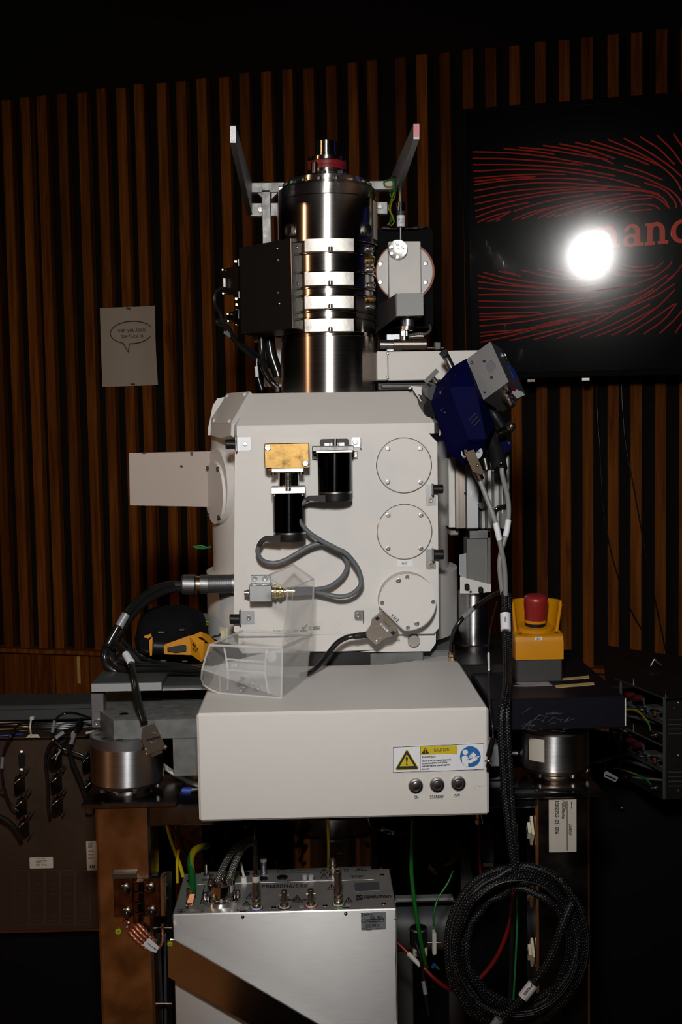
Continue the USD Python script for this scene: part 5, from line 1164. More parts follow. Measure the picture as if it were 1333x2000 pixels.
obj('lettering', ttext('SERVICE', *T3(480, 712), .0045, 20, True), 'ink', ps); obj('lettering', ttext('MODE', *T3(482, 724), .0045, 15, True), 'ink', ps)
obj('lettering', ttext('HV', 392, 1781, .0045, 6, True), 'ink', ps); obj('lettering', ttext('SUP', *T3(832, 1020), .0045, 9, True), 'ink', ps)
for q in ([(385, 650), (487, 627), (535, 668)],): pass
def warn(x, y, w, par=ps):
    a, b, c_ = (x, y - w * .55), (x + w * .55, y + w * .12), (x - w * .55, y + w * .12)
    obj('warning_triangle', cat_([tline([a, b, c_, a], .0007), tline([(x, y - w * .3), (x, y - w * .05)], .0009)]), 'ink', par)
for x, y in (T4(460, 652), T4(680, 435), T4(680, 477), T4(880, 668), T4(48, 695)): warn(x, y, 13)
warn(*T4(742, 566), 15); warn(*T4(80, 640), 15)
obj('lettering', ttext('CE', *T4(840, 428), .010, 11, True), 'ink', rp); obj('lettering', ttext('RU', *T4(945, 424), .012, 15, True), 'ink', rp); obj('lettering', ttext('c    us', *T4(922, 424), .005, 28, True), 'ink', rp)
obj('scale_mark', cat_([tline([T4(905, 466), T4(995, 464)], .0022)] + [tline([T4(912 + k * 14, 468), T4(914 + k * 14, 478)], .0006) for k in range(6)]), 'ink', rp)
obj('text_frame', tline([T4(300, 440), T4(302, 415), T4(620, 405), T4(625, 435), T4(300, 443)], .0005), 'ink', rp)
obj('lettering', ttext('INPUT CURRENT 24VDC 5A', *T4(316, 427), .0045, 58), 'ink', rp); obj('lettering', ttext('F1 T5A 250V', *T4(316, 438), .004, 33), 'ink', rp)
for x, y, r in ((478, 1708.5, 11), (514.5, 1717.5, 9), (552, 1715, 11)): obj('black_port', cyl(top(x, y, -.002), top(x, y, .0024), r * S(1.8), 28), 'black_plastic', rp)
sd = obj('silver_label', tpoly([T4(928, 522), T4(1128, 513), T4(1133, 578), T4(933, 588)], .0006), 'label_dark', ps)
obj('lettering', ttext('CE RU us', *T4(975, 550), .008, 33, True), 'ink', sd); obj('lettering', ttext('EBM30N6/582', *T4(965, 571), .006, 30, True), 'ink', sd)
obj('ground_symbol', cat_([tline([(T3(278 + 38 * math.cos(a), 1023 + 17 * math.sin(a))) for a in np.linspace(0, 2 * math.pi, 20)], .0006), tline([T3(278, 1010), T3(278, 1026)], .0006), tline([T3(258, 1026), T3(298, 1026)], .0006), tline([T3(266, 1031), T3(290, 1031)], .0005)]), 'ink', ps)
obj('bracket_line', tline([T3(512, 768), T3(472, 950), T3(496, 953)], .0007), 'ink', ps)
for x, y in (T4(1146, 398), T4(1153, 453), T4(1167, 689), T4(272, 717), T4(690, 704), T3(355, 720)): obj('rivet', dome_screw(top(x, y), [0, 0, 1], .0042, .0012, 14), 'dark_steel', ps)
for x, y in (T4(497, 710), T4(876, 697), T4(52, 720)): obj('grey_dot', cyl(top(x, y, -.001), top(x, y, .0004), .004, 14), 'grey_paint', ps)
obj('slot_mark', cat_([tline([T4(0, 752), T4(40, 749)], .0016), tline([T4(835, 722), T4(880, 721)], .0016), tline([T4(325, 410), T4(370, 408)], .0014), tline([T4(385, 498), T4(425, 497)], .0014)]), 'ink', ps)
for x, y in (T4(18, 796), T4(857, 769)): obj('front_screw', dome_screw(P(x, y, DSu), FWD, 3.6 * S(DSu), .002), 'dark_steel', ps)
obj('seam', cat_([bpx(773.2, 1778, 774.2, 2000, DSu - .0004, .001, 0), bpx(340, 1790, 341, 2000, DSu - .0004, .001, 0), bpx(770, 1795, 774, 1796.5, DSu - .0004, .001, 0)]), 'dark_steel', ps)
rl = obj('rating_label', ppx([T4(980, 762), T4(1185, 756), T4(1187, 896), T4(984, 904)], DSu - .0006, .0008), 'label_silver', ps)
DL = DSu - .001
def rt(t, x, y, h, w, b=True): q_ = T4(x, y); return obj('lettering', tf(t, q_[0], q_[1], DL, h, -1.5, bold=b, width=w), 'ink', rl)
rt('Spellman', 1003, 782, 3.8, 19); rt('CE', 1055, 812, 5.5, 8.5); rt('RU', 1106, 810, 6, 10); rt('c', 1093, 812, 3, 2); rt('us', 1155, 808, 3, 4.5); rt('EBM30N6/582', 1012, 829, 2.6, 31, False); rt('101600135', 1043, 846, 2.2, 16, False); rt('30kV 1A', 1100, 893, 2.2, 14, False); rt('Model', 988, 893, 2.2, 6, False)
obj('logo', ppx([T4(982, 764), T4(997, 763), T4(993, 778), T4(1000, 788), T4(986, 796), T4(990, 780)], DL, .0004), 'ink', rl)
obj('barcode', cat_([ppx([T4(1015 + k * 6.2, 852), T4(1015 + k * 6.2 + w_, 852), T4(1015 + k * 6.2 + w_, 874), T4(1015 + k * 6.2, 874)], DL, .0004) for k, w_ in enumerate([3, 2, 4, 2, 3, 5, 2, 4, 3, 2, 5, 3, 2, 4, 2, 3, 4, 2, 3, 2])]), 'ink', rl)
obj('frame_box', extr(unary_union([LineString([(P(*T4(*p), DL)[0], P(*T4(*p), DL)[2]) for p in q]).buffer(.00035) for q in ([(985, 818), (1165, 812), (1166, 832), (986, 838), (985, 818)], [(1025, 880), (1065, 879), (1065, 900), (1026, 901), (1025, 880)])]), [0, DL + .0003, 0], [1, 0, 0], [0, 0, 1], .0004), 'ink', rl)
# connectors on its top
def stand(prof, px, py, name, mat, par, n=28):
    return obj(name, lathe([(r * S(1.75), h * S(1.75)) for r, h in prof], top(px, py), [0, 0, 1], n), mat, par)
def bnc(px, py, ring_mat, tall, label):
    t = thing('coax_connector', label, 'connector', top(px, py))
    stand([(13, 0), (13, 1)], px, py, 'colour_ring', ring_mat, t); stand([(10.5, 0), (10.5, 3)], px, py, 'white_washer', 'white_plastic', t)
    b_ = stand([(9, 0), (9, 6), (6, 9), (6, 33), (5.2, 34), (4.2, 34), (4.2, 28), (.1, 28)] if not tall else [(9, 0), (9, 6), (7, 9), (8.5, 14), (9, 16), (7.5, 20), (9, 24), (9, 32), (7.5, 36), (7, 60), (5, 62)], px, py, 'barrel', 'nickel', t)
    if not tall: obj('bayonet_pin', cyl(top(px, py) + [-.0075, -.001, .020], top(px, py) + [.0075, -.001, .020], .0012, 8), 'nickel', b_)
    return t
b1 = bnc(501.5, 1774, 'blue_plastic', True, 'blue-ringed connector with black cable on the power supply, leftmost of the row')
obj('sleeve', cyl(top(501.5, 1774) + [0, 0, .03], top(501.5, 1774) + [0, 0, .055], 7.2 * S(1.75), 20), 'dark_grey', b1); obj('label', lathe([(7.6 * S(1.75), .043), (7.6 * S(1.75), .052)], top(501.5, 1774), [0, 0, 1], 24), 'label_cream', b1)
obj('boot', cyl(top(501.5, 1774) + [0, 0, .055], top(501.5, 1774) + [0, 0, .085], 4.2 * S(1.75), 16), 'dark_steel', b1)
obj('cable', tube([top(501.5, 1774) + [0, 0, .085], top(501, 1774) + [0, .01, .115], top(500, 1774) + [0, .06, .16]], .003), 'black_cable', b1)
bnc(556, 1772, 'black_plastic', False, 'black-ringed bare connector on the power supply, second of the row')
bnc(608, 1769.5, 'red_plastic', False, 'red-ringed bare connector on the power supply, third of the row')
b4 = bnc(661.5, 1767, 'green_cable', True, 'green-ringed capped connector on the power supply, rightmost of the row')
obj('cap', cyl(top(661.5, 1767) + [0, 0, .030], top(661.5, 1767) + [0, 0, .054], 7.4 * S(1.75), 24, .001), 'nickel', b4); obj('cap_loop', tube([top(661.5, 1767) + [-.003, 0, .05], top(661.5, 1767) + [-.003, 0, .057], top(661.5, 1767) + [.003, 0, .057], top(661.5, 1767) + [.003, 0, .05]], .001), 'steel', b4)
r4 = thing('coax_connector', 'tall nickel connector behind the green-ringed one on the power supply', 'connector', top(651, 1712))
stand([(9, 0), (9, 5), (6, 8), (8, 14), (9, 20), (6, 24), (8, 28), (6, 34), (7, 36), (6, 42), (3, 44)], 651, 1712, 'barrel', 'nickel', r4); obj('label', tpoly([T4(782, 345), T4(830, 340), T4(832, 372), T4(785, 374)], .02), 'label_silver', r4)
lm = thing('round_plug', 'ribbed silver round plug at the back of the power supply', 'plug', top(515, 1710))
stand([(8, 0), (8, 4), (6.5, 6)] + [(6.8 - (k % 2) * 1.1, 7 + k * 1.6) for k in range(11)] + [(6, 26), (6.5, 28), (6.5, 36), (5, 38)], 515.5, 1708, 'barrel', 'grey_alu', lm)
obj('label', lathe([(6.8 * S(1.8), 28 * S(1.8)), (6.8 * S(1.8), 34 * S(1.8))], top(515.5, 1708), [0, 0, 1], 20), 'label_cream', lm)
wj = thing('white_plug', 'little white square plug with a wire on the power supply', 'plug', top(477, 1722))
obj('body', box(top(477, 1722) + [0, 0, .004], [.0085, .009, .009], .001), 'white_plastic', wj); obj('wire', tube([top(477, 1722) + [0, 0, .008], top(475, 1722) + [0, .004, .014], top(470, 1722) + [0, .02, .024]], .002), 'white_plastic', wj)
cl = thing('fuse_holder', 'pair of grey fuse caps on the power supply top', 'fuse holder', top(602, 1718))
for x in (596, 608): obj('cap', cyl(top(x, 1718), top(x, 1718) + [0, 0, .009], .0045, 18, .001), 'grey_paint', cl)
obj('base', tpoly([T4(495, 496), T4(605, 492), T4(606, 484), T4(496, 488)], .002, .002), 'black_plastic', cl)
tg = thing('toggle_switch', 'metal toggle switch at the left rear of the power supply', 'switch', top(404, 1712))
obj('nut', lathe([(.006, 0), (.006, .003), (.004, .005)], top(403.5, 1711), [0, 0, 1], 6), 'steel', tg); obj('lever', lathe([(.0022, .004), (.0028, .02), (.002, .021)], top(403.5, 1711), [0, 0, 1], 14), 'steel', tg)
# high-voltage flange with two steel braided hoses
hf = thing('cable_flange', 'round polished steel flange with two braided hoses on the power supply', 'flange', top(433, 1758))
fc = top(433, 1760); k_ = S(1.76)
obj('disc', lathe([(37.5 * k_, 0), (37.5 * k_, .008), (36.5 * k_, .009), (.001, .009)], fc, [0, 0, 1], 56), 'polished_steel', hf)
obj('body', lathe([(28 * k_, .009), (28 * k_, .030), (27 * k_, .031), (.001, .031)], fc, [0, 0, 1], 56), 'polished_steel', hf)
for a in np.linspace(0, 2 * math.pi, 6, endpoint=False): obj('bolt', cap_screw(fc + [33 * k_ * math.cos(a + .1), 33 * k_ * math.sin(a + .1), .009], [0, 0, 1], .0045, .006, 14), 'steel', hf)
for a in np.linspace(0, 2 * math.pi, 6, endpoint=False): obj('bolt', cap_screw(fc + [23 * k_ * math.cos(a + .5), 23 * k_ * math.sin(a + .5), .031], [0, 0, 1], .004, .008, 14), 'steel', hf)
for sx in (-9, 8): obj('white_seal', bpx(433 + sx - 7, 1760, 433 + sx + 7, 1767, fc[1] - 28 * k_ - .0006, .004, .001), 'white_plastic', hf)
for k, pts in enumerate(([(423, 1742, 1.77), (426, 1718, 1.775), (438, 1690, 1.79), (453, 1665, 1.81), (470, 1649, 1.84), (492, 1640, 1.90)], [(444, 1742, 1.765), (448, 1718, 1.77), (457, 1690, 1.78), (470, 1664, 1.80), (482, 1650, 1.84), (500, 1645, 1.90)], [(450, 1720, 1.80), (460, 1690, 1.81), (474, 1660, 1.83), (492, 1646, 1.88)])):
    obj('braided_hose', tpx(pts, (6.6, 6.2, 4.6)[k] * S(1.78), n=16), 'braid_steel', hf)
es = thing('earth_cable', 'green and yellow earth cable bolted to the left front of the power supply', 'cable', top(370, 1772))
obj('sheath', tube([top(377, 1768) + [0, 0, .02], top(377, 1768) + [-.001, .004, .05], top(373, 1768) + [0, .01, .068], top(380, 1768) + [0, .03, .078], top(402, 1768) + [0, .06, .075]], .0055, n=14), 'earth_cable', es)
obj('stud', cyl(top(369, 1772), top(369, 1772) + [0, 0, .030], .0032, 16), 'steel', es); obj('nut', cat_([lathe([(.0062, 0), (.0062, .006)], top(370, 1774), [0, 0, 1], 6), lathe([(.006, .007), (.006, .010)], top(370, 1774), [0, 0, 1], 6)]), 'steel', es)
obj('lug', hull([top(370, 1774) + [x, y, z] for x, y, z in ((-.005, -.004, .006), (.005, -.004, .006), (.005, .004, .008), (.009, .002, .022), (.001, .002, .022))]), 'copper', es)
# diagonal polished strap in front
dg = thing('diagonal_strap', 'polished dark steel strap running diagonally in front of the power supply', 'strap', P(560, 2000, 1.69))
DG = 1.695
q5 = lambda x, y: (320 + x / 2.777, 1750 + y / 2.777)
obj('strap', ppx([q5(20, 238), q5(62, 240), q5(830, 694), q5(1060, 830), q5(700, 830), q5(465, 694), q5(25, 440)], DG, .004), 'polished_steel', dg)
earth_mark(*q5(34, 260), DG, 6.3, 'round green and yellow earth sticker on the end of the diagonal strap')
sbk = thing('side_bracket', 'grey upright sheet bracket between the left post and the power supply', 'bracket', P(330, 2000, 1.75))
obj('plate', hull([P(x, y, d) for x, y, d in ((318, 1705, 1.80), (336, 1702, 1.90), (336, 2040, 1.9), (322, 2040, 1.80), (324, 1702, 1.80), (326, 2040, 1.80))]), 'grey_rail', sbk)
for x, y in ((326, 1728), (327, 1754), (325, 1813), (324, 1960)): obj('screw', cyf(x, y, 1.79, 2.2, .01, 12), 'steel', sbk)
for y in (1812, 1960): obj('standoff', cyl(P(312, y, 1.78), P(336, y, 1.78), .003, 12), 'dark_steel', sbk)
# ------------------------------------------------------------------ emergency stop
zE = ZS
DE = 1.865
em = thing('emergency_stop', 'yellow emergency stop box with red mushroom button on the dark slab', 'emergency stop', [P(1054, 1310, DE)[0], DE + .03, zE])
ex0, ex1 = P(1010, 1300, DE)[0], P(1099, 1300, DE)[0]
exm, ew_ = (ex0 + ex1) / 2, ex1 - ex0
zA, zB, zC_, zD = zE, P(1054, 1288, DE)[2], P(1054, 1240, DE)[2], P(1046, 1232, DE)[2]
obj('base', box([exm, DE + .038, (zA + zB) / 2], [ew_, .076, zB - zA], .002), 'dark_grey', em)
prof = [(DE - .001, zB), (DE - .001, zC_ - .012), (DE + .002, zC_ - .004), (DE + .008, zC_), (DE + .077, zC_ + .006), (DE + .077, zB)]
bdy = extr(Polygon(prof), [exm - (ew_ / 2 + .002), 0, 0], [0, 1, 0], [0, 0, 1], ew_ + .004)
obj('housing', bdy, 'estop_yellow', em)
lb_ = obj('label_strip', bpx(1046, 1244, 1059, 1250.5, DE - .0016, .001, 0), 'label_white', em); obj('lettering', tf('S10', 1048.5, 1249.5, DE - .002, 4, 0, bold=True, width=8), 'ink', lb_)
eo = np.array([P(1046, 1200, DE + .04)[0], DE + .040, zC_ + .004]); ax = np.array([0, -.12, 1.0]); ax /= np.linalg.norm(ax)
ee = S(DE + .04)
obj('foot_ring', lathe([(.031, 0), (.031, .006), (.028, .008), (.001, .008)], eo - [0, 0, .002], ax, 48), 'estop_yellow', em)
obj('black_ring', lathe([(.0175, .006), (.0175, .013)], eo, ax, 36), 'black_plastic', em)
obj('yellow_ring', lathe([(.0185, .012), (.0185, .017), (.0175, .018)], eo, ax, 36), 'estop_yellow', em)
obj('mushroom_button', lathe([(.0185, .017), (.0188, .030), (.0200, .040), (.0203, .050), (.0195, .055), (.016, .058), (.008, .0595), (.0001, .060)], eo, ax, 48, cap=False), 'red_plastic', em, smooth=60)
# wrap-around guard: back wall curves to the two sides
ga = np.linspace(-.35, math.pi + .35, 26)
R1, R2 = .0385, .0355
outer = [(eo[0] + R1 * math.cos(a), eo[1] + .004 + R1 * math.sin(a)) for a in ga]; inner = [(eo[0] + R2 * math.cos(a), eo[1] + .004 + R2 * math.sin(a)) for a in ga[::-1]]
gm = plan(outer + inner, zC_ - .004, P(1046, 1168, DE + .07)[2])
v = np.asarray(gm.vertices); tt = (v[:, 2] - zC_) / (v[:, 2].max() - zC_)
v = v.copy(); v[:, 0] = eo[0] + (v[:, 0] - eo[0]) * (1 + .16 * tt); v[:, 1] += -.006 * tt
obj('guard', tm(v, gm.faces), 'estop_yellow', em, smooth=50)
for sx in (-1, 1):
    a = -.35 if sx > 0 else math.pi + .35
    p = np.array([eo[0] + (R1 + R2) / 2 * math.cos(a), eo[1] + .004 + (R1 + R2) / 2 * math.sin(a), 0])
    obj('guard_rim', tube([[p[0], p[1], zC_], [eo[0] + (p[0] - eo[0]) * 1.16, p[1] - .006, v[:, 2].max() - .004]], .0028, n=10), 'estop_yellow', em)
for x in (-.03, .031): obj('screw', dome_screw(np.array([exm + x, DE + .012, zC_ + .0008]), [0, 0, 1], .0028, .001), 'dark_steel', em)
# ------------------------------------------------------------------ left side of the chamber
sp = thing('side_plate', 'plain white rectangular plate sticking out left of the chamber', 'plate', P(330, 990, 2.12))
obj('plate', ppx([(252, 885), (412, 881.5), (420, 990), (254, 987)], 2.12, .05), 'side_paint', sp)
obj('hole', cyf(354.5, 911, 2.1195, 2.6, .002, 16, 0), 'black_plastic', sp)
obj('edge_mark', cat_([bpx(277, 885, 286, 886.5, 2.1195, .002, 0), bpx(372, 883, 377, 890, 2.1195, .002, 0)]), 'ink', sp)
for y in (922, 963): obj('screw', cyf(410, y, 2.118, 2.2, .003, 12), 'dark_steel', sp)
rc = thing('ribbed_feedthrough', 'ribbed grey metal feedthrough tube entering the chamber from the left', 'feedthrough', P(400, 1161, 1.99))
DR = 1.99
def hx(x0, x1, r, y=1141): 
    a, b = P(x0, y, DR), P(x1, y, DR); a[2] = b[2] = P(405, y, DR)[2]; return a, b, r * S(DR)
a, b, r = hx(392, 470, 19.5); k_ = np.linalg.norm(b - a)
prof = [(r * .97, 0)]
for i in range(24):
    t0 = k_ * (.20 + .60 * i / 24); prof += [(r * .97, t0), (r * .90, t0 + k_ * .008), (r * .90, t0 + k_ * .014), (r * .97, t0 + k_ * .022)]
obj('ribbed_body', lathe(prof + [(r * .97, k_)], a, b - a, 40), 'grey_alu', rc)
a, b, r = hx(383, 393, 17); obj('groove', cyl(a, b, r, 32), 'gold', rc); a, b, r = hx(380, 384, 19.5); obj('locking_ring', cyl(a, b, r, 32, .001), 'dark_steel', rc)
a, b, r = hx(355.5, 381, 20); obj('end_nut', lathe([(r * .86, 0), (r, .003), (r, np.linalg.norm(b - a))], a, b - a, 40), 'grey_alu', rc)
kc = cable('black_cable', 'thick black cable bundle looping left from the ribbed feedthrough down to the shelf', [
    ([(357, 1142, 1.99), (338, 1142, 1.985), (312, 1147, 1.97), (285, 1162, 1.95), (262, 1182, 1.93), (243, 1206, 1.91), (226, 1232, 1.90), (210, 1262, 1.89), (204, 1284, 1.88), (214, 1304, 1.88), (240, 1314, 1.88), (300, 1312, 1.87), (360, 1310, 1.86), (405, 1313, 1.85)], 8),
    ([(357, 1149, 1.985), (330, 1152, 1.975), (300, 1166, 1.955), (272, 1186, 1.935), (250, 1212, 1.915), (232, 1240, 1.90), (220, 1268, 1.885), (220, 1288, 1.875), (232, 1303, 1.87), (260, 1306, 1.865), (320, 1304, 1.86), (405, 1306, 1.84)], 7.5),
    ([(240, 1250, 1.895), (258, 1268, 1.88), (280, 1285, 1.87), (310, 1294, 1.86), (360, 1299, 1.85), (405, 1303, 1.835)], 3.4),
    ([(222, 1290, 1.87), (260, 1297, 1.86), (320, 1299, 1.855), (400, 1302, 1.84)], 3.2)])
obj('boot', tpx([(357, 1144, 1.99), (340, 1145, 1.985)], 10.5 * S(1.98), n=16), 'black_rubber', kc)
obj('tag', tpx([(246, 1200, 1.898), (233, 1224, 1.888)], 8.6 * S(1.9), n=14), 'label_silver', kc)
hk = cable('hanging_cable', 'black cable with white tag hanging over the shelf edge to a loose metal plug', [([(222, 1264, 1.865), (224, 1259, 1.86), (232, 1262, 1.85), (246, 1276, 1.83), (256, 1296, 1.80), (261, 1320, 1.768), (266, 1350, 1.755), (273, 1382, 1.735), (282, 1412, 1.72)], 7.0)])
obj('tag', tpx([(246, 1278, 1.822), (256, 1294, 1.797)], 7.6 * S(1.8), n=14), 'label_white', hk)
for x, y in ((216, 1258),): obj('cable_tie', lathe([(.012, -.002), (.012, .002)], P(x, y, 1.885), [.4, 0, -1], 20), 'black_plastic', hk)
hp_ = thing('d_sub_plug', 'loose metal D-sub plug dangling in front of the left isolator', 'plug', P(302, 1478, 1.70))
obj('hood', hull([P(x, y, d) for x, y in ((279, 1421), (302, 1412), (324, 1458), (318, 1464), (287, 1474), (276, 1440)) for d in (1.69, 1.705)]), 'nickel', hp_)
obj('shell', hull([P(x, y, d) for x, y in ((294, 1470), (315, 1462), (318, 1470), (297, 1479)) for d in (1.692, 1.703)]), 'steel', hp_)
obj('logo_bar', hull([P(x, y, d) for x, y in ((286, 1444), (312, 1437), (313, 1441), (287, 1448)) for d in (1.6888, 1.691)]), 'dark_steel', hp_)
obj('logo_ring', lathe([(11 * S(1.69), 0), (11 * S(1.69), .0007), (9.8 * S(1.69), .0007), (9.8 * S(1.69), .0001), (.0001, .0001)], P(300, 1441, 1.69), FWD, 28, cap=False), 'nickel', hp_)
for x, y in ((277, 1457), (284, 1466), (285, 1475), (322, 1462)): obj('thumb_screw', cyf(x, y, 1.688, 2.8, .012, 14), 'gold', hp_)
# ------------------------------------------------------------------ yellow power tool and bag on the shelf
DTo = 1.88
tl = thing('power_tool', 'yellow and black cordless power tool lying on the left shelf', 'power tool', P(340, 1300, DTo))
g6 = lambda x, y, d=DTo: P(260 + x / 7.841, 1180 + y / 7.841, d)
G6 = lambda pts, d0, d1: hull([g6(x, y, d) for x, y in pts for d in (d0, d1)])
obj('barrel', tube([g6(285, 640, DTo + .03), g6(400, 650, DTo + .03), g6(600, 660, DTo + .03)], 125 / 7.841 * S(DTo + .03), n=28, taper=([0, .2, 1], [.95, 1, .95])), 'black_plastic', tl)
obj('rear_end', G6([(100, 560), (160, 520), (235, 540), (235, 770), (110, 740)], DTo + .012, DTo + .05), 'black_gloss', tl)
obj('yellow_band', G6([(245, 560), (298, 500), (300, 560), (285, 600), (290, 785), (260, 795)], DTo + .006, DTo + .055), 'tool_yellow', tl)
obj('yellow_hook', cat_([G6([(165, 490), (280, 450), (285, 495), (235, 525), (230, 490), (170, 510)], DTo + .01, DTo + .03)]), 'tool_yellow', tl)
obj('grip_plate', G6([(472, 640), (495, 612), (700, 590), (870, 480), (900, 780), (760, 762), (490, 768), (472, 740)], DTo + .004, DTo + .02), 'tool_yellow', tl)
gb = obj('gear_housing', hull([g6(x, y, d) for x, y, d in ((865, 490, DTo + .002), (930, 470, DTo + .0), (1040, 420, DTo + .01), (1160, 470, DTo + .02), (1200, 560, DTo + .02), (1290, 600, DTo + .03), (1060, 880, DTo + .0), (1040, 880, DTo + .0), (900, 785, DTo + .002), (960, 600, DTo - .008), (1000, 700, DTo - .008), (1100, 560, DTo - .004), (900, 490, DTo + .05), (1180, 500, DTo + .06), (1050, 870, DTo + .05))]), 'tool_yellow', tl, smooth=25)
obj('switch', G6([(525, 665), (620, 655), (650, 640), (800, 620), (818, 640), (820, 700), (805, 720), (650, 740), (620, 715), (528, 715)], DTo - .002, DTo + .01), 'black_rubber', tl)
obj('switch_gap', G6([(530, 725), (620, 718), (622, 735), (535, 738)], DTo + .003, DTo + .01), 'nickel', tl)
obj('collar', tube([g6(1120, 780, DTo + .02), g6(1160, 830, DTo + .02)], .014, n=20), 'black_plastic', tl)
obj('warning_label', hull([g6(x, y, d) for x, y in ((1000, 510), (1060, 505), (1150, 590), (1100, 595)) for d in (DTo - .004, DTo)]), 'burnished_steel', tl)
obj('side_print', cat_([hull([g6(x + dx, y + dy, d) for dx, dy in ((0, 0), (18, 15), (8, 40), (-10, 25)) for d in (DTo - .010, DTo - .003)]) for x, y in ((920, 590), (945, 620), (925, 660), (960, 690), (985, 665))]), 'burnished_steel', tl)
bg = thing('tool_bag', 'soft black cloth bag behind the yellow power tool', 'bag', P(335, 1300, 2.02))
bb_ = trimesh.creation.icosphere(subdivisions=4); vv = np.asarray(bb_.vertices)
ctr_b = P(336, 1244, 2.02); rx, rz, ry = 70 * S(2.02), 62 * S(2.02), .075
sgn = np.sign(vv) * np.abs(vv) ** .62
vv = sgn / np.maximum(np.linalg.norm(sgn, axis=1, keepdims=True) ** .4, 1e-6)
vv = vv * (1 + .10 * (meshkit.fbm(vv * 3 + 5, 3, 2)[:, None] - .5)) * [rx, ry, rz] + ctr_b
vv[:, 2] = np.maximum(vv[:, 2], zp1)
obj('cloth', tm(vv, bb_.faces), 'black_cloth', bg, smooth=True)
for x, y, w in ((315, 1235, 13), (355, 1230.5, 11), (319, 1291, 12), (361, 1292, 11)):
    obj('buckle', bpx(x - w / 2, y - 2, x + w / 2, y + 1.5, DTo + (.062 if y < 1250 else .012), .004, .0006), 'nickel', bg)
strap_l = obj('strap', cat_([bpx(309, 1232, 321, 1295, DTo + .066, .003, .0008), bpx(349, 1228, 361, 1295, DTo + .066, .003, .0008)]), 'black_cloth', bg)
gc_ = cable('green_earth_lead', 'green and yellow wires behind the tool bag at the chamber foot', [([(398, 1213, 2.12), (408, 1214, 2.12), (420, 1216, 2.13)], 3.4), ([(398, 1219, 2.12), (408, 1219, 2.12), (420, 1221, 2.13)], 3)], 'earth_cable')
ge = thing('terminal_bracket', 'dull green grey terminal bracket behind the tool bag', 'bracket', P(410, 1225, 2.15))
obj('plate', bpx(396, 1198, 416, 1225, 2.14, .01), 'grey_rail', ge); obj('stud', cyf(413, 1208, 2.12, 3, .02, 14), 'steel', ge)
ds_ = cable('drawstring', 'thin green cord tied left of the chamber under the white side plate', [([(378, 1067, 2.1), (385, 1070, 2.1), (398, 1071, 2.1), (412, 1068, 2.11)], 2.2), ([(380, 1068, 2.1), (392, 1066, 2.1), (405, 1070, 2.1)], 1.8)], 'green_cable', 'cord', 8)
# ------------------------------------------------------------------ clear plastic bin
z0 = ZC
zt2 = ZC + .074
FRb, FLb, BRb = HZ(550, 1364, z0), HZ(429, 1354, z0), HZ(600, 1326, z0)
BLb = FLb + (BRb - FRb)
FRt, FLt, BRt, BLt = HZ(552, 1266, zt2), HZ(410, 1260, zt2), HZ(610, 1240, zt2), HZ(474, 1232, zt2)
NL1, NL2 = HZ(395, 1308, z0 + .045), HZ(398, 1338, z0 + .014)
bin_ = thing('clear_bin', 'translucent plastic storage bin with raised lid holding a few screws on the console', 'storage bin', (FRb + BLb) / 2)
bp = np.array([FRb, FLb, BRb, BLb, FRt, FLt, BRt, BLt, NL1, NL2]); bp[:4, 2] += .0005
cen = bp.mean(0)
inn = cen + (bp - cen) * (1 - .0016 / np.linalg.norm(bp - cen, axis=1, keepdims=True) * 1.2)
inn[4:8, 2] = zt2 + .01
om, im = mf(hull(bp)), mf(hull(inn))
obj('tub', om - im, 'bin_plastic', bin_, smooth=25)
def rib(pts, r=.0016): return tube(pts, r, n=6, res=2)
def fpt(px, py, base=(FRb, FLb, FRt)):
    n_ = np.cross(base[1] - base[0], base[2] - base[0]); n_ /= np.linalg.norm(n_); return hit(px, py, n_, n_.dot(base[0]))
obj('rim', cat_([rib([FLt, FRt], .002), rib([FRt, BRt], .002), rib([BRt, BLt], .002), rib([BLt, FLt], .002)]), 'bin_rib', bin_)
b10 = lambda x, y: (430 + x / 10.25, 1280 + y / 10.25)
obj('rib', cat_([rib([fpt(*b10(75, -200)), fpt(*b10(155, 280)), fpt(*b10(155, 700))]), rib([fpt(*b10(940, -150)), fpt(*b10(900, 340)), fpt(*b10(975, 780))]), rib([fpt(*b10(125, 75)), fpt(*b10(900, 135))]), rib([fpt(*b10(155, 290)), fpt(*b10(900, 345))]),
    rib([FLt, NL1, NL2, FLb]), rib([FLb, FRb], .002), rib([FRb, FRt], .0014), rib([FRb, BRb], .0016), rib([NL1, fpt(428, 1320), FLb], .0012)]), 'bin_rib', bin_)
pe = fpt(*b10(225, 235)) ; pe2 = fpt(*b10(850, 280)); e = pe2 - pe; wd = np.linalg.norm(e); e /= wd
nfr = np.cross(FLb - FRb, FRt - FRb); nfr /= np.linalg.norm(nfr); nfr = nfr if nfr[1] < 0 else -nfr
obj('embossed_lettering', text('MUKIeBUM', pe + nfr * .0003, e, np.cross(nfr, e), .0062, width=wd, depth=.0008), 'bin_rib', bin_)
obj('hinge_boss', lathe([(.0075, 0), (.0075, .004), (.005, .005), (.0001, .005)], fpt(533, 1283), nfr, 24, cap=False), 'bin_rib', bin_)
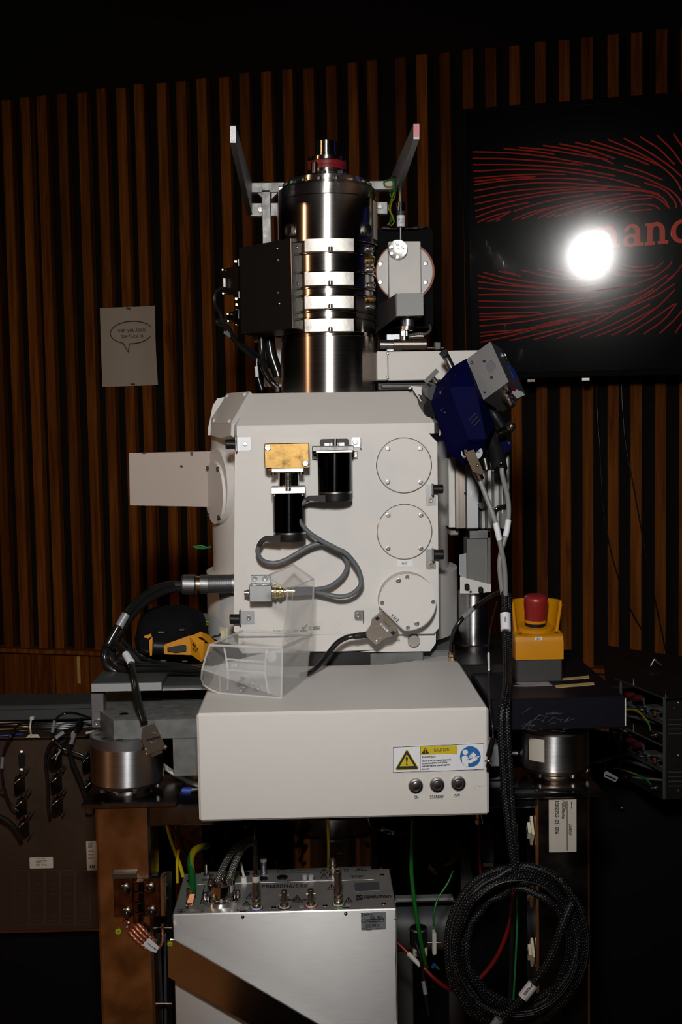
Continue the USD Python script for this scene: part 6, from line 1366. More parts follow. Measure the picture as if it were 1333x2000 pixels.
# lid, opened upright
hA, hB = FRt + [0, 0, .001], BRt + [0, 0, .001]
uA, uB = P(562, 1152, hA[1] + .012), P(613, 1131, hB[1] + .012)
fA, fB = P(519, 1126, hA[1] + .05), P(573, 1103, hB[1] + .055)
nl_ = np.cross(hB - hA, uA - hA); nl_ /= np.linalg.norm(nl_)
lid = obj('lid', cat_([hull([p + nl_ * k for p in (hA, hB, uA, uB) for k in (-.0005, .0005)])]), 'lid_plastic', bin_)
nf_ = np.cross(uB - uA, fA - uA); nf_ /= np.linalg.norm(nf_)
obj('lid_flap', hull([p + nf_ * k for p in (uA, uB, fA, fB) for k in (-.0005, .0005)]), 'lid_plastic', lid)
obj('lid_rim', cat_([rib([hA, uA], .0014), rib([uA, fA], .0016), rib([fA, fB], .0016), rib([fB, uB], .0016), rib([uB, hB], .0016), rib([uA, uB], .0009), rib([hA, hB], .0018), rib([lerp(hA, hB, .2), lerp(uA, uB, .2)], .0008)]), 'lid_rib', lid)
# screws lying in the bin
def loose(px, py, dx, dy, label, up=False):
    c = HZ(px, py, z0 + .0055); t = thing('loose_screw', label, 'screw', c - [0, 0, .0035], 'screws lying in the clear bin')
    a = np.array([dx, dy, 0.0]); a /= np.linalg.norm(a)
    obj('head', cap_screw(c, a, .0042, .0045, 18), 'steel', t); obj('shank', cyl(c - a * .02, c, .0019, 12), 'dark_steel', t)
    if not up: obj('washer', lathe([(.0050, -.0008), (.0050, .0002), (.0042, .0003)], c, a, 20), 'nickel', t)
loose(494.4, 1331, .1, -1, 'screw with bright washer facing out, uppermost in the clear bin')
loose(501.7, 1343, .35, -1, 'screw with washer at the right end of the group in the clear bin')
loose(474, 1346, -.3, -1, 'screw with washer at the lower left in the clear bin')
loose(474, 1326, .2, .9, 'dark screw lying head back at the upper left in the clear bin', True)
loose(467, 1336, -.9, .5, 'dark screw lying sideways left of the others in the clear bin', True)
# ------------------------------------------------------------------ cables right of the chamber
c5 = lambda x, y, d: (840 + x / 4.167, 860 + y / 4.167, d)
def pale(name, label, pts, tags):
    t = thing(name, label, 'cable', P(*pts[-1]))
    obj('sheath', tpx(pts, 4.9 * S(1.88), n=14), 'pale_cable', t)
    for q in tags: obj('tag', tpx(q, 5.9 * S(1.88), n=14), 'label_white', t)
    return t
pale('sensor_cable', 'pale grey tagged cable from the nickel plug, front one of the crossing pair',
     [c5(400, 300, 1.872), c5(425, 370, 1.87), c5(480, 510, 1.865), c5(540, 680, 1.86), c5(565, 800, 1.86), c5(585, 900, 1.86), c5(605, 1000, 1.865), c5(615, 1120, 1.87), c5(618, 1260, 1.875)], [[c5(536, 672, 1.86), c5(552, 740, 1.859), c5(568, 808, 1.86)]])
pale('sensor_cable', 'pale grey tagged cable from the black gland, rear one of the crossing pair',
     [c5(585, 225, 1.93), c5(595, 300, 1.925), c5(630, 440, 1.91), c5(643, 540, 1.90), c5(638, 660, 1.89), c5(615, 790, 1.88), c5(585, 890, 1.878), c5(570, 990, 1.876), c5(575, 1110, 1.878), c5(595, 1260, 1.882)], [[c5(640, 650, 1.888), c5(630, 720, 1.884), c5(616, 785, 1.88)]])
bs = thing('braided_cable', 'black braided sleeve with a white tag hanging down right of the console', 'cable', P(1005, 1700, 1.60))
main = [(986, 1150, 1.882), (987, 1185, 1.87), (987.5, 1225, 1.85), (989, 1270, 1.82), (990, 1310, 1.78), (989, 1345, 1.725), (984, 1375, 1.695), (980, 1400, 1.685), (980, 1440, 1.68), (984, 1500, 1.675), (987, 1550, 1.67), (995, 1620, 1.66), (1004, 1680, 1.655), (1012, 1730, 1.65)]
obj('sleeve', tpx(main, 7.6 * S(1.75), n=16), 'braid_black', bs)
obj('sleeve', tpx([(994, 1160, 1.884), (995, 1225, 1.856), (995, 1290, 1.81), (994, 1345, 1.735), (991, 1385, 1.695), (992, 1440, 1.685), (996, 1500, 1.68), (999, 1560, 1.675), (1004, 1620, 1.668), (1010, 1690, 1.66)], 6.6 * S(1.75), n=16), 'braid_black', bs)
obj('tag', tpx([(987.5, 1199, 1.858), (988, 1216, 1.850), (988.5, 1232, 1.842)], 10.2 * S(1.85), n=18), 'label_white', bs)
obj('lettering', tf('2330235-42', 985, 1204, 1.842, 4.2, 90, bold=True, width=25), 'ink', bs)
obj('tie', tpx([(987, 1190, 1.865), (987.2, 1196, 1.862)], 9.2 * S(1.86), n=16), 'black_plastic', bs)
k1 = cable('signal_cable', 'black tagged cable curving down to a nickel plug on the console rear corner', [([(976, 1157, 1.90), (960, 1165, 1.89), (940, 1178, 1.875), (918, 1194, 1.86), (900, 1212, 1.85), (888, 1232, 1.85), (882, 1255, 1.86), (882, 1272, 1.87)], 4.4)])
obj('tag', tpx([(924, 1189, 1.864), (904, 1207, 1.852)], 5.4 * S(1.86), n=14), 'label_silver', k1)
kq = thing('round_plug', 'nickel round plug standing in the right rear corner of the console top', 'plug', HZ(884, 1292, ZC))
pb_ = HZ(884, 1291, ZC); kk = S(1.95)
obj('barrel', lathe([(7.5 * kk, 0), (8.5 * kk, .003), (8.5 * kk, .007), (7 * kk, .008), (8 * kk, .010), (8 * kk, .013), (6.5 * kk, .015), (5.5 * kk, .026), (4.6 * kk, .028)], pb_, [0, 0, 1], 28), 'gold', kq)
k2 = cable('thin_wire', 'thin black wire with long white tag hanging beside the right console edge', [([(972, 1175, 1.90), (962, 1210, 1.88), (956, 1250, 1.85), (955, 1290, 1.80), (956, 1330, 1.74), (957, 1375, 1.64), (962, 1410, 1.595), (964, 1436, 1.59), (961, 1450, 1.585)], 1.5)])
obj('tag', tpx([(955, 1276, 1.815), (955.3, 1292, 1.795), (955.6, 1308, 1.77)], 2.4 * S(1.8), n=8), 'label_white', k2)
k3 = thing('barrel_plug', 'slim black and nickel barrel plug dangling over the right edge of the caution label', 'plug', P(952, 1500, 1.58))
obj('body', tpx([(963, 1441, 1.583), (955, 1478, 1.580)], 6 * S(1.58), n=18), 'black_gloss', k3); obj('tip', tpx([(955.5, 1476, 1.580), (952, 1499, 1.579)], 3.4 * S(1.58), n=16), 'polished_steel', k3)
obj('flange', tpx([(954.6, 1486, 1.580), (954, 1489, 1.579)], 7.2 * S(1.58), n=20), 'nickel', k3)
# coiled braided cable in front of the right post
co = thing('cable_coil', 'large coil of black braided cable hung in front of the right post', 'cable', P(1010, 2000, 1.64))
rc_ = random.Random(11)
cpx, cpy = 1012, 1845
for k in range(7):
    pts = []; ph = rc_.uniform(0, 6.28); rr = 100 + k * 6.2; dd = 1.64 + rc_.uniform(-.02, .02)
    n_ = 26
    for i in range(n_ + 1):
        a = ph + 2 * math.pi * i / n_
        fy = 1.14 + rc_.uniform(-.005, .005)
        wob = rc_.uniform(-3.5, 3.5)
        sx = 1.0 + .02 * math.sin(2 * a + k)
        x = cpx + (rr + wob) * math.cos(a) * sx + 6 * math.sin(k * 1.7) - 8 * math.sin(a)
        y = cpy + (rr + wob) * math.sin(a) * fy + 6 * math.cos(k * 2.3)
        pts.append((x, y, dd + .012 * math.sin(a * 2 + k)))
    pts[-1] = pts[0]
    obj('loop', tpx(pts, rc_.uniform(7.2, 8.8) * S(1.64), n=12, res=4), 'braid_black', co)
obj('loop_end', tpx([(1118, 1760, 1.625), (1098, 1810, 1.615), (1085, 1850, 1.612), (1065, 1890, 1.61), (1035, 1932, 1.61), (1000, 1972, 1.612), (965, 2010, 1.62)], 9 * S(1.62), n=14), 'braid_black', co)
obj('thin_strand', cat_([tpx([(cpx + r_ * math.cos(a + .3 * k), cpy + 1.12 * r_ * math.sin(a + .3 * k), 1.612) for a in np.linspace(k, k + 1.6, 6)], .8 * S(1.62), n=6, res=4) for k, r_ in enumerate((118, 126, 132, 112, 138, 122))]), 'dark_grey', co)
tg1 = obj('tag', tpx([(1042, 1922, 1.605), (1032, 1935, 1.604), (1022, 1948, 1.604)], 11 * S(1.61), n=20), 'label_white', co)
obj('lettering', tf('2330235-42', 1026, 1944.5, 1.596, 4.6, -52, bold=True, width=27), 'ink', tg1)
obj('tag', tpx([(976, 1990, 1.606), (962, 2010, 1.606)], 9.5 * S(1.61), n=16), 'label_silver', co)
# cable-tie mounts on the inner face of the right post
m0 = P(1026, 1622, 1.80); nx = np.array([-1.0, 0, 0])
def mount(y, label, src=None):
    q = P(1029, y, 1.775); q[0] = P(1047, 1700, DFm + .045)[0] - .001
    if src is None:
        t = thing('tie_mount', label, 'cable mount', q, 'cable tie mounts on the right post')
        d45 = [np.array([0, .018, 0]), np.array([0, 0, .024]), np.array([0, -.018, 0]), np.array([0, 0, -.024])]
        obj('pad', hull([q + v_ + nx * k for v_ in d45 for k in (0, .004)]), 'cream_plastic', t)
        obj('bridge', hull([q + v_ * .55 + nx * k for v_ in d45 for k in (.004, .0085)]), 'cream_plastic', t)
        obj('slot', box(q + nx * .008, [.002, .006, .008], .0005), 'black_plastic', t)
        return t, q
    return dup(src[0], q - src[1], label), q
s0 = mount(1622, 'cream diamond cable tie mount on the right post, uppermost of three')
mount(1744, 'cream diamond cable tie mount on the right post, behind the top of the cable coil', s0)
mount(1860, 'cream diamond cable tie mount on the right post, seen through the cable coil', s0)
# coloured hoses and wires under the machine
def wire(name, label, pts, r, mat, d=None, tags=()):
    t = thing(name, label, 'cable', P(*pts[-1]))
    obj('sheath', tpx(pts, r * S(pts[0][2]), n=12), mat, t)
    for q, m_ in tags: obj('tag', tpx(q, (r + 1) * S(pts[0][2]), n=12), m_, t)
    return t
wire('green_hose', 'green hose hanging from the machine right of the power supply', [(807, 1600, 1.86), (805, 1650, 1.86), (804, 1700, 1.86), (808, 1745, 1.855), (814, 1790, 1.85), (821, 1830, 1.85), (829, 1870, 1.86), (834, 1890, 1.88)], 4.2, 'green_cable')
wire('red_hose', 'red hose curving behind the coil of black cable', [(1001, 1640, 1.84), (1003, 1680, 1.84), (1003, 1720, 1.84), (1001, 1770, 1.83), (994, 1810, 1.82), (980, 1850, 1.82), (960, 1885, 1.82), (925, 1925, 1.82), (900, 1950, 1.83)], 4.2, 'red_cable')
wire('red_hose', 'red hose with a cream sleeve running down right of the power supply', [(774, 1838, 1.90), (798, 1862, 1.89), (822, 1884, 1.88), (850, 1912, 1.87), (875, 1930, 1.87), (905, 1940, 1.87)], 4.0, 'red_cable', tags=[([(797, 1862, 1.888), (822, 1886, 1.878)], 'white_plastic')])
wire('red_hose', 'red hose dropping vertically in front of the grey panel left of the coil', [(936, 1480, 1.90), (936, 1610, 1.93), (937, 1650, 1.93), (938, 1690, 1.93), (941, 1725, 1.93)], 2.6, 'red_cable')
wire('green_wire', 'thin bright green wire running down along the right post', [(1010, 1610, 1.80), (1011, 1740, 1.80), (1011, 1800, 1.80), (1008, 1870, 1.80), (1003, 1960, 1.80)], 2.0, 'green')
wire('green_wire', 'thin green wire drooping towards the grey tank', [(886, 1700, 1.97), (875, 1725, 1.96), (856, 1755, 1.95), (848, 1785, 1.94), (848, 1810, 1.94)], 2.2, 'green_cable')
wire('printed_cable', 'black printed cable running vertically beside the thin green wire', [(1004, 1760, 1.815), (1000, 1840, 1.815), (998, 1930, 1.815), (995, 2010, 1.815)], 4.2, 'black_cable')
wire('tagged_cable', 'black cable with a pale tag in front of the vacuum pump', [(715, 1480, 1.90), (720, 1600, 1.95), (745, 1620, 1.93), (762, 1627, 1.92), (790, 1625, 1.93), (800, 1606, 1.95)], 3.6, 'black_cable', tags=[([(746, 1620, 1.928), (770, 1627, 1.92)], 'label_silver')])
wire('tagged_cable', 'black cable with a pale tag at the foot of the green hose', [(812, 1840, 1.86), (822, 1870, 1.85), (828, 1910, 1.84), (832, 1945, 1.83), (838, 1985, 1.82)], 3.6, 'black_cable', tags=[([(827, 1916, 1.838), (832, 1942, 1.831)], 'label_silver')])
wire('earth_lead', 'yellow and green earth lead hanging straight down before the vacuum pump', [(641, 1600, 1.93), (642, 1640, 1.92), (642, 1700, 1.92)], 3.2, 'yellow_cable')
wire('yellow_wire', 'pair of yellow wires left of the power supply, upper branch', [(326, 1612, 1.92), (334, 1640, 1.92), (344, 1668, 1.92), (352, 1690, 1.92), (358, 1712, 1.92)], 3.6, 'yellow_cable')
wire('yellow_wire', 'pair of yellow wires left of the power supply, lower branch', [(349, 1660, 1.91), (346, 1690, 1.91), (347, 1724, 1.91)], 3.0, 'yellow_cable')
wire('red_wire', 'dark red wire crossing the yellow wires left of the power supply', [(334, 1616, 1.93), (346, 1636, 1.93), (352, 1660, 1.93)], 3.2, 'red_cable')
wire('black_hose', 'black corrugated hoses behind the yellow wires', [(345, 1605, 1.95), (352, 1640, 1.95), (366, 1675, 1.95), (384, 1692, 1.95)], 4.0, 'black_cable')
# vacuum pump, tank and panels behind the power supply
tp = thing('turbo_pump', 'dark round steel vacuum pump under the machine behind the power supply', 'vacuum pump', P(640, 1720, 2.1))
tcx = P(655, 1640, 2.1); rp_ = 98 * S(2.1)
zq = lambda y: P(650, y, 2.1 - rp_)[2]
obj('body', lathe([(rp_, zq(1800)), (rp_, zq(1645)), (rp_ * .98, zq(1641))], [tcx[0], 2.1, 0], [0, 0, 1], 64), 'column_steel_dark', tp)
obj('flange_rim', lathe([(rp_ * .93, zq(1644)), (rp_ * .93, zq(1605)), (.001, zq(1605))], [tcx[0], 2.1, 0], [0, 0, 1], 64), 'dark_steel', tp)
obj('port', cyf(737, 1660, 2.02, 5, .01, 20), 'black_plastic', tp)
cv_ = thing('black_cover', 'crumpled black plastic sheet hanging behind the braided hoses', 'sheet', P(520, 1700, 2.0))
nU, nV = 16, 14; v, f = [], []
for j in range(nV + 1):
    for i in range(nU + 1):
        q = P(395 + 180 * i / nU, 1604 + 100 * j / nV, 2.0 + .03 * math.sin(i * 1.1 + j * .6) * math.cos(j * .8) + .05 * meshkit.fbm(np.array([[i * .4, j * .4, 3.0]]), 3, 5)[0]); v.append(q)
v = np.array(v); k = len(v); vv = np.vstack([v, v + [0, .002, 0]])
for j in range(nV):
    for i in range(nU):
        a = j * (nU + 1) + i; b = a + 1; c_ = a + nU + 2; e_ = a + nU + 1
        f += [[a, e_, c_], [a, c_, b], [a + k, c_ + k, e_ + k], [a + k, b + k, c_ + k]]
obj('sheet', tm(vv, f), 'black_gloss', cv_)
bpn = thing('rear_post', 'orange reflecting steel post behind the yellow wires', 'post', [P(372, 1650, 2.12)[0], 2.2, 0])
obj('post', box([P(372, 1650, 2.12)[0], 2.16, .5], [.06, .08, .95], .003), 'burnished_steel', bpn)
ck = thing('black_duct', 'round black duct behind the left end of the power supply', 'duct', P(430, 1700, 2.05))
obj('duct', tpx([(405, 1470, 1.98), (400, 1600, 2.05), (396, 1640, 2.05), (410, 1690, 2.05), (440, 1725, 2.05)], 9 * S(2.05), n=18), 'black_rubber', ck)
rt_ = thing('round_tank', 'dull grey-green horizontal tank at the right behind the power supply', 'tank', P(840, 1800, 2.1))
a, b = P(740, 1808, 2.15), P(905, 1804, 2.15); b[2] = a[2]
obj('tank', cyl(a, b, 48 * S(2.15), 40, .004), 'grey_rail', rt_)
obj('weld_seam', cyl(P(760, 1762, 2.108), P(890, 1760, 2.108), .002, 8), 'nickel', rt_)
for x_ in (790, 890): obj('leg', box([P(x_, 1810, 2.15)[0], 2.15, (P(x_, 1840, 2.15)[2]) / 2], [.03, .03, P(x_, 1840, 2.15)[2]], .002), 'grey_rail', rt_)
obj('rail', bpx(772, 1755, 888, 1761, 2.09, .02, .001), 'grey_paint', rt_)
rgp = thing('hanging_box', 'flat grey panel hanging at the right behind the red hose', 'panel', P(950, 1700, 2.1))
obj('panel', bpx(938, 1618, 966, 1700, 2.06, .02, .002), 'grey_rail', rgp); obj('handle', bpx(942, 1686, 966, 1694, 2.045, .016, .002), 'brushed_alu', rgp); obj('lower_box', bpx(942, 1698, 962, 1740, 2.06, .04, .002), 'grey_rail', rgp)
gp2 = thing('grey_strip', 'tall narrow grey-green column right of the hanging green hose', 'column', P(910, 1780, 2.05))
obj('column', hull([P(x, y, d) for x, y in ((900, 1660), (915, 1655), (928, 1745), (901, 1768)) for d in (2.03, 2.06)]), 'grey_rail', gp2)
vv2 = thing('pressure_gauge', 'small valve with round gauge and cream lever below the grey tank', 'valve', P(820, 1870, 1.93))
obj('gauge', lathe([(17 * S(1.93), 0), (18 * S(1.93), .004), (18 * S(1.93), .03)], P(818, 1812, 1.93), [0, 0, -1], 30), 'black_plastic', vv2); obj('gauge_rim', lathe([(16.5 * S(1.93), -.001), (18.6 * S(1.93), .002)], P(818, 1812, 1.93), [0, 0, -1], 30, cap=False), 'grey_alu', vv2)
obj('stem', cyl(P(815, 1820, 1.93), P(815, 1845, 1.93), 4 * S(1.93), 14), 'nickel', vv2)
a, b = P(806, 1842, 1.93), P(862, 1841, 1.93); b[2] = a[2]
obj('spindle', cyl(a, b, 2.6 * S(1.93), 14), 'steel', vv2); obj('lever', rbox(845, 1820, 853, 1866, 1.925, .012, 3), 'white_plastic', vv2); obj('body', bpx(807, 1848, 836, 1870, 1.925, .03, .002), 'cream_plastic', vv2)
bl = thing('blue_fitting', 'little blue hose fitting below the cream lever', 'fitting', P(846, 1888, 1.93))
obj('fitting', tpx([(845, 1890, 1.93), (850, 1882, 1.93)], 3.6 * S(1.93), n=12), 'blue_plastic', bl); obj('hose_end', tpx([(851, 1886, 1.93), (858, 1893, 1.93)], 2.4 * S(1.93), n=10), 'green_cable', bl)
gf = thing('brass_fitting', 'gold and white cable clip in the dark behind the green hose', 'fitting', P(848, 1700, 1.98))
obj('clip', tpx([(838, 1690, 1.98), (852, 1706, 1.98)], 4 * S(1.98), n=12), 'brass', gf); obj('pin', cat_([cyf(x, y, 1.975, 1.4, .006, 10) for x, y in ((851, 1688), (849, 1698), (839, 1707), (822, 1685))]), 'gold', gf)
hs_ = thing('grey_hose', 'bundle of grey hoses bending behind the dark gap under the console', 'cable', P(885, 1690, 2.0))
for k in range(4): obj('hose', tpx([(897 - k * 4, 1645, 2.0 + k * .01), (896 - k * 4, 1665, 2.0), (888 - k * 3, 1682, 2.0), (874 - k * 2, 1690, 2.0)], 2.2 * S(2.0), n=10), 'grey_rail', hs_)
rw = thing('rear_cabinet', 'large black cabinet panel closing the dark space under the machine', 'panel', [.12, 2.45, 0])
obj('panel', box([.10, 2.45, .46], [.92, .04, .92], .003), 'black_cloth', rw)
# small blue-tipped and white hoses at the left isolator
wire('air_hose', 'blue air hose end between the left isolator and the console', [(330, 1543.5, 1.78), (360, 1544, 1.78), (374, 1543.5, 1.78)], 5.6, 'blue_plastic', tags=[([(358, 1544, 1.78), (372, 1543.6, 1.78)], 'blue_plastic')])
w1 = wire('air_hose', 'white printed air hose leaning between the left isolator and the casting', [(318, 1495, 1.83), (335, 1507, 1.82), (360, 1522, 1.81), (392, 1535, 1.80)], 5.0, 'white_plastic')
obj('lettering', tf('FESTO', 328, 1502.5, 1.812, 4, 27, bold=True, width=13), 'ink', w1)
wire('air_hose', 'white air hose stub level behind the blue hose end', [(372, 1543.5, 1.785), (400, 1544, 1.79)], 4.4, 'pale_cable')
wire('air_hose', 'pale hose curving out right of the console below the loose barrel plug', [(955, 1523, 1.78), (970, 1521, 1.78), (985, 1518, 1.79)], 2.6, 'pale_cable')
bxg = thing('grey_bracket', 'grey steel plate behind the barrel plug right of the console', 'plate', P(975, 1500, 1.84))
obj('plate', bpx(958, 1441, 985, 1499, 1.84, .05, .002), 'grey_paint', bxg); obj('pipe', cyl(P(985, 1471, 1.85), P(1012, 1471, 1.85), 4.5 * S(1.85), 16), 'grey_alu', bxg)
# ------------------------------------------------------------------ equipment cabinet at the left
DP = 2.28
lc_ = thing('left_cabinet', 'brown metal connector panel cabinet at the left edge under a grey rail', 'cabinet', [P(60, 1800, DP)[0], DP + .2, .3])
pnl = obj('front_panel', bpx(-160, 1441, 230, 1826, DP, .03, .001), 'brown_panel', lc_)
obj('top_edge', bpx(-160, 1440, 230, 1443, DP - .001, .12, .0006), 'brown_panel', lc_)
obj('lower_front', bpx(-160, 1828, 230, 2060, DP + .03, .03, .001), 'black_cloth', lc_)
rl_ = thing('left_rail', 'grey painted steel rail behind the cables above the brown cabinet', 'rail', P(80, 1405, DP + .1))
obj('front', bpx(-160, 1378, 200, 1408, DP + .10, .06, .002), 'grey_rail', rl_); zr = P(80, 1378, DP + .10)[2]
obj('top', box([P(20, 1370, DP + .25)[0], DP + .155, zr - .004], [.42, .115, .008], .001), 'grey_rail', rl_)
obj('shelf', box([P(30, 1425, DP + .1)[0], DP + .17, P(30, 1440, DP + .02)[2] - .01], [.46, .25, .012], .001), 'black_cloth', rl_)
lab_ = obj('hipot_label', rbox(57.5, 1674, 104, 1696.5, DP - .0006, .0008, 2), 'label_cream', lc_)
obj('lettering', cat_([tf('HiPOT', 70, 1686, DP - .001, 5.6, 0, width=21), tf('GND-Test', 70, 1691, DP - .001, 3.6, 0, width=21), tf('SN 02 90010', 72, 1677.8, DP - .001, 1.8, 0, width=16)]), 'ink', lab_)
l2 = obj('type_label', bpx(169, 1642, 190, 1701, DP - .0006, .0008, 0), 'label_cream', lc_)
obj('lettering', cat_([tf('CE', 172, 1656, DP - .001, 6, 0, bold=True, width=8)] + [tf(t, 172, y, DP - .001, 1.8, 0, width=11) for t, y in (('HERST', 1648), ('Model No', 1663), ('Serial', 1670), ('230V', 1677))] + [bpx(174 + k * 2, 1690, 175 + k * 2, 1696, DP - .001, .0003, 0) for k in range(6)]), 'ink', l2)
tx_ = []
for x, ys in ((38, (1728, 1737, 1746)), (68, (1728, 1737, 1746)), (98, (1728, 1738, 1748)), (128, (1709, 1728, 1746, 1764)), (158, (1709, 1728, 1746, 1766))):
    for y in ys: tx_.append(tf('JXW 00%d' % (y % 10), x, y, DP - .0006, 3.6, 4, width=13))
    tx_.append(tf('CARRIER', x - 6, 1790, DP - .0006, 3, 1, width=20)); tx_.append(tf('POWER', x - 4, 1799, DP - .0006, 3, 1, width=16))
    q = [(x - 10, 1700), (x + 18, 1700), (x + 18, 1806), (x - 10, 1806), (x - 10, 1700)]
    tx_.append(extr(LineString([(P(a, b, DP)[0], P(a, b, DP)[2]) for a, b in q]).buffer(.0005), [0, DP - .0002, 0], [1, 0, 0], [0, 0, 1], .0003))
obj('printed_table', cat_(tx_), 'faint_ink', lc_)
def dport(x, y, empty=False):
    if empty:
        pp_ = obj('port', rbox(x - 6, y - 15, x + 6, y + 13, DP - .004, .005, 4), 'black_plastic', lc_)
        for yy_ in (y - 19, y + 16): obj('jack_screw', cyl(P(x, yy_, DP), P(x, yy_, DP - .008), 2.6 * S(DP), 6), 'nickel', pp_)
        return
    t = thing('cable_plug', dport.labels.pop(0), 'plug', P(x, y + 20, DP - .03))
    obj('hood', hull([P(a, b, d) for a, b, d in ((x - 10, y - 12, DP - .03), (x + 9, y - 16, DP - .002), (x + 10, y + 20, DP - .002), (x - 9, y + 24, DP - .03), (x - 13, y, DP - .045), (x - 13, y + 18, DP - .045), (x + 2, y - 16, DP - .03))]), 'dark_steel', t)
    obj('bail', tpx([(x - 11, y + 2, DP - .05), (x, y - 8, DP - .045), (x + 8, y - 14, DP - .02)], 1.6 * S(DP), n=8), 'nickel', t)
    for sx, sy in ((-6, -14), (2, -17), (10, -20), (-12, 2), (7, 22)): obj('screw', cyf(x + sx, y + sy, DP - .036, 2.0, .03, 10), 'nickel', t)
dport.labels = ['metal plug on the brown cabinet, top of the left column', 'metal plug on the brown cabinet, middle of the left column', 'metal plug on the brown cabinet, bottom of the left column',
                'metal plug on the brown cabinet, top of the middle column', 'metal plug on the brown cabinet, second of the middle column', 'metal plug on the brown cabinet, lowest of the middle column',
                'metal plug on the brown cabinet behind the left isolator, upper', 'metal plug on the brown cabinet behind the left isolator, lower']
dport(42, 1487, True)
for q in ((40, 1528), (44, 1572), (48, 1614), (112, 1480), (112, 1526), (114, 1570), (174, 1486), (178, 1536)): dport(*q)
obj('backshell', bpx(166, 1548, 182, 1592, DP - .03, .03, .002), 'brown_panel', lc_)
def lw(label, pts, r, tags=(), mat='black_cable'):
    t = thing('cabinet_cable', label, 'cable', P(*pts[-1])); obj('sheath', tpx(pts, r * S(DP), n=10), mat, t)
    for q in tags: obj('tag', tpx(q, (r + 1) * S(DP), n=10), 'label_silver', t)
D1 = DP - .05
lw('thin black tagged cable arching down the left edge of the brown cabinet', [(58, 1412, D1 + .06), (36, 1416, D1 + .03), (22, 1436, D1), (10, 1460, D1), (4, 1490, D1), (5, 1520, D1), (10, 1545, D1), (20, 1570, D1), (36, 1585, D1)], 2.4, [[(5, 1478, D1), (3.6, 1500, D1)]])
lw('thick black cable entering low at the left edge of the brown cabinet', [(-10, 1590, D1), (10, 1600, D1), (25, 1612, D1), (36, 1628, D1), (42, 1640, D1)], 4.6)
lw('thin black cable entering from the left edge at mid height', [(-10, 1540, D1), (5, 1545, D1), (14, 1552, D1)], 2.2)
lw('black cable arching high over the middle plugs with a white tag', [(178, 1403, D1 + .04), (150, 1394, D1 + .02), (128, 1393, D1), (112, 1402, D1), (105, 1420, D1), (103, 1436, D1), (110, 1450, D1), (125, 1463, D1), (145, 1469, D1), (162, 1476, D1), (172, 1490, D1)], 2.4, [[(107, 1407, D1), (102.5, 1430, D1)]])
lw('thick black cable with broad white tag running down to the left isolator', [(160, 1405, D1 + .05), (150, 1420, D1 + .01), (142, 1436, D1), (136, 1460, D1), (142, 1488, D1), (152, 1512, D1), (163, 1540, D1), (168, 1556, D1)], 4.4, [[(145, 1431, D1), (138, 1452, D1)]])
lw('black cable falling left of the middle plugs with a pale tag', [(146, 1422, D1 + .03), (124, 1430, D1 + .01), (106, 1444, D1), (94, 1462, D1), (89, 1485, D1), (92, 1510, D1), (94, 1540, D1), (95, 1575, D1), (98, 1594, D1)], 3.2, [[(124, 1430, D1 + .01), (108, 1442, D1)]])
lw('thin black cable with slanting tag over the upper middle plug', [(134, 1438, D1 + .02), (124, 1455, D1 - .01), (117, 1470, D1 - .02), (110, 1486, D1 - .02), (102, 1500, D1)], 1.6, [[(118.5, 1464, D1 - .015), (110, 1484, D1 - .02)]])
lw('black cable curling behind the upper middle plug', [(130, 1444, D1 + .03), (112, 1456, D1 + .02), (101, 1472, D1 + .01), (97, 1490, D1 + .01), (100, 1500, D1 + .02)], 3.2)
lbun = thing('cable_bundle', 'bundle of black cables lying along the top of the brown cabinet', 'cable', P(80, 1435, DP + .06))
for k in range(6): obj('sheath', tpx([(-20, 1412 + k * 4.5, DP + .06 + .01 * (k % 3)), (50, 1411 + k * 4.2, DP + .05), (110, 1413 + k * 3.6, DP + .05), (185, 1408 + k * 3.4, DP + .07)], 3.2 * S(DP), n=8), 'black_cable', lbun)
lw('violet blue cable lying at the left on top of the brown cabinet', [(-10, 1438, DP - .0), (15, 1436, DP - .0), (45, 1433, DP + .02)], 1.8, mat='blue_plastic')
tm_ = thing('cable_anchor', 'cream cable tie base with upright tie on the top edge of the brown cabinet', 'cable mount', P(65, 1440, DP))
obj('pad', hull([P(x, y, d) for x, y in ((50, 1441), (58, 1434), (74, 1434), (79, 1441)) for d in (DP - .004, DP + .01)]), 'cream_plastic', tm_); obj('tie', tpx([(61, 1437, DP - .004), (59, 1420, DP - .012), (61, 1404, DP)], 1.8 * S(DP), n=8), 'white_plastic', tm_); obj('tie_head', bpx(58, 1400, 66, 1407, DP - .004, .008, .001), 'cream_plastic', tm_)
wire('white_cable_end', 'white cable end lying beside the shelf leg', [(168, 1432, DP - .04), (184, 1428, DP - .03)], 2.4, 'white_plastic')
# ------------------------------------------------------------------ instrument rack at the right
rk = thing('instrument_rack', 'black electronics rack with an open side at the right edge', 'electronics rack', P(1270, 1560, 2.1))
A0, A1, B0, B1 = P(1297, 1363, 2.02), P(1297, 1560, 2.02), P(1212, 1332, 2.17), P(1212, 1520, 2.17)
zA_, zB_ = A0[2], A1[2]
xyA, xyB = A0[:2], B0[:2]; rdir = (xyB - xyA); Lr = np.linalg.norm(rdir); rdir /= Lr; rout = np.array([-rdir[1], rdir[0]])
rout = rout if rout[0] < 0 else -rout
def rbx(s0, s1, z0_, z1_, o0, o1, bev=.001):
    c_ = xyA + rdir * (s0 + s1) / 2 + rout * (o0 + o1) / 2
    R = np.stack([np.array([*rdir, 0]), np.array([*rout, 0]), [0, 0, 1]], 1)
    return box([*c_, (z0_ + z1_) / 2], [abs(s1 - s0), abs(o1 - o0), abs(z1_ - z0_)], bev, R)
zm = (zA_ + zB_) / 2 + .004
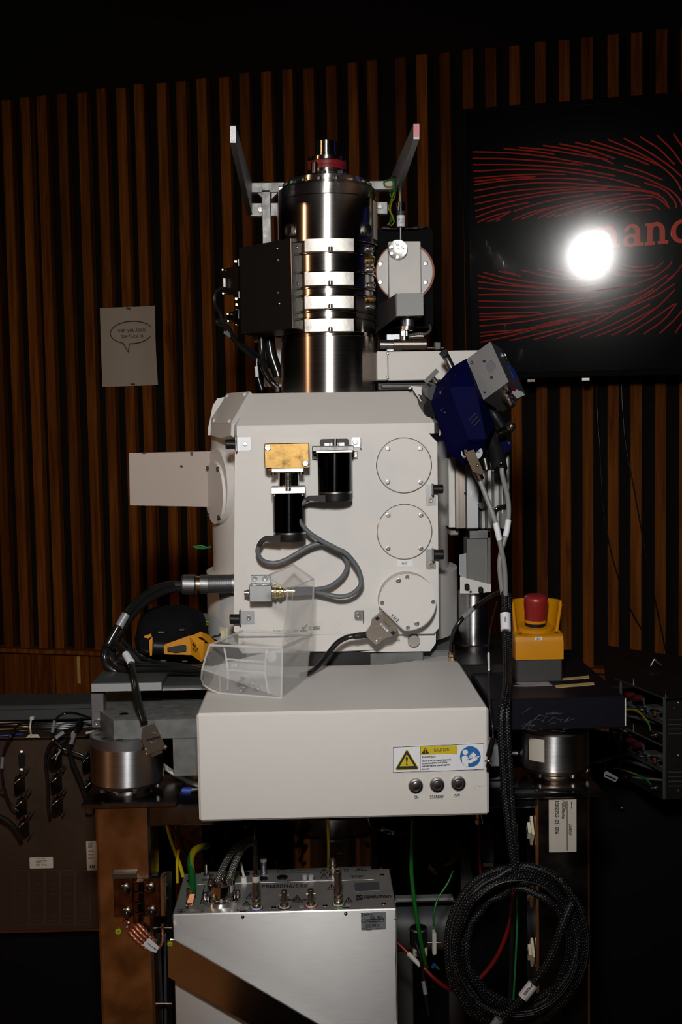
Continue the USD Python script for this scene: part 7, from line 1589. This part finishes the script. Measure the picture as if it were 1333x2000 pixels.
obj('rear_wall', rbx(0, Lr + .02, zB_, zA_, -.16, -.155), 'black_cloth', rk)
for z in (zA_, zm, zB_): obj('deck', rbx(-.002, Lr + .02, z - .003, z, -.16, .0), 'black_paint', rk); 
obj('edge_rail', rbx(-.002, Lr + .02, zA_ - .002, zA_ + .001, -.002, .002), 'grey_alu', rk); obj('edge_rail', rbx(-.002, Lr + .02, zm - .001, zm + .001, -.002, .002), 'grey_rail', rk)
obj('corner_rail', rbx(-.004, .0, zB_, zA_, -.003, .002), 'grey_rail', rk); obj('corner_rail', rbx(Lr - .004, Lr, zB_, zA_, -.003, .002), 'grey_rail', rk)
fx = [xyA - rdir * .002, xyA - rdir * .002 + np.array([.45, -.02])]
fp_ = obj('front_panel', hull([[*p, z] for p in (fx[0], fx[1], fx[0] + [0.02, .02], fx[1] + [.02, .02]) for z in (zB_, zA_ - .006)]), 'black_paint', rk)
fdir = np.array([.45, -.02, 0]); fdir /= np.linalg.norm(fdir); fnn = np.array([fdir[1], -fdir[0], 0])
on6 = lambda x, y: hit(x, y, fnn, fnn.dot([*fx[0], 0]))
for x, y, r_ in ((1326, 1372, 3.2), (1317, 1382, 1.8), (1326, 1475, 3.2), (1317, 1484, 1.8), (1326, 1543, 3)): obj('screw', dome_screw(on6(x, y), fnn, r_ * S(2.0), .002), 'polished_steel', rk)
obj('vent', cat_([box(on6(1322, y), [.030, .001, .0022], .0004, np.stack([fdir, -fnn, [0, 0, 1]], 1)) for y in (1406, 1415, 1424, 1433, 1508, 1517, 1526, 1535)]), 'dark_grey', rk)
for j, zt__ in enumerate((zA_, zm)):
    bd_ = obj('circuit_board', rbx(.006, Lr - .01, zt__ - .052, zt__ - .050, -.12, -.004), 'dark_grey', rk)
    obj('red_knob', cat_([cyl([*(xyA + rdir * s_ + rout * -.01), zt__ - .022], [*(xyA + rdir * s_ + rout * .006), zt__ - .022], .0065, 14) for s_ in (Lr * .62, Lr * .80)]), 'dull_red', bd_)
    obj('component', cat_([rbx(s_, s_ + w_, zt__ - .050, zt__ - .050 + h_, -.04, -.014) for s_, w_, h_ in ((.03, .02, .012), (.06, .03, .016), (.10, .012, .01), (.13, .03, .02))]), 'grey_rail', bd_)
    obj('solder_point', cat_([cyl([*(xyA + rdir * s_ + rout * -.010), zt__ - .034 - h_], [*(xyA + rdir * s_ + rout * -.004), zt__ - .034 - h_], .0016, 8) for s_, h_ in ((.018, .002), (.023, .002), (.045, .0), (.052, .001), (.075, .004), (.085, .0), (.088, .009), (.1, .006), (.07, .008))]), 'polished_steel', bd_)
    obj('copper_coil', rbx(.040, .052, zt__ - .046, zt__ - .034, -.02, -.006, .003), 'copper', bd_)
    obj('rod', cyl([*(xyA + rdir * (Lr * .99) + rout * .01), zt__ - .098], [*(xyA + rdir * (.06) + rout * -.06), zt__ - .088], .0035, 14), 'grey_alu', bd_)
    obj('rod_tip', cat_([cyl([*(xyA + rdir * (Lr * .99) + rout * .012), zt__ - .0985], [*(xyA + rdir * (Lr * .86) + rout * .003), zt__ - .097], .0048, 14), cyl([*(xyA + rdir * (Lr * .80) + rout * .0), zt__ - .096], [*(xyA + rdir * (Lr * .74) + rout * -.004), zt__ - .0955], .0055, 14)]), 'polished_steel', bd_)
    obj('cross_bar', cyl([*(xyA + rdir * (Lr * .95) + rout * .0), zt__ - .064], [*(xyA + rdir * (.02) + rout * -.03), zt__ - .060], .0035, 12), 'grey_rail', bd_)
    for s_ in (.012, Lr - .03): obj('standoff', cyl([*(xyA + rdir * s_ + rout * -.012), zt__], [*(xyA + rdir * s_ + rout * -.012), zt__ + .010], .0022, 12), 'polished_steel', rk)
wire('earth_wire', 'green and yellow wire hanging in the upper bay of the right rack', [(1223, 1386, 2.10), (1240, 1386, 2.08), (1248, 1390, 2.07), (1260, 1402, 2.05), (1268, 1415, 2.04), (1272, 1428, 2.035)], 1.8, 'earth_cable')
wire('earth_wire', 'green and yellow wire sloping across the lower bay of the right rack', [(1200, 1500, 2.12), (1210, 1501, 2.11), (1228, 1507, 2.08), (1246, 1514, 2.06), (1262, 1521, 2.04), (1272, 1532, 2.035)], 1.8, 'earth_cable')
for x, y, nm_ in ((1281, 1435, 'upper'), (1281, 1538, 'lower')):
    t = thing('wire_lug', 'gold screw lug at the end of the %s yellow wire in the right rack' % nm_, 'terminal', P(x, y, 2.03)); obj('stud', cyl(P(x - 10, y + 1, 2.03), P(x + 4, y, 2.03), .0022, 10), 'nickel', t); obj('washer', cyl(P(x - 1, y, 2.03), P(x + 2, y, 2.03), .005, 14), 'gold', t)
rt2 = thing('rack_top', 'long black cabinet top running right behind the slab under the wooden slats', 'cabinet', P(1260, 1330, 2.3))
T0, T1, T2, T3_ = P(1182, 1315, 2.6), P(1345, 1294, 2.5), P(1345, 1330, 2.1), P(1195, 1326, 2.35)
zt9 = P(1260, 1318, 2.4)[2]
obj('top', hull([[*P(1180, 1316, 2.75)[:2], zt9], [*P(1420, 1300, 2.5)[:2], zt9], [*P(1420, 1300, 2.3)[:2], zt9], [*P(1186, 1320, 2.3)[:2], zt9]] + [[*P(1180, 1316, 2.75)[:2], zt9 - .03], [*P(1420, 1300, 2.5)[:2], zt9 - .03], [*P(1420, 1300, 2.3)[:2], zt9 - .03], [*P(1186, 1320, 2.3)[:2], zt9 - .03]]), 'black_paint', rt2)
obj('body', hull([[*P(x, 1400, d)[:2], z] for x, d in ((1190, 2.7), (1410, 2.48), (1410, 2.32), (1196, 2.32)) for z in (.0, zt9 - .03)]), 'black_cloth', rt2)
mt = thing('pale_clip', 'small pale metal clip standing on the black cabinet top at the right', 'clip', P(1282, 1300, 2.45))
obj('clip', cat_([tpx([(1272, 1301, 2.45), (1279, 1288, 2.45), (1284, 1293, 2.45), (1293, 1299, 2.45)], 2.0 * S(2.45), n=8)]), 'grey_alu', mt)
rh = wire('red_hose', 'dark red hose with pale sleeve behind the right isolator', [(1150, 1490, 2.15), (1166, 1488, 2.14), (1195, 1480, 2.13), (1222, 1472, 2.12)], 2.6, 'red_cable', tags=[([(1166, 1488, 2.138), (1194, 1480.5, 2.13)], 'pale_cable')])
tgz = thing('hang_tag', 'pale slotted tag dangling right of the right isolator', 'tag', P(1194, 1520, 2.0))
obj('string', tpx([(1183, 1511, 2.001), (1184, 1470, 2.0), (1187, 1345, 2.0)], .6 * S(2.0), n=6), 'black_cable', tgz)
obj('tag', hull([P(x, y, d) for x, y in ((1180, 1509), (1186, 1506), (1209, 1519), (1203, 1528), (1180, 1517)) for d in (2.0, 2.003)]), 'label_silver', tgz)
obj('slot', hull([P(x, y, d) for x, y in ((1183, 1512), (1204, 1521), (1203, 1524), (1183, 1515)) for d in (1.9988, 2.001)]), 'black_plastic', tgz)
lrk = thing('floor_cabinet', 'low black cabinet standing behind and right of the right post', 'cabinet', [1.0, 2.3, 0])
obj('body', hull([[*P(x, 1800, d)[:2], z] for x, d in ((1150, 2.3), (1500, 2.05), (1500, 2.3), (1150, 2.6)) for z in (.0, zB_ - .02)]), 'black_cloth', lrk)
obj('screw', dome_screw(P(1216, 1577, 2.22), FWD, .004, .003), 'polished_steel', lrk)
# thin cords hanging down the slatted wall at the right, pale strip low on the planks at the left
wq = lambda x, y: tuple([x, y, wallpt(x, y, .03)[1]])
wire('wall_cord', 'thin black cord hanging in a long slant across the wooden slats at the right', [wq(1166, 752), wq(1167, 800), wq(1172, 870), wq(1180, 1000), wq(1200, 1100), wq(1232, 1190), wq(1268, 1250)], 1.5, 'black_cable')
wire('wall_cord', 'thin black cord drooping steeper across the slats near the right edge', [wq(1214, 752), wq(1222, 860), wq(1240, 960), wq(1262, 1080), wq(1284, 1190), wq(1306, 1292)], 1.5, 'black_cable')
ps_ = thing('pale_strip', 'narrow pale strip stuck upright low on the planks at the left', 'strip', wallpt(154, 1335, .012))
a_, b_ = wallpt(150, 1282, .013), wallpt(158, 1335, .013)
obj('strip', wbox(ux(a_), ux(a_) + .013, b_[2], a_[2], .011, .0135), 'tape', ps_)
